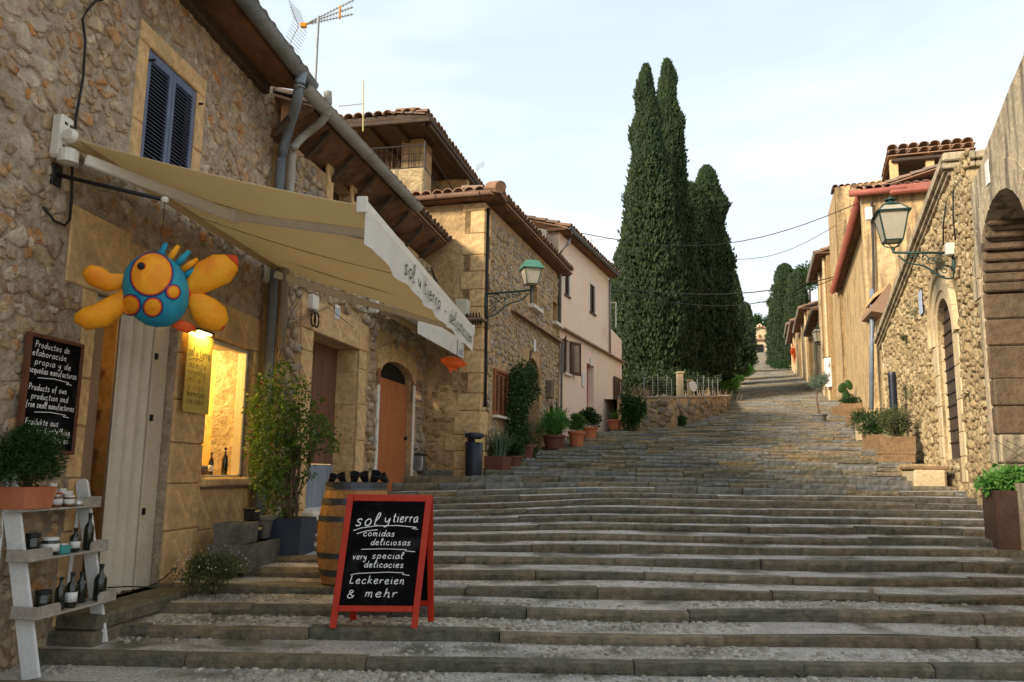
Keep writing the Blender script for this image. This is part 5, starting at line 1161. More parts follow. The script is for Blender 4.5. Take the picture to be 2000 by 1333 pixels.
# ================================================================ loggia tower above the corner house
TW=W(-2.2,18.0,.22); 
tz=at(850,222,18).z; Pc=at(848,228,18); TW=W(Pc.x-.5,18.3,.22); TF=W(Pc.x-.5,18.3,.22,perp=True)
lg=T('roof_loggia','dark timbered roof loggia with ochre pillar, iron railing and stone parapet','loggia',V((Pc.x,18.3,zH)))
zr=Pc.z
tile_roof(TF,lg,-3.2,.50,.55,zr-.04,.12,1.2,20,.24); tile_roof(TW,lg,-.55,6.2,.5,zr-.04,.12,.9,40,.24)
MB().prism([TF.p(-3.2,.5,zr-.14),TF.p(.5,.5,zr-.14),TF.p(.5,-6.3,zr-.14),TF.p(-3.2,-6.3,zr-.14)],ZA*.10).build('soffit',m_dark,lg)
for k in range(6): MB().bbox(TF.p(-3.0+.66*k,-2,zr-.20),TF.d*.06,TF.n*2.4,ZA*.055,.01).build('rafter',m_dark,lg)
MB().bbox(TW.p(3,.42,zr-.19),TW.d*3.2,TW.n*.05,ZA*.05,.01).build('fascia_board',m_dark,lg); MB().bbox(TF.p(-1.3,.46,zr-.19),TF.d*1.85,TF.n*.04,ZA*.05,.01).build('fascia_board',m_dark,lg)
zpar=TF.hit(850,332)[1]; zlow=zH-.2
pl=HF.hit(785,300)[0]
a_=TF.hit(784,300,-.6)[0]; b_=TF.hit(826,300,-.6)[0]
MB().bbox(TF.p((a_+b_)/2,-.95,(zr-.15+zpar-.6)/2),TF.d*((b_-a_)/2),TF.n*.35,ZA*((zr-.15-zpar+.6)/2),.02).build('pillar',m_mortar_h,lg)
MB().bbox(TF.p(-1.6,-3.4,(zr+zlow)/2-.1),TF.d*2.0,TF.n*.1,ZA*((zr-zlow)/2-.12),.01).build('back_wall',m_mortar_h,lg)
MB().bbox(TF.p(-2.0,-3.28,zpar+.5),TF.d*.5,TF.n*.02,ZA*.75,.01).build('loggia_door',m_dark,lg)
MB().bbox(TF.p(-1.6,-1.8,zlow-.1),TF.d*2.1,TF.n*1.8,ZA*.1,.02).build('terrace_slab',m_mortar_h,lg)
rubp=MB().bbox(TF.p(-1.1,.05,(zpar+zlow)/2),TF.d*1.45,TF.n*.16,ZA*((zpar-zlow)/2),.03).build('front_parapet',m_rubble_r,lg)
MB().bbox(TW.p(1.7,-.10,(zpar+zlow)/2-.03),TW.d*1.8,TW.n*.14,ZA*((zpar-zlow)/2-.02),.03).build('side_parapet',m_mortar_h,lg)
rl=MB(); zt5=zpar+.62
for z_ in(zt5,zpar+.08): rl.tube([TF.p(-3.3,.02,z_-.0),TF.p(.30,.02,z_),TW.p(5.5,-.12,z_)],.016,6)
for k in range(26): q=TF.p(-3.2+.135*k,.02,zpar+.06); rl.tube([q,q+ZA*.56],.007,4)
for k in range(36): q=TW.p(.15*k+.1,-.12,zpar+.06); rl.tube([q,q+ZA*.56],.007,4)
for z_ in(zpar+.25,zpar+.42): rl.tube([TF.p(-3.3,.02,z_),TF.p(.30,.02,z_)],.007,4)
for q in(TF.p(.30,.02,zpar),TF.p(-1.2,.02,zpar)): rl.tube([q,q+ZA*.72],.02,6)
rl.build('railing',m_iron,lg)
ds_=blades('dry_stalks',m_straw,None,at(768,388,16.4),120,.75,.012,.18,5,.5,label='dry reddish stalks growing on the roof below the loggia',cat='plant')
blades('dry_stalks',m_straw,None,at(812,402,15.9),110,.42,.012,.16,6,.6,label='low dry weeds at the end of the pale gutter',cat='plant')
# ================================================================ pink house
hp=T('pink_house','pale pink plastered house with dark shutters and a tiled string course','house',(1.22,21.5,.6))
sP1=K.hit(1190,700)[0]; zP=K.hit(1098,456)[1]-.05; print('P',sP1,zP,K.hit(1100,470),K.hit(1185,585))
hp1=hrect(K,1103,505,1112,545); hp1['z0']=K.hit(1107,572)[1]; hp2=hrect(K,1152,560,1162,612); 
hp2['z0'],hp2['z1']=K.hit(1157,612)[1],K.hit(1157,558)[1]; hp1['z1']=hp2['z1']; hp1['z0']=hp2['z0']
hp3=hrect(K,1102,668,1112,732); hp3['z0'],hp3['z1']=K.hit(1107,730)[1],K.hit(1107,664)[1]; hp4=hrect(K,1146,705,1160,815); hp4['z0'],hp4['z1']=K.hit(1152,812)[1],K.hit(1152,712)[1]; hp5=hrect(K,1196,740,1208,800)
wall(K,[(0,zP),(sP1,zP)],-.5,[hp1,hp2,hp3,hp4],.35).build('wall',m_pink,hp)
KF=W(1.22,21.5,.38,perp=True); KE=K.p(sP1,0,0)
MB().quad(KF.p(0,0,-.5),KF.p(-6,0,-.5),KF.p(-6,0,zP+1.6),KF.p(0,0,zP)).build('gable_wall',m_white,hp)
KX=W(KE.x,KE.y,.38,perp=True); MB().quad(KX.p(0,0,-.5),KX.p(-6,0,-.5),KX.p(-6,0,zP+1.6),KX.p(0,0,zP)).build('gable_wall',m_pink,hp)
eave(K,hp,-.15,sP1+.15,zP,.24,zP+.03,m_zinc,gut=True,rg=.06,tparts=40,ts=.24,depth=3)
for h in(hp1,hp2):
    s_=T('louvred_window','narrow dark louvred window in white surround, upper floor of the pink house, %s'%('nearer the corner house' if h is hp1 else 'farther up the street'),'window',K.p(h['s0'],0,h['z0']),'upper windows of the pink house')
    bar(K,s_,h['s0']-.14,h['s0'],h['z0']-.02,h['z1']+.12,-.05,.012,m_white,'surround'); bar(K,s_,h['s1'],h['s1']+.14,h['z0']-.02,h['z1']+.12,-.05,.012,m_white,'surround'); bar(K,s_,h['s0'],h['s1'],h['z1'],h['z1']+.12,-.05,.012,m_white,'surround')
    m2=(h['s0']+h['s1'])/2; louvre(s_,K,h['s0'],m2-.004,h['z0'],h['z1'],-.05,m_brownsh,16,individual=False,fw=.04); louvre(s_,K,m2+.004,h['s1'],h['z0'],h['z1'],-.05,m_brownsh,16,individual=False,fw=.04); bar(K,s_,h['s0']-.05,h['s1']+.05,h['z0']-.05,h['z0'],-.05,.05,m_brownsh,'sill')
    MB().bbox(K.p(m2,-.1,(h['z0']+h['z1'])/2),K.d*((h['s1']-h['s0'])/2),K.n*.01,ZA*((h['z1']-h['z0'])/2)).build('window_back',m_black,s_)
def open_leaf(par,w,s,z0,z1,wid,ang,sgn,mt=m_brownsh):   # leaf hinged at s swung out
    d=w.d*math.cos(ang)*sgn+w.n*math.sin(ang); nn_=V((d.y,-d.x,0)); class_=W(0,0,0); class_.o=w.p(s,.02,0); class_.d=d; class_.n=nn_
    louvre(par,class_,0,wid,z0,z1,0,mt,22,individual=False,fw=.05)
s3=T('open_shutters','pair of dark brown shutters standing open at the ground floor window of the pink house','shutters',K.p(hp3['s0'],0,hp3['z0']))
wd3=hp3['s1']-hp3['s0']; open_leaf(s3,K,hp3['s0'],hp3['z0'],hp3['z1'],.5,.35,-1); open_leaf(s3,K,hp3['s1'],hp3['z0'],hp3['z1'],.5,.35,1)
MB().bbox(K.p((hp3['s0']+hp3['s1'])/2,-.2,(hp3['z0']+hp3['z1'])/2),K.d*(wd3/2),K.n*.01,ZA*((hp3['z1']-hp3['z0'])/2)).build('window_back',m_winglass,s3); bar(K,s3,hp3['s0']-.05,hp3['s1']+.05,hp3['z0']-.06,hp3['z0'],-.05,.07,m_white,'sill')
s4=T('glazed_wooden_door','narrow orange brown wooden door of the pink house','door',K.p(hp4['s0'],0,hp4['z0'])); planks(K,s4,hp4['s0'],hp4['s1'],hp4['z0'],hp4['z1'],-.2,m_wood,4); bar(K,s4,hp4['s0']+.1,hp4['s1']-.1,hp4['z0']+.5,hp4['z1']-.2,-.185,-.175,m_winglass,'glass_panel')
s5=T('tall_dark_shutter','tall dark louvred shutter leaf at the far end of the pink house','shutters',K.p(hp5['s0'],0,hp5['z0']))
zl2=(K.hit(1100,628)[1]+K.hit(1205,715)[1])/2
for k in range(int((K.hit(1214,700)[0]+.1)/.28)): 
    a=.05+k*.28; MB().bbox(K.p(a+.14,.05,zl2),K.d*.139,K.n*.07-ZA*.015,ZA*.03,.008).build('ledge_tile',m_tile,hp)
tw=T('terrace_wall','lower pink plastered terrace wall at the end of the pink house','wall',K.p(sP1+.1,0,1)); sP2=sP1+3.4; zt6=K.hit(1205,655)[1]; q=K.hit(1214,665)
print('terrace',sP2,q,K.hit(1214,845))
sP2=q[0]
wall(K,[(sP1+.01,K.hit(1192,640)[1]),(sP2,q[1])],-.5,[],.3).build('wall',m_pink,tw)
louvre(s5,K,K.hit(1197,760)[0],K.hit(1212,760)[0],K.hit(1204,806)[1],K.hit(1204,738)[1],.05,m_brownsh,24,individual=False)
rl=MB(); 
for x_ in(1188,1203): p=at(x_,640,27.5); rl.tube([p,at(x_,592,27.5)],.02,5)
rl.tube([at(1188,592,27.5),at(1203,592,27.5)],.02,5); rl.build('terrace_frame',m_alu,None,label='thin pale metal frame standing on the pink terrace wall',cat='frame')
for (x,y,nm) in((1154,707,'above'),(1138,742,'beside')):
    q_=K.hit(x,y); tag(MB().bbox(K.p(q_[0],.02,q_[1]),K.d*.12,K.n*.006,ZA*(.12 if nm=='above' else .2),.004).build('wall_tile',m_paper,None),'small pale tile plaque %s the narrow wooden door of the pink house'%nm,'plaque')
pipe('downpipe','dark drainpipe at the near upper corner of the pink house',[K.p(-.05,.42,zP+.05),K.p(-.05,.3,zP-.35),K.p(-.08,.07,zP-.6),K.p(-.08,.06,zl2)],.045,m_zinc,None)
pipe('downpipe','thin pipe down the far corner of the pink house',[K.p(sP1-.08,.05,zP-.1),K.p(sP1-.08,.05,zl2)],.03,m_zinc,None)
# ================================================================ garden wall, gate, fence, cypresses
def segwall(name,label,pts,topf,th,mt,rub,seed,cell=.2,cat='wall',parts=200,side=1):
    t=T(name,label,cat,V((pts[0][0],pts[0][1],gz(*pts[0])-.2)))
    for i,(a,b) in enumerate(zip(pts,pts[1:])):
        m=(b[0]-a[0])/(b[1]-a[1]) if abs(b[1]-a[1])>1e-3 else 1e3*(1 if b[0]>a[0] else -1)
        w=W(a[0],a[1],m,side=side); 
        if b[1]<a[1]: w.d=-w.d; w.n=-w.n
        L_=math.hypot(b[0]-a[0],b[1]-a[1]); zt0,zt1=topf(*a),topf(*b)
        zb=min(gz(*a),gz(*b))-.4
        wall(w,[(0,zt0),(L_,zt1)],zb,[],th).build('wall_core',mt,t)
        ok=lambda s,z: 0<s<L_ and z<zt0+(zt1-zt0)*s/L_-.02
        rubble(w,t,rub,0,L_,zb+.2,max(zt0,zt1),ok,cell=cell,asp=.75,gap=.02,proud=.05,parts=parts,seed=seed+i)
        cp=MB(); k=int(L_/.35)
        for j in range(k): s_=(j+.5)*L_/k; cp.bbox(w.p(s_,-th/2,zt0+(zt1-zt0)*s_/L_+.03),w.d*(L_/k/2-.005)+ZA*((zt1-zt0)/k/2),w.n*(th/2+R.uniform(.0,.05)),ZA*R.uniform(.03,.06),.02)
        cp.build('coping_stones',rub,t,kind='stuff')
    return t
m_gw=mat('grey_tan_garden_rubble',[(.20,.16,.11),(.38,.29,.18),(.26,.23,.18),(.44,.32,.18)],5,1,18,rnd=.8,bdist=.05)
gw=segwall('garden_wall','low rubble retaining wall under the cypresses left of the steps',[(3.3,25.6),(5.0,25.4),(8.9,34),(11.4,43)],lambda X,Y: lin([(25,2.15),(34,3.05),(43,3.95)],Y)+.1,.4,m_mortar_h,m_gw,31,cell=.28,parts=130)
def post(name,label,px,y0,y1,Y,w_,mt,cat,grp=None,d=None):
    p=at(px,y0,Y); q=at(px,y1,Y); h=(p.z-q.z)/2
    t=T(name,label,cat,q,grp); MB().bbox((p+q)/2,V((w_/2,0,0)),V((0,w_/2,0)),V((0,0,h)),.02).build('shaft',mt,t)
    MB().bbox(V((p.x,p.y,p.z+.03)),V((w_/2+.03,0,0)),V((0,w_/2+.03,0)),V((0,0,.035)),.01).build('cap_stone',mt,t); return t
post('gate_pillar','pale square stone gate pillar in the garden fence, the left one',1328,730,782,32,.24,m_sand_r,'pillar')
gp=post('gate_pillar','lower weathered stone pillar with a round white disc, right of the tall one',1347,745,800,31,.17,m_mortar_r,'pillar')
MB().lathe(at(1353,755,30.8),[(.0,0),(.2,0),(.2,.03),(0,.03)],18,ax=V((.6,-.8,0))).build('white_disc',m_paper,gp)
fn=T('wire_fence','thin wire mesh fence on grey metal posts above the garden wall','fence',at(1300,780,34))
fx=[(1258,33),(1275,33),(1285,33.2),(1302,33.5),(1312,33.5),(1362,34),(1374,34.5),(1384,35),(1392,35.5),(1402,36)]
for x,Y in fx: 
    p=at(x,R.uniform(733,742),Y); q=at(x,782,Y); MB().tube([q,p],.016,5).build('fence_post',m_zinc,fn)
wm=MB()
for (xa,Ya),(xb,Yb) in zip(fx,fx[1:]):
    if xa==1312: continue
    for k in range(9): wm.tube([at(xa,738+k*5,Ya),at(xb,738+k*5,Yb)],.004,3,cap=False)
wm.build('wires',m_zinc2,fn,kind='stuff')
blades('dry_grass',m_straw,None,at(1248,782,31),160,.6,.02,.5,8,.5,label='dry pale tall grass behind the garden wall by the pink house',cat='plant')
blades('dry_grass',m_straw,None,at(1385,780,36),120,.5,.02,1.6,9,.4,label='dry grass clump at the fence near the bright green bushes',cat='plant')
# cypresses: a tapering core of packed upright tufts
def cypress(name,label,grp,px,ybase,ytop,Y,wpx,prof,seed,n=5200,lean=0.,mt=m_cyp):
    rr=random.Random(seed); gro=0.; b=at(px,ybase,Y); tp=at(px,ytop,Y); H_=tp.z-b.z; r=wpx/FPX*Y/2; b=V((b.x,b.y,b.z))
    t=T(name,label,'tree',b,grp); gb=gtop(Y)-1.2
    MB().tube([V((b.x,b.y,gb-.5)),b+ZA*(H_*.3),b+ZA*(H_*.8)],[r*.16,r*.11,.03],8).build('trunk',m_bark,t)
    mb=MB(); lob=[(rr.uniform(0,6.28),rr.uniform(0,1),rr.uniform(.08,.3)) for _ in range(26)]
    def rad(f,a):
        q=lin(prof,f)*r
        for (la,lf,am) in lob:
            d=abs((a-la+math.pi)%(2*math.pi)-math.pi); q+=r*am*lin([(0,1),(.55,0)],d)*max(0,1-abs(f-lf)/.07)*.8
        return q*(1+.045*math.sin(a*7+gro+2*noise.noise(V((f*6,seed,0))))+.16*noise.noise(V((math.cos(a)*2.2,math.sin(a)*2.2,f*H_*.9+seed)))+.10*noise.noise(V((math.cos(a)*6,math.sin(a)*6,f*H_*2.4+seed))))
    # inner dark body so that no sky leaks through the middle
    cv=[];cf=[]; ns_,na=26,14
    for i in range(ns_+1):
        for k in range(na): a=2*math.pi*k/na; f=i/ns_; q=rad(f,a)*.80; cv.append(b+V((math.cos(a)*q+lean*f*H_,math.sin(a)*q,H_*f*.985)))
    for i in range(ns_):
        for k in range(na): cf.append((i*na+k,i*na+(k+1)%na,(i+1)*na+(k+1)%na,(i+1)*na+k))
    mb.add(cv,cf)
    ts=lin([(0,.0),(1,1)],0); ss=max(.075,min(.15,Y*.0031)); n=int(n*1.7)
    for _ in range(n):
        f=rr.random()**.85; a=rr.uniform(0,6.2832)
        if math.sin(a)>.55: continue      # the far side is thinner
        q=rad(f,a)*(rr.uniform(.80,1.04) if rr.random()>.05 else rr.uniform(1.04,1.17)); c=b+V((math.cos(a)*q+lean*f*H_,math.sin(a)*q,H_*f*.99)); o=V((math.cos(a),math.sin(a),0))
        l=ss*rr.uniform(.9,1.9); w_=ss*rr.uniform(.35,.6); up_=(ZA*rr.uniform(.55,1.1)+o*rr.uniform(.15,.75)+V((rr.uniform(-.3,.3),rr.uniform(-.3,.3),0))).normalized()
        s=up_.cross(o); s=s.normalized() if s.length>1e-3 else V((1,0,0)); e=s.cross(up_)
        vs=[c-up_*l*.4,c+s*w_,c+e*w_*.9,c-s*w_,c-e*w_*.9,c+up_*l]
        mb.add(vs,[(0,2,1),(0,3,2),(0,4,3),(0,1,4),(5,1,2),(5,2,3),(5,3,4),(5,4,1)])
    mb.build('crown',mt,t)
    return t
PR=[(0,.55),(.04,.85),(.16,1.0),(.32,.92),(.5,.69),(.7,.45),(.86,.27),(.95,.15),(.985,.07),(1,.01)]
PRr=[(0,.6),(.05,.9),(.25,1),(.55,.92),(.8,.72),(.93,.5),(.98,.3),(1,.05)]
g1='cypresses beside the steps'
cypress('cypress_tree','tallest broad cypress nearest the pink house, left spire of the twin pair',g1,1270,748,123,40,134,PR,1,13000)
cypress('cypress_tree','slim tall cypress forming the right spire of the twin pair',g1,1312,745,113,43,112,[(0,.7),(.2,.95),(.45,.82),(.6,.62),(.8,.4),(.93,.22),(.985,.10),(1,.01)],2,10000)
cypress('cypress_tree','narrow low cypress squeezed between the twin spires and the round topped one',g1,1350,745,356,47,96,PRr,3,6000)
cypress('cypress_tree','round topped broad cypress right of the twin spires',g1,1390,742,324,48,98,[(0,.8),(.2,1),(.45,.88),(.65,.68),(.8,.56),(.9,.44),(.97,.28),(1,.06)],4,9000)
cypress('cypress_tree','shorter cypress against the right flank of the round topped one',g1,1426,735,478,56,66,PR,5,5500)
cypress('cypress_tree','small pointed cypress next to last on the right of the group',g1,1443,728,545,63,56,PR,6,4000)
cypress('cypress_tree','last and lowest cypress of the left group before the chapel',g1,1458,712,592,78,36,PRr,7,2500)
cypress('cypress_tree','dark cypress mass filling the gap behind the twin pair at the fence',g1,1228,752,470,45,74,PRr,8,5000)
def bush(name,label,c,rad,n,l,wd,mt,seed,cat='bush',grp=None,clumps=14,**k):
    t=T(name,label,cat,V(c)-ZA*rad[2],grp); stems('stems',t,V(c)-ZA*rad[2]*1.05,rad[2]*1.2,6,.018,rad[0]*.6,seed); foliage('foliage',mt,t,c,rad,n,l,wd,seed,clumps,**k); return t
bush('dark_hedge','low dark hedge filling the foot of the cypresses behind the fence',at(1320,750,38),(2.6,1.5,.62),4200,.16,.09,m_cyp,11,clumps=40)
bush('dark_hedge','dark undergrowth behind the wire fence left of the tall gate pillar',at(1262,752,36),(1.5,1.,.62),2600,.16,.09,m_cyp,12,clumps=30)
bush('dark_hedge','dark undergrowth right of the gate pillars under the round topped cypress',at(1372,752,41),(1.4,1.,.55),2600,.16,.09,m_cyp,13,clumps=30)
bush('green_bush','bright green rounded bush beside the steps, the lower of two',at(1424,745,49),(1.15,1.,.75),4600,.14,.07,m_leafy,14,clumps=22)
bush('green_bush','bright green rounded bush beside the steps, the upper of two',at(1449,727,57),(1.0,.9,.62),3000,.14,.07,m_leafy,15,clumps=18)
bush('dull_green_bush','dull green low bush at the top end of the garden wall',at(1412,766,42),(.75,.7,.38),1800,.12,.05,m_leafd,16,clumps=16)
bush('dark_bush','dark green bush growing out of the foot of the garden wall',at(1320,822,26.2),(.42,.4,.30),1900,.09,.04,m_leafd,17,clumps=16)
bush('tall_shrub','tall loose green shrub at the end of the pink terrace wall',at(1238,800,24.6),(.50,.5,.72),3200,.10,.045,m_leafd,18,clumps=20)
bush('roadside_bush','grey green scrub on the verge between the bright bushes and the last cypress',at(1466,706,80),(1.2,1.5,.8),1500,.16,.07,m_leafo,19,clumps=18)
def tree(name,label,px,ybase,yc,Y,rp,seed,mt=m_leafo,n=2600,l=.22,asp=1.1):
    b=at(px,ybase,Y); c=at(px,yc,Y); r=rp/FPX*Y; t=T(name,label,'tree',b); MB().tube([b-ZA*2,b.lerp(c,.6),c+ZA*r*.4],[r*.14,r*.09,.03],7).build('trunk',m_bark,t); foliage('crown',mt,t,c,(r,r,r*asp),n,l,l*.5,seed,26); return t
tree('distant_tree','small pale tree seen between the pink house roof and the big cypress',1196,640,530,55,17,41,n=1500)
tree('distant_tree','green tree behind the far end of the pink house',1190,640,590,50,16,42,m_leafd,1200)
for i,(x,yb,yc,Y,r) in enumerate(((1478,690,628,245,14),(1500,690,632,250,14),(1462,700,632,240,14))): tree('hilltop_pine',('green pine behind the chapel, left of its bell gable','dark pine on the right behind the chapel roof','pine on the hilltop beside the last left cypress')[i],x,yb,yc,Y,r,50+i,m_leafd,900,.7)
g2='trees right of the upper steps'
cypress('cypress_tree','broad dark cypress right of the upper steps, its rounded top highest on the left',g2,1540,728,515,88,62,PRr,21,5500)
cypress('cypress_tree','slender cypress in front of the right hand upper group near the lantern',g2,1518,722,590,100,36,PRr,22,2500)
cypress('cypress_tree','cypress behind the far houses, right of the broad dark one',g2,1562,715,530,84,50,PRr,23,3500)
tree('pine_tree','bushy pine topping the right hand tree group above the far roofs',1582,700,540,92,32,24,m_leafd,3500,.35)
tree('pine_tree','small light crowned tree on the left edge of the right hand group',1508,690,592,110,12,25,m_leafo,900,.35)
bush('low_shrubs','low dark shrubs along the right edge of the upper steps',at(1535,722,86),(2.2,3,1.2),2500,.22,.1,m_leafd,26,clumps=26)
# ================================================================ chapel at the top
ch=T('hilltop_chapel','small pale stone chapel with bell gable at the very top of the steps','chapel',at(1487,690,232))
Yc=233; q=lambda x,y,Y=Yc: at(x,y,Y)
f_=[q(1472,690),q(1500,690),q(1500,644),q(1486,638),q(1472,644)]
MB().prism(f_,V((0,10,0))).build('nave',m_sand_r,ch)
MB().prism([q(1469,646,232.4),q(1486,639,232.4),q(1503,645,232.4),q(1503,642,232.4),q(1486,635.5,232.4),q(1469,643,232.4)],V((0,11,0))).build('roof',m_tile,ch)
MB().prism([q(1480,639,232.2),q(1482,639,232.2),q(1482,636,232.2),q(1484,635,232.2),q(1485.5,636,232.2),q(1485.5,639,232.2),q(1488,639,232.2),q(1488,634.5,232.2),q(1484,632,232.2),q(1480,634.5,232.2)],V((0,1,0))).build('bell_gable',m_sand_r,ch)
MB().prism([q(1478,690,232.6),q(1491,690,232.6),q(1491,673,232.6),q(1478,673,232.6)],V((0,.3,0))).build('doorway',m_black,ch)
MB().prism([q(1482,659,232.6),q(1486,659,232.6),q(1486,654,232.6),q(1482,654,232.6)],V((0,.3,0))).build('window',m_shutw,ch)
MB().prism([q(1473,664,232.2),q(1500,664,232.2),q(1500,661.5,232.2),q(1473,661.5,232.2)],V((0,.6,0))).build('porch_cornice',m_tile,ch)
# ================================================================ right side: near stone hall with pointed door
rh=T('stone_hall','pale rubble stone hall with raking coping and pointed arch door on the right','building',R1.p(2,-.2,-.3))
sa=R1.hit(1913,600)[0]; sz1=R1.hit(1722,700)[0]; zc0=R1.hit(1856,318)[1]; zc1=R1.hit(1722,655)[1]; sc0=R1.hit(1856,318)[0]; print('R1',sa,sz1,zc0,zc1,sc0)
hgd=hrect(R1,1827,600,1880,905); hgd['z1']=R1.hit(1847,578)[1]; hgd['z0']=R1.hit(1850,898)[1]; hgd['a']=.75
hnw=hrect(R1,1716,700,1730,790); hnw['z0']=R1.hit(1722,792)[1]; hnw['z1']=R1.hit(1723,632)[1]
print(hgd,hnw)
wall(R1,[(sc0,zc0),(sz1+.2,zc1-.1)],-2,[hgd,hnw],.5).build('wall',m_mortar_r,rh)
frr=[]
def rb(a,b,c,d,n1=.025,m=m_sand_r,w=R1,par=rh,**k): block(w,par,m,a,b,c,d,-.03,n1,**k); frr.append((min(a,b),max(a,b),min(c,d),max(c,d)))
# door surround: jamb blocks, arch voussoirs in two orders
zsp=hgd['z1']-.75
zz=hgd['z0']-.4
while zz<zsp-.02:
    t=min(zz+R.uniform(.4,.62),zsp); t=zsp if zsp-t<.2 else t
    rb(hgd['s0']-R.uniform(.30,.42),hgd['s0'],zz,t); rb(hgd['s1'],hgd['s1']+R.uniform(.30,.42),zz,t); zz=t
cs_=(hgd['s0']+hgd['s1'])/2; ws_=(hgd['s1']-hgd['s0'])/2
for (r0,r1,n1) in((1.0,1.22,.02),(1.22,1.62,.05),(1.62,1.75,.09)):
    for k in range(9):
        a0,a1=math.pi*k/9,math.pi*(k+1)/9; g_=lambda r,a: (cs_-ws_*r*math.cos(a),zsp+(.75+(r-1)*ws_)*math.sin(a))
        pts=[g_(r0,a0),g_(r1,a0),g_(r1,(a0+a1)/2),g_(r1,a1),g_(r0,a1),g_(r0,(a0+a1)/2)]
        c0=(sum(p[0] for p in pts)/6,sum(p[1] for p in pts)/6); pts=[(c0[0]+(p[0]-c0[0])*.985,c0[1]+(p[1]-c0[1])*.985) for p in pts]
        MB().prism([R1.p(p[0],-.04,p[1]) for p in pts],R1.n*(n1+.04)).build('voussoir',m_sand_r,rh)
frr.append((cs_-ws_*1.8,cs_+ws_*1.8,zsp,hgd['z1']+.55))
for e_,s_ in((1,hgd['s0']),(-1,hgd['s1'])):
    zz=hgd['z0']
    while zz<zsp:
        t=min(zz+.6,zsp); MB().bbox(R1.p(s_+e_*.006,-.27,(zz+t)/2),R1.d*.008,R1.n*.22,ZA*((t-zz)/2-.004),.004).build('reveal_block',m_sand_r,rh); zz=t
pd=T('pointed_door','dark iron studded door deep in the pointed arch doorway on the right','door',R1.p(hgd['s0'],-.5,hgd['z0']))
planks(R1,pd,hgd['s0'],hgd['s1'],hgd['z0'],hgd['z1'],-.12,m_dark,6)
gr=MB()
for k in range(12): z_=hgd['z0']+.3+k*.22; gr.tube([R1.p(hgd['s0']+.02,-.085,z_),R1.p(hgd['s1']-.02,-.085,z_)],.012,5)
gr.build('iron_bars',m_iron,pd)
# narrow recess and plaques
MB().bbox(R1.p((hnw['s0']+hnw['s1'])/2,-.4,(hnw['z0']+hnw['z1'])/2),R1.d*((hnw['s1']-hnw['s0'])/2+.02),R1.n*.03,ZA*((hnw['z1']-hnw['z0'])/2+.02)).build('blocked_opening',m_sand_r,rh)
for a,b in((hnw['s0']-.16,hnw['s0']),(hnw['s1'],hnw['s1']+.16)):
    zz=hnw['z0']-.3
    while zz<hnw['z1']: rb(a,b,zz,zz+.5); zz+=.5
def okR(s,z):
    if z>lin([(-1,zc0+.1),(sc0,zc0),(sz1+.2,zc1-.1)],s)-.25 or s<sa-.1 or s>sz1: return False
    for h in(hgd,hnw):
        if h['s0']-.02<s<h['s1']+.02 and h['z0']-.02<z<h['z1']+.02: return False
    for (a,b,c,d) in frr:
        if a-.02<s<b+.02 and c-.02<z<d+.02: return False
    return True
rubble(R1,rh,m_rubble_r,sa-.1,sz1,-1.,zc0,okR,cell=.16,asp=.85,gap=.018,proud=.04,parts=290,seed=51,keep=.93)
# raking coping: three stepped mouldings of separate stones
zr=lambda s: lin([(sc0,zc0),(sz1+.2,zc1-.1)],s)
for (n1,zu,zd_,m_) in((.16,.07,-.07,m_butt),(.10,-.07,-.15,m_butt),(.05,-.15,-.22,m_butt)):
    k=12
    for i in range(k):
        a=sc0+(sz1+.2-sc0)*i/k+.004; b=sc0+(sz1+.2-sc0)*(i+1)/k-.004
        MB().prism([R1.p(a,-.45,zr(a)+zd_),R1.p(b,-.45,zr(b)+zd_),R1.p(b,-.45,zr(b)+zu),R1.p(a,-.45,zr(a)+zu)],R1.n*(n1+.45)).build('coping_stone',m_,rh)
_pc=R1.p(sc0,0,0); RP=W(_pc.x,_pc.y,.31,perp=True); wall(RP,[(0,zc0),(4,zc0)],-2,[],.4,n=-.002).build('end_wall',m_butt,rh)
for i in range(5):
    a_=-.14+.5*i; MB().bbox(RP.p(a_+.25,.02,zc0+.06),RP.d*.247,RP.n*.14,ZA*.07,.02).build('coping_stone',m_butt,rh); MB().bbox(RP.p(a_+.25,.01,zc0-.07),RP.d*.247,RP.n*.08,ZA*.05,.015).build('coping_stone',m_butt,rh)
# drainpipe and lead corner at the low end of the coping
pipe('downpipe','slim blue grey drainpipe at the far end of the pale stone hall',[at(1703,566,23.2),at(1703,640,23.1),at(1702,800,23.0)],.06,m_bluepipe,m_zinc,[(at(1703,650,23.1),0)])
for (x,y,h_,w_,lb,mm) in((1932,338,.30,.11,'white plaque high on the buttress by the great arch',m_paper),):
    pass
q_=R1.hit(1801,592,.03); tag(MB().bbox(R1.p(q_[0],.06,q_[1]),R1.d*.16,R1.n*.008,ZA*.24,.004).build('wall_tile',mat('blue_white_tile',[(.50,.55,.60),(.34,.42,.55),(.60,.62,.62)],9,0,30),None),'pale blue and white tile plaque on the rubble left of the pointed door','plaque')
q_=R1.hit(1862,487,.03); MB().bbox(R1.p(q_[0],.08,q_[1]),R1.d*.07,R1.n*.07,ZA*.10,.01).build('cable_box',m_alu,None,label='small cream cable box where the big lantern bracket meets the wall',cat='box')
for k,(x0,x1,y0,y1) in enumerate(((1848,1842,395,480),(1862,1866,370,470))): 
    a=R1.hit(x0,y0,.06); b=R1.hit(x1,y1,.06); MB().tube([R1.p(a[0],.06,a[1]),R1.p((a[0]+b[0])/2,.08,(a[1]+b[1])/2),R1.p(b[0],.06,b[1])],.014,5).build('wall_cable',m_cable,None,label=['black cable dropping to the big lantern bracket, left one','black cable dropping to the big lantern bracket, right one'][k],cat='cable',smooth=True)
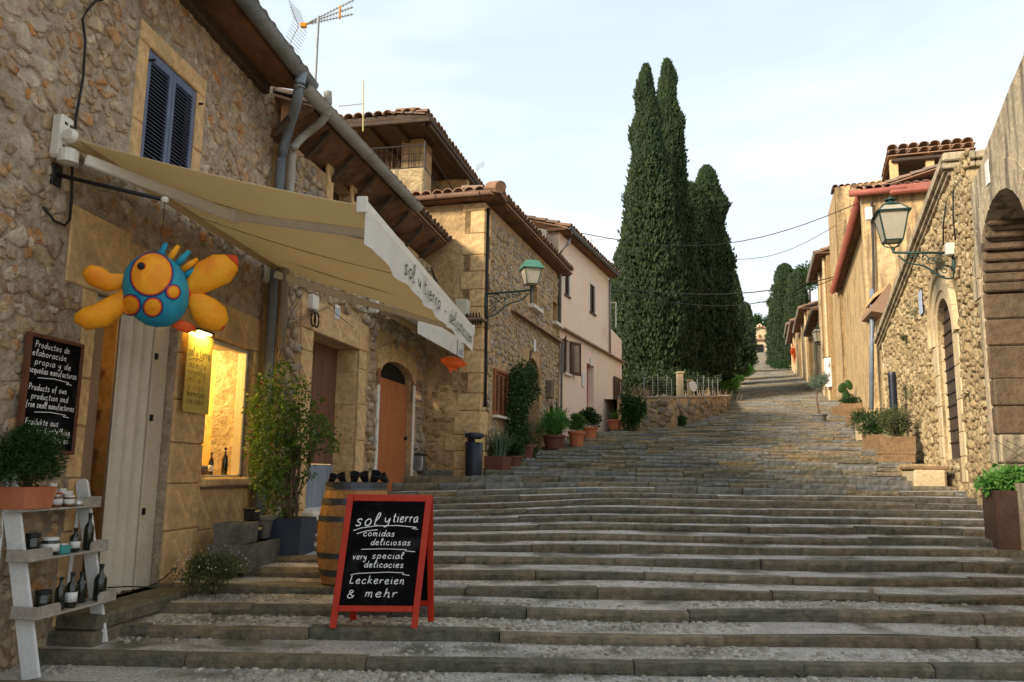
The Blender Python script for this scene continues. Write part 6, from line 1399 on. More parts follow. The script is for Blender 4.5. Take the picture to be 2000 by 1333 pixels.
# the doorstep block and stones
q=GR(1800,948); tb_=T('stone_block_step','worn moulded stone block step below the pointed door','step',q)
qd=R1.hit(1850,900)[0]
MB().bbox(R1.p(qd-.15,.42,-.05),R1.d*.62,R1.n*.26,ZA*.19,.04).build('block',m_sand_r,tb_); MB().bbox(R1.p(qd-.1,.42,.165),R1.d*.66,R1.n*.30,ZA*.03,.02).build('top_slab',m_troughr,tb_)
MB().bbox(R1.p(qd+.9,.35,.0),R1.d*.4,R1.n*.33,ZA*.25,.06).build('rough_step_stone',m_rubble_r,None,label='rough pale stone beside the moulded step of the pointed door',cat='stone')
# ---------------------------------------------------------------- buttress with great arch
bt=T('arched_buttress','tall weathered stone buttress wall with a great round arch at the right edge','building',R0.p(0,-.3,-1))
s9=R0.hit(1913,600)[0]; top0=[R0.hit(x,y) for x,y in((1999,108),(1972,170),(1945,240),(1925,290),(1913,330))]
tp=[(-6,top0[0][1]+3),(top0[0][0],top0[0][1])]+[(a,b) for a,b in top0[1:]]+[(s9+.02,top0[-1][1]-.05)]
tp=sorted(tp); hb0=R0.hit(1993,600)[0]; hb1=R0.hit(1918,640)[0]; print('R0',s9,tp,hb0,hb1)
hga=hole(hb0-1.0,s9-.13,-.05,R0.hit(1958,367)[1],1.05); hga['s0']=hga['s1']-2.3
wall(R0,tp,-2,[hga],2.4).build('wall',m_butt,bt)
MB().quad(R0.p(s9+.02,0,-2),R0.p(s9+.02,-.8,-2),R0.p(s9+.02,-.8,tp[-1][1]),R0.p(s9+.02,0,tp[-1][1])).build('side_face',m_butt,bt)
# coursed masonry on the far side of the deep arch, with two projecting ledges
zz=-1.0; rr_=random.Random(77); zsp_=hga['z1']-1.05; wH=(hga['s1']-hga['s0'])/2
m_bd=mat('shaded_weathered_masonry',[(.075,.05,.03),(.16,.11,.065),(.11,.075,.045)],1.6,.9,10,rnd=.3,bdist=.05,wear=((.09,.07,.05),1.8,.52,.6))  # weathered stone with the deep recess's shade worked into its colour
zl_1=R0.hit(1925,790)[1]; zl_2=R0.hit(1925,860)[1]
while zz<hga['z1']-.12:
    hh_=rr_.uniform(.34,.46) if zz<zsp_ else .13; n_=-.02-rr_.uniform(0,.2); pj=(.04 if zz<zsp_ else .10)+(.15 if zz<zl_1 else 0)+(.10 if zz<zl_2 else 0)
    inset=0 if zz+hh_<zsp_ else wH*(1-math.sqrt(max(0,1-((max(zz,zsp_)-zsp_)/1.05)**2)))
    first=True
    while n_>-2.4:
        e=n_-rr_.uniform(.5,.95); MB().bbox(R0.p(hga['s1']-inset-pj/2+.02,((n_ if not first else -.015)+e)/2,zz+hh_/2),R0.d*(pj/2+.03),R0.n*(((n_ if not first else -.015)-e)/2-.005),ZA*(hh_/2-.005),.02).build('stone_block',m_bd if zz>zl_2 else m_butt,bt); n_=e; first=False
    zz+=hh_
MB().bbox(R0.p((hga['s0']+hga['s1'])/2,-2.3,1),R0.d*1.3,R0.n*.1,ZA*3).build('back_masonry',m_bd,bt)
for k in range(13):
    a0,a1=math.pi*k/13,math.pi*(k+1)/13; c0_=(hga['s0']+hga['s1'])/2; w0_=(hga['s1']-hga['s0'])/2; zs_=hga['z1']-1.05
    g_=lambda r,a:(c0_-w0_*r*math.cos(a),zs_+(1.05+(r-1)*w0_)*math.sin(a)); pts=[g_(1,a0+.01),g_(1.3,a0+.01),g_(1.3,a1-.01),g_(1,a1-.01)]
    MB().prism([R0.p(p[0],-.02,p[1]) for p in pts],R0.n*.035).build('voussoir',m_butt,bt)
q_=R0.hit(1932,338,.0); tag(MB().bbox(R0.p(q_[0],.02,q_[1]),R0.d*.075,R0.n*.008,ZA*.15,.003).build('wall_plaque',m_paper,None),'white plaque high on the buttress left of the great arch','plaque')
# ---------------------------------------------------------------- lantern on the right
q_=R1.hit(1862,500,.02); l2=T('wall_lantern','large black and cream street lantern on ornate green bracket at the right stone hall','street lamp',R1.p(q_[0],0,q_[1]))
Pw=R1.p(q_[0],.02,q_[1]+.05); rr0=ray(1745,494); 
u_=R1.n; qq=V((rr0.y,-rr0.x,0)); pp=-Pw.dot(qq)/u_.dot(qq); Pt=Pw+u_*pp; Pt.z=rr0.z*Pt.y/rr0.y; print('lantern',Pw,Pt,pp)
bracket(l2,Pw,Pt,.42,m_green,.022); MB().tube([Pt,Pt+ZA*.06],.022,6).build('neck',m_green,l2)
cx=at(1742,468,Pt.y); lantern(l2,V((Pt.x,Pt.y,Pt.z+.20)),.80,.235,.14,m_green,m_green,dome=True,facing=-.25)
MB().tube([Pw+R1.n*.03-ZA*.30+R1.d*0+V((0,0,-.1))*math.cos(k*.6)+R1.n*(.12+.12*math.sin(k*.6)) for k in range(9)],.014,5).build('cable_loop',m_cable,l2,smooth=True)
# ================================================================ right: gutter house
gh=T('gutter_house','tall stained ochre house with dark red gutters and tiled roof on the right','house',R2.p(0,0,1))
zg1=R2.hit(1702,350,.3)[1]; zg2=R2.hit(1634,537,.3)[1]; sG=R2.hit(1642,560)[0]; print('R2',zg1,zg2,sG); zG=(zg1+zg2)/2
hgw=hrect(R2,1645,680,1652,770,.3); hgw['z0']=R2.hit(1648,790)[1]; hgw['z1']=R2.hit(1648,672)[1]
wall(R2,[(0,zG),(sG,zG)],0,[hgw],.4).build('street_wall',m_plast_r,gh)
MB().bbox(R2.p((hgw['s0']+hgw['s1'])/2,-.3,(hgw['z0']+hgw['z1'])/2),R2.d*((hgw['s1']-hgw['s0'])/2),R2.n*.02,ZA*((hgw['z1']-hgw['z0'])/2)).build('arched_door',m_wood,gh)
R2F=W(10.35,23.6,.324,perp=True); zGF=zG
wall(R2F,[(0,zGF),(6.5,zGF)],0,[],.4).build('near_wall',m_plast_r,gh)
eave(R2,gh,-.25,sG,zG,.22,zG+.02,m_red,rg=.12,tparts=20,ts=.26,depth=2.4,seg=3)
MB().tube([R2F.p(-.35,.30,zG+.0),R2F.p(1.2,.30,zG+.02)],.10,8).build('red_gutter',m_red,gh,smooth=True)
a=R2F.hit(1742,345,.3)[0]; MB().bbox(R2F.p(a+2,.3,zG+.05),R2F.d*2.1+ZA*.05,R2F.n*.09,ZA*.13,.04).build('red_gutter',m_red,gh)
tile_roof(R2F,gh,-.2,6.2,.30,zG+.10,.35,2.0,26,.26)
# tiled canopy on the roof
ct=T('roof_canopy','open tiled canopy on short pillars on the roof of the gutter house','canopy',R2F.p(1.2,-1.6,zG+.5))
ca0=R2F.hit(1733,300,-1.4)[0]; ca1=R2F.hit(1905,280,-1.4)[0]; zcn=R2F.hit(1735,297,-1.4)[1]; zcn2=R2F.hit(1905,272,-1.4)[1]
CF=W(0,0,0); CF.o=R2F.p(0,-1.4,0); CF.d=R2F.d.copy(); CF.n=R2F.n.copy()
tile_roof(CF,ct,ca0,ca1,.1,zcn+.05,-.12,1.8,14,.30); tile_roof(CF,ct,ca0,ca1,.1,zcn-.12,-.12,1.8,14,.30,name='under_tile')
MB().bbox(CF.p((ca0+ca1)/2,-.8,zcn-.32),CF.d*((ca1-ca0)/2-.1),CF.n*.9,ZA*.05,.02).build('beam',m_dark,ct)
for s_ in(ca0+.18,ca0+1.2,ca1-.25): MB().bbox(CF.p(s_,-.15,zcn-.7),CF.d*.12,CF.n*.12,ZA*.45,.02).build('pillar',m_plast_o,ct)
MB().bbox(CF.p((ca0+ca1)/2,-.35,zcn-.95),CF.d*((ca1-ca0)/2-.1),CF.n*.10,ZA*.20,.03).build('low_wall',m_plast_r,ct)
cab=MB(); 
for x0,y0,x1,y1 in((1702,395,1706,650),): p0=at(x0,y0,23.4); p1=at(x1,y1,23.4); cab.tube([p0,p0.lerp(p1,.5)+V((.03,0,0)),p1],.035,5)
cab.build('wall_cable',m_cable,None,label='black cable running down the near corner of the gutter house',cat='cable')
MB().bbox(at(1697,418,23.3),V((.09,0,0)),V((0,.07,0)),V((0,0,.20)),.02).build('cable_box',m_paper,None,label='white cable box near the top corner of the gutter house',cat='box')
pr=T('porch_roof','small dark tiled porch roof jutting out between gutter house and stone hall','canopy',at(1718,600,22.5))
pa_=[at(1703,598,22.3),at(1738,552,22.3),at(1742,560,22.3),at(1728,612,22.3),at(1702,608,22.3)]; MB().prism(pa_,V((.4,1.6,0))).build('tile_slab',m_tile,pr); MB().prism([at(1706,575,22.4),at(1738,553,22.4),at(1738,560,22.4),at(1706,583,22.4)],V((.4,1.5,0))).build('plaster_edge',m_plast_o,pr)
# taller house behind whose gable faces the camera
tg=T('gable_house','tall narrow house with stained gable just behind the gutter house','house',V((14.3,36.2,3)))
G3=W(14.25,36.0,.3,perp=True); s30=G3.hit(1637,500)[0]; z30=G3.hit(1640,366)[1]; z31=G3.hit(1703,348)[1]
wall(G3,[(s30,z30),(s30+5,z30+.5)],2,[],.4).build('gable_wall',m_plast_r,tg); G3S=W(G3.p(s30,0,0).x,G3.p(s30,0,0).y,.3,side=-1)
wall(G3S,[(0,z30),(4,z30)],2,[],.4).build('street_wall',m_plast_r,tg)
tile_roof(G3,tg,s30-.1,s30+5,.05,z30,.1,1.2,20,.26)
# row of houses up the street on the right
specs=[(40.2,46.5,1622,428,1604,500,m_plast_o),(46.7,56,1612,535,1600,575,m_plast_r),(56.2,66,1600,560,1590,600,m_plast_o),(66.3,78,1590,560,1575,640,m_plast_r),(78.3,92,1580,590,1568,640,m_plast_o)]
zt_=[10.2+1.2,9.9,11.2,12.6,13.6]
rowlab=['ochre row house with overhanging orange tiled eaves, nearest of the far row','stained row house with grey drainpipes, second of the far row','ochre row house with bamboo like pipes, third of the far row','stained row house with long dark eaves, fourth of the far row','last ochre row house before the trees']
for i,((y0,y1,*_ ,mt_),lab) in enumerate(zip(specs,rowlab)):
    off=[.1,-.1,.15,.3,.2][i]; s0=(y0-34.5)/RF.d.y; s1=(y1-34.5)/RF.d.y; zb=gz(RF.p(s0,0,0).x-1,y0); 
    h_=[7.4,4.8,5.2,4.6,4.6][i]; zt=zb+h_
    t=T('row_house',lab,'house',RF.p(s0,off,zb),'houses up the right side of the street')
    wf_=W(RF.p(0,off,0).x,RF.p(0,off,0).y,.30,side=-1); hs_=[]
    n_=3 if y1-y0>9 else 2
    for k in range(n_):
        c=s0+(s1-s0)*(k+.5)/n_; hs_.append(hole(c-.35,c+.35,zt-1.9,zt-.9)); hs_.append(hole(c-.45,c+.45,zb+(.3),zb+2.4) if k%2==0 else hole(c-.3,c+.3,zb+1.3,zb+2.3))
    wall(wf_,[(s0,zt),(s1,zt)],zb-1,hs_,.35).build('street_wall',mt_,t)
    for h in hs_:
        wi=MB().bbox(wf_.p((h['s0']+h['s1'])/2,-.12,(h['z0']+h['z1'])/2),wf_.d*((h['s1']-h['s0'])/2),wf_.n*.02,ZA*((h['z1']-h['z0'])/2)).build('door' if h['z1']-h['z0']>1.5 else 'window',m_brownsh,t)
        bar(wf_,wi,h['s0']-.08,h['s0'],h['z0'],h['z1'],-.1,.03,m_sand_r,'frame_side'); bar(wf_,wi,h['s1'],h['s1']+.08,h['z0'],h['z1'],-.1,.03,m_sand_r,'frame_side')
    wp=W(RF.p(s0,off,0).x,RF.p(s0,off,0).y,.30,perp=True); wall(wp,[(0,zt),(5,zt)],zb-1,[],.3).build('gable_wall',mt_,t)
    eave(wf_,t,s0-.15,s1,zt,.45,zt+.02,m_zinc2,rg=.08,tparts=12,ts=.28,depth=2.5,seg=4)
    for k,f in enumerate((.06,.55)): 
        s_=s0+(s1-s0)*f; p=MB(); p.tube([wf_.p(s_,.10,zt-.1),wf_.p(s_,.10,zb)],.07,6)
        for j in range(6): p.lathe(wf_.p(s_,.10,zb+h_*(j+.5)/6),[(.075,-.03),(.10,0),(.075,.03)],8)
        p.build('drainpipe',m_butt if (i+k)%2 else m_sand_r,t)
# far right wall of gardens above the houses
segwall('verge_wall','low pale rubble wall along the right edge of the upper steps',[(31.0,95),(44,138),(58,184)],lambda X,Y: gz(X-1,Y)+.9,.4,m_mortar_r,m_rubble_r,61,cell=.6,parts=20,side=-1)
# lanterns up the right row
for (x,y0,y1,Y,lab,dm) in((1598,637,668,46,'cream street lantern in front of the far row of houses','d'),(1546,648,664,75,'tiny green street lantern beside the red flowers',0)):
    b=at(x,y1,Y); h=(at(x,y0,Y).z-b.z); t=T('wall_lantern',lab,'street lamp',b); lantern(t,b,h*1.0,h*.26,h*.16,m_green if dm else m_greenc,m_green,dome=bool(dm),facing=.2); e=at(x+(38 if dm else 14),y1+(6 if dm else 4),Y+.6); MB().tube([b-ZA*.14,e],.03,5).build('arm',m_green,t); MB().tube([b,b-ZA*.14],.03,5).build('neck',m_green,t)
    MB().tube([b.lerp(e,.4)-ZA*.1,e-ZA*.35],.02,5).build('brace',m_green,t)
# banner, red flowers
q0=at(1608,699,40.5); bn=T('hanging_banner','white cloth banner hanging on the wall of the far row','banner',at(1622,755,40.4))
MB().prism([at(1609,700,40.4),at(1634,697,40.2),at(1636,753,40.2),at(1612,757,40.4)],V((.03,.03,0))).build('cloth',m_paper,bn); tx=MB(); write(tx,'h',at(1618,718,40.3),V((1,0,0)),ZA,V((0,-1,0)),.16,.03); write(tx,'s',at(1618,734,40.3),V((1,0,0)),ZA,V((0,-1,0)),.12,.03); tx.build('faded_mark',m_zinc2,bn); MB().tube([at(1607,699,40.5),at(1637,696,40.2)],.02,5).build('rod',m_iron,bn)
foliage('red_flowers',m_petalr,None,at(1558,688,72),(.75,.6,1.3),1400,.16,.1,71,16,label='hanging mass of red flowers on the far row of houses',cat='flowers')
# overhead wires
def cable(p,q,sag,r,label): MB().tube([p.lerp(q,t/14)-ZA*(sag*math.sin(math.pi*t/14)) for t in range(15)],r,4).build('overhead_wire',m_cable,None,label=label,cat='wire')
cable(at(1120,453,24),at(1698,388,24),.9,.012,'long overhead wire passing behind the big cypresses to the gutter house')
cable(at(1425,507,44),at(1634,440,36),.5,.014,'thin overhead wire from the cypress tops to the tall gable')
cable(at(1185,562,27.5),at(1634,540,36),.5,.02,'upper wire of the pair crossing the street below the cypress shoulders')
cable(at(1185,566,27.5),at(1634,543,36),.9,.016,'lower wire of the pair crossing the street below the cypress shoulders')
cable(at(1480,590,66),at(1600,560,60),.5,.02,'short far wire over the upper steps')
# ================================================================ things on the street, left side
def basis(p,q):   # unit axes for an upright thing between two ground points p (left) and q (right)
    d=V((q.x-p.x,q.y-p.y,0)).normalized(); return d,V((d.y,-d.x,0))
# ---- A-board
gl,gr_,gb=GR(650,1229),GR(808,1229),GR(857,1204)
ux,un=basis(gl,gr_); wA=(gr_-gl).length*1.02; zA=gl.z
ab=T('pavement_sign','red framed folding chalkboard sign with white handwriting standing on the steps','sign board',(gl+gr_)/2)
Ytop=gl.y+.10; pl_=at(682,966,Ytop); hA=pl_.z-zA; print('aboard',gl,gr_,gb,wA,hA)
back=.20
def leafbd(sgn,front):
    wT=(at(843,960,Ytop)-at(680,966,Ytop)).length
    # corners: bottom at the feet, top at the hinge
    zb_=zA if front else zA
    c0=(gl+gr_)/2; hin=V((at(762,963,Ytop).x,Ytop,0)); d=.0 if front else 2*(Ytop-gl.y)+.14
    B0=V((c0.x,c0.y,zA))+ (V((0.10,d,0)) if not front else V((0,0,0))); Tp=V((hin.x,hin.y,zA+hA))+ (V((0,.05,0)) if not front else V((0,0,0)))
    up=(Tp-B0); L_=up.length; up=up.normalized(); nn_=ux.cross(up).normalized(); nn_= nn_ if nn_.y<0 else -nn_
    if not front: nn_=-nn_
    return B0,up,L_,nn_,wT
for front in(True,False):
    B0,up,L_,nn_,wT=leafbd(1,front); hw_=(wA+wT)/4*1.0; fw=.026
    fr_=MB().bbox(B0+up*(L_*.5)-ux*(hw_-fw*.5),ux*fw,nn_*.011,up*(L_*.5),.004).build('frame_leg',m_redp,ab)
    MB().bbox(B0+up*(L_*.5)+ux*(hw_-fw*.5),ux*fw,nn_*.011,up*(L_*.5),.004).build('frame_leg',m_redp,ab)
    MB().bbox(B0+up*(L_-fw)+ux*0,ux*(hw_-fw*1.5),nn_*.0105,up*fw,.004).build('frame_rail',m_redp,ab); MB().bbox(B0+up*(L_*.145),ux*(hw_-fw*1.5),nn_*.0105,up*fw*.9,.004).build('frame_rail',m_redp,ab)
    sp=MB().bbox(B0+up*(L_*.56),ux*(hw_-fw*1.2),nn_*.004,up*(L_*.42),.001).build('chalk_panel',m_slate,ab)
    if front:
        tx=MB(); O=lambda fx,fy: B0+ux*((fx-.5)*2*(hw_-fw*1.5))+up*(L_*(.165+.78*(1-fy)))+nn_*.0055; W_=2*(hw_-fw*1.5); th=.0075
        write(tx,'sol',O(.07,.235),ux,up,nn_,.055,.009,width=W_*.34,slant=.15); write(tx,'y',O(.46,.205),ux,up,nn_,.042,.008,width=W_*.12,slant=.1); write(tx,'tierra',O(.58,.195),ux,up,nn_,.042,.008,width=W_*.36,slant=.1)
        ribbon(tx,[(0,0),(W_*.1,.022),(W_*.3,.04),(W_*.6,.045),(W_*.86,.032),(W_*.80,.022),(W_*.88,.016)],O(.06,.285),ux,up,nn_,.006); ribbon(tx,[(0,0),(W_*.12,.022),(W_*.28,.034)],O(.11,.315),ux,up,nn_,.006)
        write(tx,'comidas',O(.20,.335),ux,up,nn_,.027,.006,width=W_*.45); write(tx,'deliciosas',O(.32,.42),ux,up,nn_,.027,.006,width=W_*.56)
        ribbon(tx,[(0,0),(W_*.3,.006),(W_*.62,.002),(W_*.6,-.008),(W_*.74,-.014)],O(.20,.465),ux,up,nn_,.005)
        write(tx,'very',O(.10,.56),ux,up,nn_,.027,.006,width=W_*.20); write(tx,'special',O(.36,.55),ux,up,nn_,.027,.006,width=W_*.44); write(tx,'delicacies',O(.27,.635),ux,up,nn_,.027,.006,width=W_*.55)
        ribbon(tx,[(0,-.012),(W_*.1,0),(W_*.5,.012),(W_*.72,.008),(W_*.70,-.004),(W_*.80,-.012)],O(.10,.695),ux,up,nn_,.005)
        write(tx,'Leckereien',O(.10,.79),ux,up,nn_,.033,.0065,width=W_*.76); write(tx,'&',O(.08,.925),ux,up,nn_,.036,.0065,width=W_*.13); write(tx,'mehr',O(.33,.915),ux,up,nn_,.036,.0065,width=W_*.46)
        tx.build('chalk_writing',m_chalk,sp)
MB().tube([gl+V((.03,.05,.3)),gl+V((.05,.33,.3))],.004,4).build('stay_chain',m_iron,ab)
# ---- barrel
gbL,gbR=GR(608,1146),GR(735,1150); cbx=(gbL+gbR)/2+V((0.02,.32,0)); cbx.z=gz(cbx.x,cbx.y)-.04; Yb=cbx.y; zt=at(690,947,Yb).z; Hb=zt-cbx.z; rb_=(at(757,1050,Yb).x-at(618,1050,Yb).x)/2*1.03; print('barrel',cbx,Hb,rb_)
bar_=T('wine_barrel','oak wine barrel with grey steel hoops standing behind the red framed sign','barrel',cbx)
pf=lambda f: rb_*(.80+.20*math.sin(math.pi*f)**.9)
for k in range(22):
    a0,a1=2*math.pi*k/22+.004,2*math.pi*(k+1)/22-.004; vs=[];F=[]
    for i in range(9):
        f=i/8
        for a in(a0,a1):
            for rr__ in(pf(f),pf(f)-.02): vs.append(cbx+V((math.cos(a)*rr__,math.sin(a)*rr__,Hb*f)))
    for i in range(8):
        q=i*4; F+=[(q,q+2,q+6,q+4),(q+1,q+5,q+7,q+3),(q,q+4,q+5,q+1),(q+2,q+3,q+7,q+6)]
    F+=[(0,1,3,2),(32,34,35,33)]
    MB().add(vs,F).build('stave',m_oak,bar_)
for f0,f1 in((.0,.05),(.13,.19),(.30,.35),(.65,.70),(.81,.87),(.955,1.0)):
    MB().lathe(cbx,[(pf(f0)+.001,Hb*f0),(pf(f0)+.005,Hb*f0),(pf(f1)+.005,Hb*f1),(pf(f1)+.001,Hb*f1)],32).build('hoop',m_hoop,bar_,smooth=False)
MB().lathe(cbx+ZA*(Hb-.02),[(0,0),(pf(1)+.015,0),(pf(1)+.015,.045),(0,.045)],28).build('lid',m_hoop,bar_)
for k,(x,y,sc_) in enumerate(((648,933,.9),(668,930,1.),(692,928,1.1),(712,930,1.1),(732,928,1.2),(750,932,1.))):
    p=at(x,y+10,Yb-.06+.10*(k%2)); p.z=cbx.z+Hb+.06*sc_; an=[.9,-.5,.3,-.4,.7,-.9][k]
    ax=V((math.sin(an)*.55,-.5,math.cos(an))).normalized()
    MB().lathe(p,[(.026*sc_,-.05*sc_),(.045*sc_,.04*sc_),(.048*sc_,.045*sc_),(.04*sc_,.045*sc_),(.025*sc_,-.03*sc_)],14,ax=ax).build('tipped_pot',m_iron,None,label='small black tipped pot on the barrel lid, '+('leftmost','second from left','third from left','third from right','second from right','rightmost')[k],cat='pot',group='black pots on the barrel')
# ---- blue planter with rose bush, troughs
def boxplanter(t,c,ux_,uy_,w_,d_,h_,mt,taper_=.94,name='box'):
    vs=[]
    for z_,k in((0,taper_),(h_,1),(h_,.9),(h_*.85,.88)):
        for i,j in((-1,-1),(1,-1),(1,1),(-1,1)): vs.append(c+ux_*(w_/2*i*k)+uy_*(d_/2*j*k)+ZA*z_)
    F=[(3,2,1,0)]
    for r_ in range(3): F+=[(r_*4+i,r_*4+(i+1)%4,r_*4+4+(i+1)%4,r_*4+4+i) for i in range(4)]
    F.append((12,13,14,15)); return MB().add(vs,F).build(name,mt,t)
dA,nA=A.d,A.n
g=GR(602,1086); pc=g+dA*.22-nA*.30; pc.z=gz(g.x,g.y)-.02; Hp=at(600,1014,g.y).z-pc.z
rp2=T('rose_planter','dark blue square planter with a tall leafy climbing rose against the drainpipe','planter',pc)
boxplanter(rp2,pc,dA,nA,.50,.42,Hp,m_bluepl)
top=pc+ZA*Hp
rs=MB(); rr=random.Random(4)
stp=[]
for k in range(11):
    p=top+V((rr.uniform(-.06,.06),rr.uniform(-.06,.06),-.05)); e=at(rr.choice((495,520,540,560,600,630,590,575,555)),rr.uniform(700,850),g.y+.2)+V((rr.uniform(-.08,.08),rr.uniform(-.1,.1),0)); pts=[p.lerp(e,t/7)+V((rr.uniform(-.03,.03)+.08*math.sin(t+k)*(t/7),rr.uniform(-.03,.03),0)) for t in range(8)]; stp.append(pts); rs.tube(pts,[.014*(1-.1*t) for t in range(8)],5)
    for j in (3,4,5,6): q=pts[j]; e2=q+rdir(rr)*.25+ZA*.06; rs.tube([q,q.lerp(e2,.5)+ZA*.03,e2],[.006,.005,.003],4); stp.append([q,e2])
for k in range(7): p=top+V((rr.uniform(-.05,.05),rr.uniform(-.05,.05),0)); rs.tube([p+V((.02*math.sin(t*1.3+k),.02*math.cos(t*1.3+k),t*.10)) for t in range(9)],.016,5)
rs.build('stems',m_bark,rp2,smooth=True)
cl=MB()
cents=[(500,850,.15,.2),(530,820,.16,.2),(540,900,.13,.14),(600,830,.16,.13),(500,920,.14,.2),(585,860,.15,.10),(625,850,.13,.1),(500,770,.16,.16),(520,745,.14,.15),(560,775,.17,.13),(590,810,.15,.12),(610,835,.13,.10),(555,820,.13,.12),(505,840,.17,.17),(515,900,.19,.17),(520,960,.17,.15),(495,800,.15,.15),(540,715,.12,.07),(575,745,.10,.06),(630,860,.09,.09),(600,780,.09,.05),(490,880,.12,.14),(520,1000,.14,.08),(545,860,.10,.10),(640,875,.06,.05),(510,940,.15,.15)]
for (x,y,a,b) in cents:
    c=at(x+12,y,g.y+rr.uniform(-.12,.22)); n_=int(5600*a*b/.02/10*.22)
    for _ in range(n_): d=rdir(rr); q=rr.random()**.5; p=c+V((d.x*a,d.y*a*.8,d.z*b))*q*1.15; leaf(cl,p,(d+rdir(rr)-ZA*.2).normalized(),rdir(rr),rr.uniform(.035,.065),rr.uniform(.024,.042))
for pts in stp:
    for _ in range(24): f=rr.random()**.7*(len(pts)-1); i=min(int(f),len(pts)-2); p=pts[i].lerp(pts[i+1],f-i)+rdir(rr)*.03; leaf(cl,p,rdir(rr),rdir(rr),rr.uniform(.03,.055),rr.uniform(.02,.034))
cl.build('leaves',m_leaf,rp2)
# twigs climbing higher on the wall
tw_=MB()
for pts in (((590,625),(640,600),(690,640)),((545,700),(560,640),(620,600)),((600,560),(570,610),(540,690))):
    ps=[B.hit(x,y,.06) for x,y in pts]; tw_.tube([B.p(s,.06,z) for s,z in ps],.006,4)
tw_.build('bare_twigs',m_bark,None,label='bare climbing twigs on the wall around the junction box',cat='plant')
# stone trough group (fountain) left of planter
g=GR(500,1112); tc_=g-nA*.25+dA*.32; tc_.z=gz(g.x,g.y)-.03
tr=T('long_stone_trough','long low grey stone trough below the shop window','trough',tc_); Ht=at(480,1062,g.y).z-tc_.z
boxplanter(tr,tc_,dA,nA,.95,.42,Ht,m_trough,.97,'basin')
g2_=tc_+ZA*Ht-dA*.28; g2_.z+=0.002
t2=T('small_stone_trough','small rough stone trough standing on the long one, its left side','trough',g2_); boxplanter(t2,g2_,dA,nA,.40,.30,.20,m_trough,.95,'basin')
g3_=tc_+ZA*(Ht+.002)+dA*.30; t3=T('stone_pot','round grey stone pot standing on the long trough, its right side','pot',g3_); pot(t3,g3_,.15,.24,m_trough,'basin')
g4_=tc_+ZA*(Ht+.002)+dA*.03+nA*.02; t4=T('fountain_lantern','small black iron lantern like fountain with yellowish panes between the two stone vessels','fountain',g4_)
for k,(w_,z0,h_) in enumerate(((.10,0,.14),(.075,.2,.12))):
    c=g4_+ZA*(z0+h_/2); MB().bbox(c,dA*w_,nA*w_*.8,ZA*(h_/2),.01).build('iron_box',m_iron,t4); MB().bbox(c+ZA*(h_*.36)+nA*(w_*.8),dA*w_*.8,nA*.004,ZA*(h_*.1),.002).build('brass_strip',m_yel,t4); MB().bbox(c+ZA*(h_*.52),dA*w_*1.1,nA*w_*.9,ZA*.008,.003).build('cover',m_iron,t4)
g5=GR(420,1150); bush('flowering_bush','low bush with tiny white flowers spilling over the step by the shop pier',V((at(418,1110,7.75).x,7.75,at(418,1112,7.75).z)),(.34,.28,.20),3200,.035,.016,m_leafo,81,clumps=22)
fl=MB(); 
for _ in range(90): d=rdir(rr); p=at(418,1108,7.75)+V((d.x*.34,-abs(d.y)*.28,abs(d.z)*.20)); leaf(fl,p,V((rr.uniform(-1,1),-1,.5)).normalized(),rdir(rr),.014,.014)
fl.build('white_flowers',m_petalw,bpy.data.objects['flowering_bush'])
cb2=MB(); 
p0=A.hit(215,1150,.12); cb2.tube([A.p(A.hit(x,y,.14)[0],.14,A.hit(x,y,.14)[1]) for x,y in((210,1148),(250,1146),(290,1147),(320,1130),(345,1108))],.006,5); cb2.build('thin_cable',m_cable,None,label='thin black cable lying along the shop doorstep up to the bush',cat='cable',smooth=True)
# ---- display shelf
fl0,fl1=GR(58,1312),GR(190,1252); print('shelf',fl0,fl1)
dS=(A.d).copy(); Ls_=.76; nS=A.n
base0=V((-3.15,5.75,gz(-3.15,5.75))); base1=base0+dS*Ls_
topz=at(5,920,base0.y+.0).z
sh_=T('ladder_shelf','white painted leaning display shelf with three tiers of delicatessen jars','shelf',base0)
def splank(p0,p1,wd,th,name='side_plank'):
    d=(p1-p0); L_=d.length; u_=d.normalized(); b_=u_.cross(dS).normalized(); mb=MB(); n_=8
    o=[(-wd,0),(wd,0),(wd,L_-wd)]+[(wd*math.cos(a*math.pi/n_),L_-wd+wd*math.sin(a*math.pi/n_)) for a in range(1,n_)]+[(-wd,L_-wd)]
    mb.prism([p0+b_*x+u_*y-dS*th/2 for x,y in o],dS*th); return mb.build(name,m_whitep,sh_)
lean=.33
tA=at(4,922,base0.y-.05); tA=V((tA.x,tA.y,tA.z)); P0a=base0; P1a=base0-nS*(lean)+ZA*(topz-base0.z)
splank(P0a,P1a,.058,.028); 
b1_=base1+nS*.0; zb1=gz(base1.x,base1.y); t1=at(152,936,base1.y); P0b=V((base1.x,base1.y,zb1)); P1b=P0b-nS*lean*.85+ZA*(t1.z-zb1)
splank(P0b,P1b,.048,.028)
P0c=P0a-nS*.42; P1c=P1a-nS*.02; 
MB().tube([P0a-nS*.33,P1a-nS*.0-ZA*.1],.016,6).build('rear_leg',m_whitep,sh_); MB().tube([P0b-nS*.33,P1b-nS*.0-ZA*.1],.016,6).build('rear_leg',m_whitep,sh_)
tiers=[]
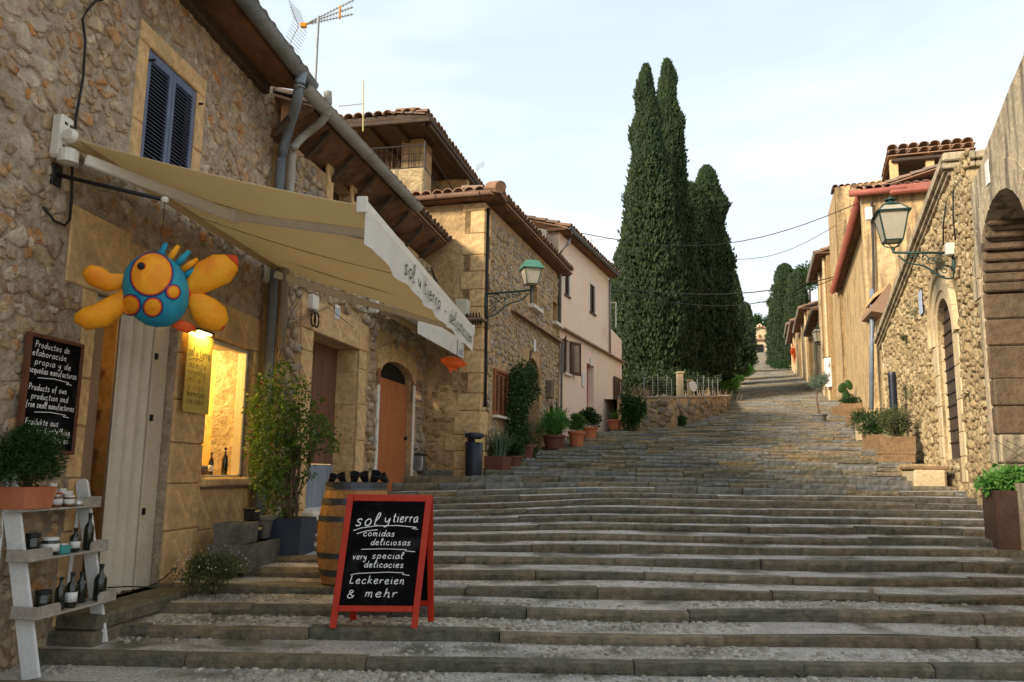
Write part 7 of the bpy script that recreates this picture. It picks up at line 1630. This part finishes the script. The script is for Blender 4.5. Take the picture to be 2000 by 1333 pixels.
for k,yy_ in enumerate((993,1083,1186)):
    z_=at(130,yy_,(base0.y+base1.y)/2+.05).z; f=(z_-base0.z)/(P1a.z-base0.z); dep=.075+.012*k; c=base0.lerp(base1,.5); c=V((c.x,c.y,z_))-nS*(lean*f+dep*.15-.06)
    bd_=MB().bbox(c,dS*(Ls_/2+.07),nS*dep,ZA*.007,.003).build('shelf_board',m_greyw,sh_)
    for e in(-1,1): MB().bbox(c+dS*(e*(Ls_/2+.06))+ZA*.035,dS*.006,nS*dep,ZA*.04,.005).build('shelf_lip',m_greyw,bd_)
    o=c+nS*(dep-.008)-dS*(Ls_/2+.06)
    for (a0,a1) in((0,.24),(Ls_-.08,Ls_+.12)): MB().prism([o+dS*a0-ZA*.01,o+dS*a1-ZA*.01,o+dS*a1+ZA*.05,o+dS*(a1-.02)+ZA*.075,o+dS*(a0+.02)+ZA*.075,o+dS*a0+ZA*.05],-nS*.014).build('front_lip',m_greyw,bd_)
    tiers.append((c+ZA*.0102,dep))
def on(k,s,n_): c,dep=tiers[k]; return c+dS*(s*.9)+nS*(n_*.6)
GJ='jars and bottles on the display shelf'
lib=[('jar',0,-.02,.02,.045,.09,m_jar,m_tin,'jar of dark preserve with silver lid at the middle of the top tier',m_paper),('jar',0,.12,.05,.04,.08,m_jar,m_paper,'jar with white cap right of the middle on the top tier',m_paper),('jar',0,.26,.03,.05,.045,m_tin,m_tin,'flat silver tin at the right end of the top tier',None),('jar',0,.05,-.05,.045,.10,m_jar,m_petalr,'jar with a red lid behind the others on the top tier',m_paper),
('jar',1,-.30,-.05,.05,.16,m_bottle,m_iron,'black ribbed canister at the left of the middle tier',None),('jar',1,-.12,-.02,.06,.12,m_bottle,m_paper,'dark jar with a pale band left of the teal tin on the middle tier',m_paper),('jar',1,-.02,.05,.05,.075,m_teal,m_tin,'teal green tin in front on the middle tier',None),
('jar',2,-.30,.0,.055,.15,m_bottle,m_iron,'dark jar at the left of the lowest tier',None),('jar',2,.05,-.03,.06,.13,m_bottle,m_iron,'dark ribbed jar in the middle of the lowest tier',None)]
for ty,k,s,n_,r,h,m_,ld,lab_,pl2 in lib: jar(on(k,s,n_),r,h,m_,ld,lab_,GJ,pl2)
bottle(None,on(1,.14,.03),.17,.038,m_bottle,'small dark bottle with white label on the middle tier',GJ,lab=m_paper); bottle(None,on(1,.33,.02),.27,.035,m_bottle,'tall square shouldered dark oil bottle at the right of the middle tier',GJ)
bottle(None,on(2,-.14,.04),.22,.034,m_bottle,'bottle with yellow cap left of the white labelled one on the lowest tier',GJ); bottle(None,on(2,-.02,.06),.24,.04,m_bottle,'bottle with tall white label on the lowest tier',GJ,lab=m_paper); bottle(None,on(2,.36,.06),.26,.045,m_bottle,'dark square oil bottle at the right end of the lowest tier',GJ); bottle(None,on(2,.20,-.04),.22,.04,m_bottle,'dark bottle behind, right of the middle on the lowest tier',GJ)
for k,(s,n_,w_,h_) in enumerate(((.0,-.04,.04,.17),(.14,-.05,.035,.13),(.22,-.05,.04,.11))): 
    p=on(0,s-.02,n_); t=MB().bbox(p+ZA*(h_/2),dS*w_,nS*.012,ZA*(h_/2),.003).build('gift_card',m_paper,None,label='white printed card box standing on the top tier, '+('tallest','middle one','lowest one')[k],cat='box',group='white boxes on the shelf top'); mk=MB(); mk.bbox(p+ZA*(h_*.55)+nS*.0125,dS*w_*.5,nS*.001,ZA*h_*.12,.0005); mk.build('printed_mark',m_inkk,t)
pp_=on(0,-.34,-.02); tp_=T('terracotta_trough','terracotta pot with a dark feathery plant on the left of the shelf top','potted plant',pp_); boxplanter(tp_,pp_,dS,nS,.34,.22,.15,m_terra,.86,'pot')
stems('stems',tp_,pp_+ZA*.13,.35,9,.005,.10,7); foliage('foliage',m_leafd,tp_,pp_+ZA*.36-dS*.06,(.26,.22,.24),5200,.045,.012,91,26,shell=.8)
# ---- bin and pots along the left
g=GR(926,936); q=at(926,845,g.y+.15); bn_=T('litter_bin','tall dark blue black litter bin with domed lid at the ochre corner','bin',V((g.x,g.y+.18,g.z))); c=V((g.x-.02,g.y+.18,g.z)); rB=.5*36/FPX*g.y; hB=q.z-g.z
MB().lathe(c,[(rB*.9,0),(rB*.92,.02),(rB*.97,hB*.78)],20).build('body',m_binm,bn_,smooth=True); MB().lathe(c+ZA*(hB*.79),[(rB*.75,0),(rB*.75,hB*.10)],20).build('opening_ring',m_iron,bn_); MB().lathe(c+ZA*(hB*.88),[(rB*1.05,0),(rB*1.08,hB*.05),(rB*.98,hB*.10),(rB*.5,hB*.12),(0,hB*.12)],20).build('lid',m_binm,bn_)
MB().bbox(c+V((rB*.55,-rB*.85,hB*.80)),V((rB*.42,.02,0)),V((0,.01,0)),V((0,0,hB*.035)),.004).build('yellow_sticker',m_yel,bn_); MB().tube([c+V((-rB*.9,0,hB*.9)),c+V((-rB*.95,0,hB*1.03))],.03,6).build('lock_post',m_zinc,bn_)
def potplant(px,py,hpx,rpx,mt,label,fol,name='potted_plant',boxy=False,zfix=None):
    g=GR(px,py); Y=g.y+rpx/FPX*g.y; k=Y/FPX; c=V((g.x*Y/g.y,Y,g.z)); c.z=g.z if zfix is None else zfix
    t=T(name,label,'potted plant',c)
    if boxy: boxplanter(t,c,H.d,H.n,rpx*2*k,rpx*1.3*k,hpx*k,mt,.85,'pot')
    else: pot(t,c,rpx*k,hpx*k,mt)
    fol(t,c+ZA*(hpx*k),k); return t
potplant(973,928,26,30,m_terrad,'wide dark brown planter of grey green spiky leaves right of the bin',lambda t,c,k:(blades('spiky_leaves',m_leafg,t,c,150,58*k,.02,16*k,101,.6),foliage('foliage',m_leafd,t,c+ZA*(18*k),(26*k,18*k,22*k),900,.06,.02,102)),boxy=True)
potplant(1004,918,20,16,m_terrad,'small dark brown pot of bushy herbs between the wide planter and tall pot',lambda t,c,k:foliage('foliage',m_leafd,t,c+ZA*(18*k),(18*k,16*k,22*k),900,.07,.03,103))
potplant(1024,902,26,20,m_terrad,'dark tapered pot with olive green herbs under the climber',lambda t,c,k:foliage('foliage',m_leafo,t,c+ZA*(20*k),(22*k,18*k,26*k),1200,.07,.025,104))
potplant(1082,884,28,22,m_terrad,'big dark pot overflowing with bright ferns by the arched door',lambda t,c,k:(blades('fern_leaves',m_leafb,t,c,200,64*k,.035,8*k,105,1.2),blades('broad_leaves',m_leafd,t,c+V((0,.2,0)),26,72*k,.13,8*k,106,.5),foliage('foliage',m_leafb,t,c+ZA*(22*k),(34*k,24*k,28*k),1500,.09,.03,107)))
potplant(1126,875,30,16,m_terra,'orange terracotta pot of leafy green plants, left of the twin pots',lambda t,c,k:foliage('foliage',m_leaf,t,c+ZA*(16*k),(20*k,18*k,18*k),1100,.08,.035,108))
potplant(1151,862,24,16,m_terra,'orange terracotta pot with dense green foliage, right of the twin pots',lambda t,c,k:foliage('foliage',m_leafd,t,c+ZA*(16*k),(26*k,20*k,22*k),1500,.08,.035,109))
potplant(1201,843,20,14,m_terra,'terracotta pot with a small yellow green plant at the end of the pink house',lambda t,c,k:(blades('leaves',m_leaf,t,c,60,22*k,.03,6*k,110,.8),))
# climber on the arched door
cj=T('jasmine_climber','green climber with tiny white flowers over the arched door of the corner house','climbing plant',H.p(harch['s0'],.1,harch['z0'])); lf_=MB(); fw_=MB(); rr=random.Random(9)
for (x,y,a,b,n_) in((1014,745,.30,.35,700),(1010,800,.32,.45,1000),(1010,850,.34,.4,900),(1030,730,.30,.25,600),(1022,775,.25,.35,500),(1040,765,.2,.22,260),(1002,880,.3,.3,600),(1030,880,.3,.35,600)):
    s_,z_=H.hit(x,y,.2)
    for _ in range(n_): d=rdir(rr); q=rr.random()**.5; p=H.p(s_+d.x*a*q*1.8,.2+d.y*.16,z_+d.z*b*q*1.2); leaf(lf_,p,rdir(rr),rdir(rr),.07,.04)
    for _ in range(9): d=rdir(rr); p=H.p(s_+d.x*a*2,.38,z_+d.z*b*1.2); leaf(fw_,p,V((1,-1,0)).normalized(),ZA,.045,.045)
lf_.build('foliage',m_leafd,cj); fw_.build('white_flowers',m_petalw,cj)
MB().tube([H.p(harch['s0']-.1,.1,harch['z0']),H.p(harch['s0']-.2,.12,harch['z0']+1.2),H.p(harch['s0']+.1,.1,harch['z1']+.1)],.03,6).build('stem',m_bark,cj)
# goldfish hanging from the awning corner
Pg=A.p(aR[0]-.05,pR-.12,_zf(aR[0])-.09); Yg=Pg.y; gf=T('goldfish_ornament','small orange goldfish ornament hanging below the awning corner','ornament',Pg-ZA*.45)
tx=MB().tube([Pg,Pg-ZA*.30],.004,4); tx.build('chain',m_iron,gf); kc=Yg/FPX; cg=at(884,708,Yg)
mb=MB(); blob(mb,cg,V((22*kc,0,-4*kc)),V((0,.035,0)),V((2*kc,0,11*kc)),1,14,8); mb.build('body',m_gold,gf,smooth=True)
for pts in (((900,702),(914,712),(906,716),(912,726),(898,712)),((872,716),(880,730),(886,722),(894,728),(890,714)),((864,702),(858,700),(862,708)),((880,698),(892,696),(898,704))): MB().prism([at(x,y,Yg) for x,y in pts],V((0,.012,0))).build('fin',m_gold,gf)
MB().tube([Pg-ZA*.28,cg],.003,4).build('hook',m_iron,gf)
# ================================================================ right side plants and planters
g=GR(1976,1046); cp=T('corten_planter','tall rusty brown steel planter overflowing with bright leaves at the right edge','planter',g)
g=V((at(1976,1046,9.7).x,9.7,gz(6.2,9.7))); z1=at(1945,955,9.7).z; Hc=z1-g.z; dd=R1.d; nn_=R1.n; wc=.86; c=g+dd*0+V((0,0,-.03)); c=c-nn_*(wc/2)+dd*(-wc/2+.30); c=V((c.x,c.y,g.z-.03))
cc=V((at(1974,1046,g.y).x,g.y,0)); dx=V((1,.12,0)).normalized(); dy=V((-.12,1,0)).normalized(); c=cc+V((.40,.36,0)); c.z=g.z-.02
boxplanter(cp,c,V((1,-.35,0)).normalized(),V((.35,1,0)).normalized(),.74,.74,Hc,m_corten,1.0,'box')
foliage('foliage',m_leafb,cp,c+ZA*(Hc+.08)-dx*.02,(.48,.45,.24),2600,.09,.06,121,26,up=-.1,spread=.32); tw_=MB(); 
for k in range(6): p=c+ZA*Hc; tw_.tube([p,p+V((rr.uniform(-.3,.3),rr.uniform(-.2,.2),.35)),p+V((rr.uniform(-.5,.4),rr.uniform(-.2,.2),.6))],.005,4)
tw_.build('twigs',m_bark,cp)
def trough(px,py,wpx,hpx,label,mt=m_troughr,base=True,cat='trough'):
    g=GR(px,py); k=g.y/FPX; t=T('stone_trough',label,cat,g); dd_=V((1,-.2,0)).normalized(); d2=V((.2,1,0)).normalized(); h=hpx*k
    c=V((g.x,g.y,g.z))+d2*.25
    if base: MB().bbox(c+ZA*(h*.16),dd_*(wpx*k/2*.98),d2*.27,ZA*(h*.17),.03).build('plinth',mt,t); boxplanter(t,c+ZA*(h*.34),dd_,d2,wpx*k,.52,h*.66,mt,.96,'basin')
    else: boxplanter(t,c,dd_,d2,wpx*k,.5,h,mt,.96,'basin')
    return t,c+ZA*h,k
t,tp2,k=trough(1756,908,66,52,'brown stone trough on a rounded plinth below the twin green shrubs'); 
bush('rosemary_shrub','spiky olive green shrub in the brown stone trough, the right one',tp2+ZA*(26*k)+V((0,0,0)),(42*k,.42,34*k),3600,.08,.018,m_leafo,131,clumps=24)
t,tp2,k=trough(1712,880,34,30,'smaller stone trough behind the plinth trough',base=False)
bush('rosemary_shrub','spiky olive green shrub, the left one beside the black post',tp2+ZA*(24*k),(42*k,.45,32*k),3600,.09,.018,m_leafd,132,clumps=24)
t,tp2,k=trough(1693,862,26,34,'leaning pale stone slab trough at the edge of the steps',m_sand_r,False)
for (x,y,w_,h_,lb) in((1665,815,40,26,'brown boulder like stone trough by the olive tree'),(1672,832,26,22,'weathered square stone below the boulder trough'),(1640,812,22,18,'small stone block beside the potted olive tree')):
    t,tp2,k=trough(x,y,w_,h_,lb,m_troughr,False)
    if w_==40: bush('succulent_clump','low dark succulents growing in the boulder trough',tp2+ZA*(6*k),(22*k,.3,12*k),900,.1,.03,m_leafd,133)
# cactus
g=GR(1650,808); ck=T('prickly_pear','small prickly pear cactus standing in the stone trough','cactus',g+ZA*.5); k=g.y/FPX
for (x,y,a,b,an) in((1652,775,8,15,0),(1645,758,8,11,.5),(1658,752,7,11,-.4)):
    c=at(x,y,g.y+.2); mb=MB(); blob(mb,c,V((a*k*math.cos(an),0,-a*k*math.sin(an))),V((0,.05,0)),V((b*k*math.sin(an),0,b*k*math.cos(an))),1,14,8); mb.build('pad',m_leafd,ck,smooth=True)
MB().tube([g+ZA*.2,at(1652,785,g.y+.2)],.05,6).build('stem',m_leafd,ck)
# olive in grey pot
g=GR(1608,826); k=g.y/FPX; ot=T('potted_olive_tree','small olive tree in a grey pot in front of the far row','potted tree',g); pot(ot,g+V((0,.3,0)),14*k,16*k,m_trough); b=g+V((0,.3,14*k))
MB().tube([b,b+V((-.08,0,.6)),at(1598,750,g.y+.3)],[.04,.03,.015],6).build('trunk',m_bark,ot); foliage('crown',m_leafg,ot,at(1598,745,g.y+.3),(24*k,.45,22*k),1500,.09,.022,141,18)
# black post
g=GR(1746,905); Yp=g.y+.9; p0=at(1746,800,Yp); p1=at(1746,728,Yp); p0.z=gz(p0.x,p0.y)-.02 if gz(p0.x,p0.y)<p0.z else p0.z; kp=Yp/FPX
bp=T('black_bollard','tall plain black cylindrical bollard behind the olive green shrubs','bollard',p0); MB().lathe(p0,[(7.5*kp,0),(7.5*kp,(p1.z-p0.z)*.97),(6.5*kp,(p1.z-p0.z)),(0,(p1.z-p0.z))],18).build('post',m_binm,bp,smooth=False); MB().lathe(p0+ZA*((p1.z-p0.z)*.9),[(7.8*kp,0),(7.8*kp,.02)],18).build('ring',m_iron,bp)
# wall plants on the pale hall
for i,(x,y,a) in enumerate(((1785,612,.22),(1775,770,.24),(1765,660,.08))):
    s_,z_=R1.hit(x,y,.1); foliage('wall_weed',m_leafo,None,R1.p(s_,.1,z_),(a,a*.6,a),240,.05,.014,150+i,8,label='small weed on the right hall wall, '+('high under the tile plaque','low beside the pointed door','tiny one between the two larger weeds')[i],cat='plant')
bpl=GR(1652,1110)
blades('dry_weed',m_straw,None,GR(1703,1168),26,.10,.006,.03,160,.9,label='small dry weed at a joint of a kerb stone in mid stairs',cat='plant')
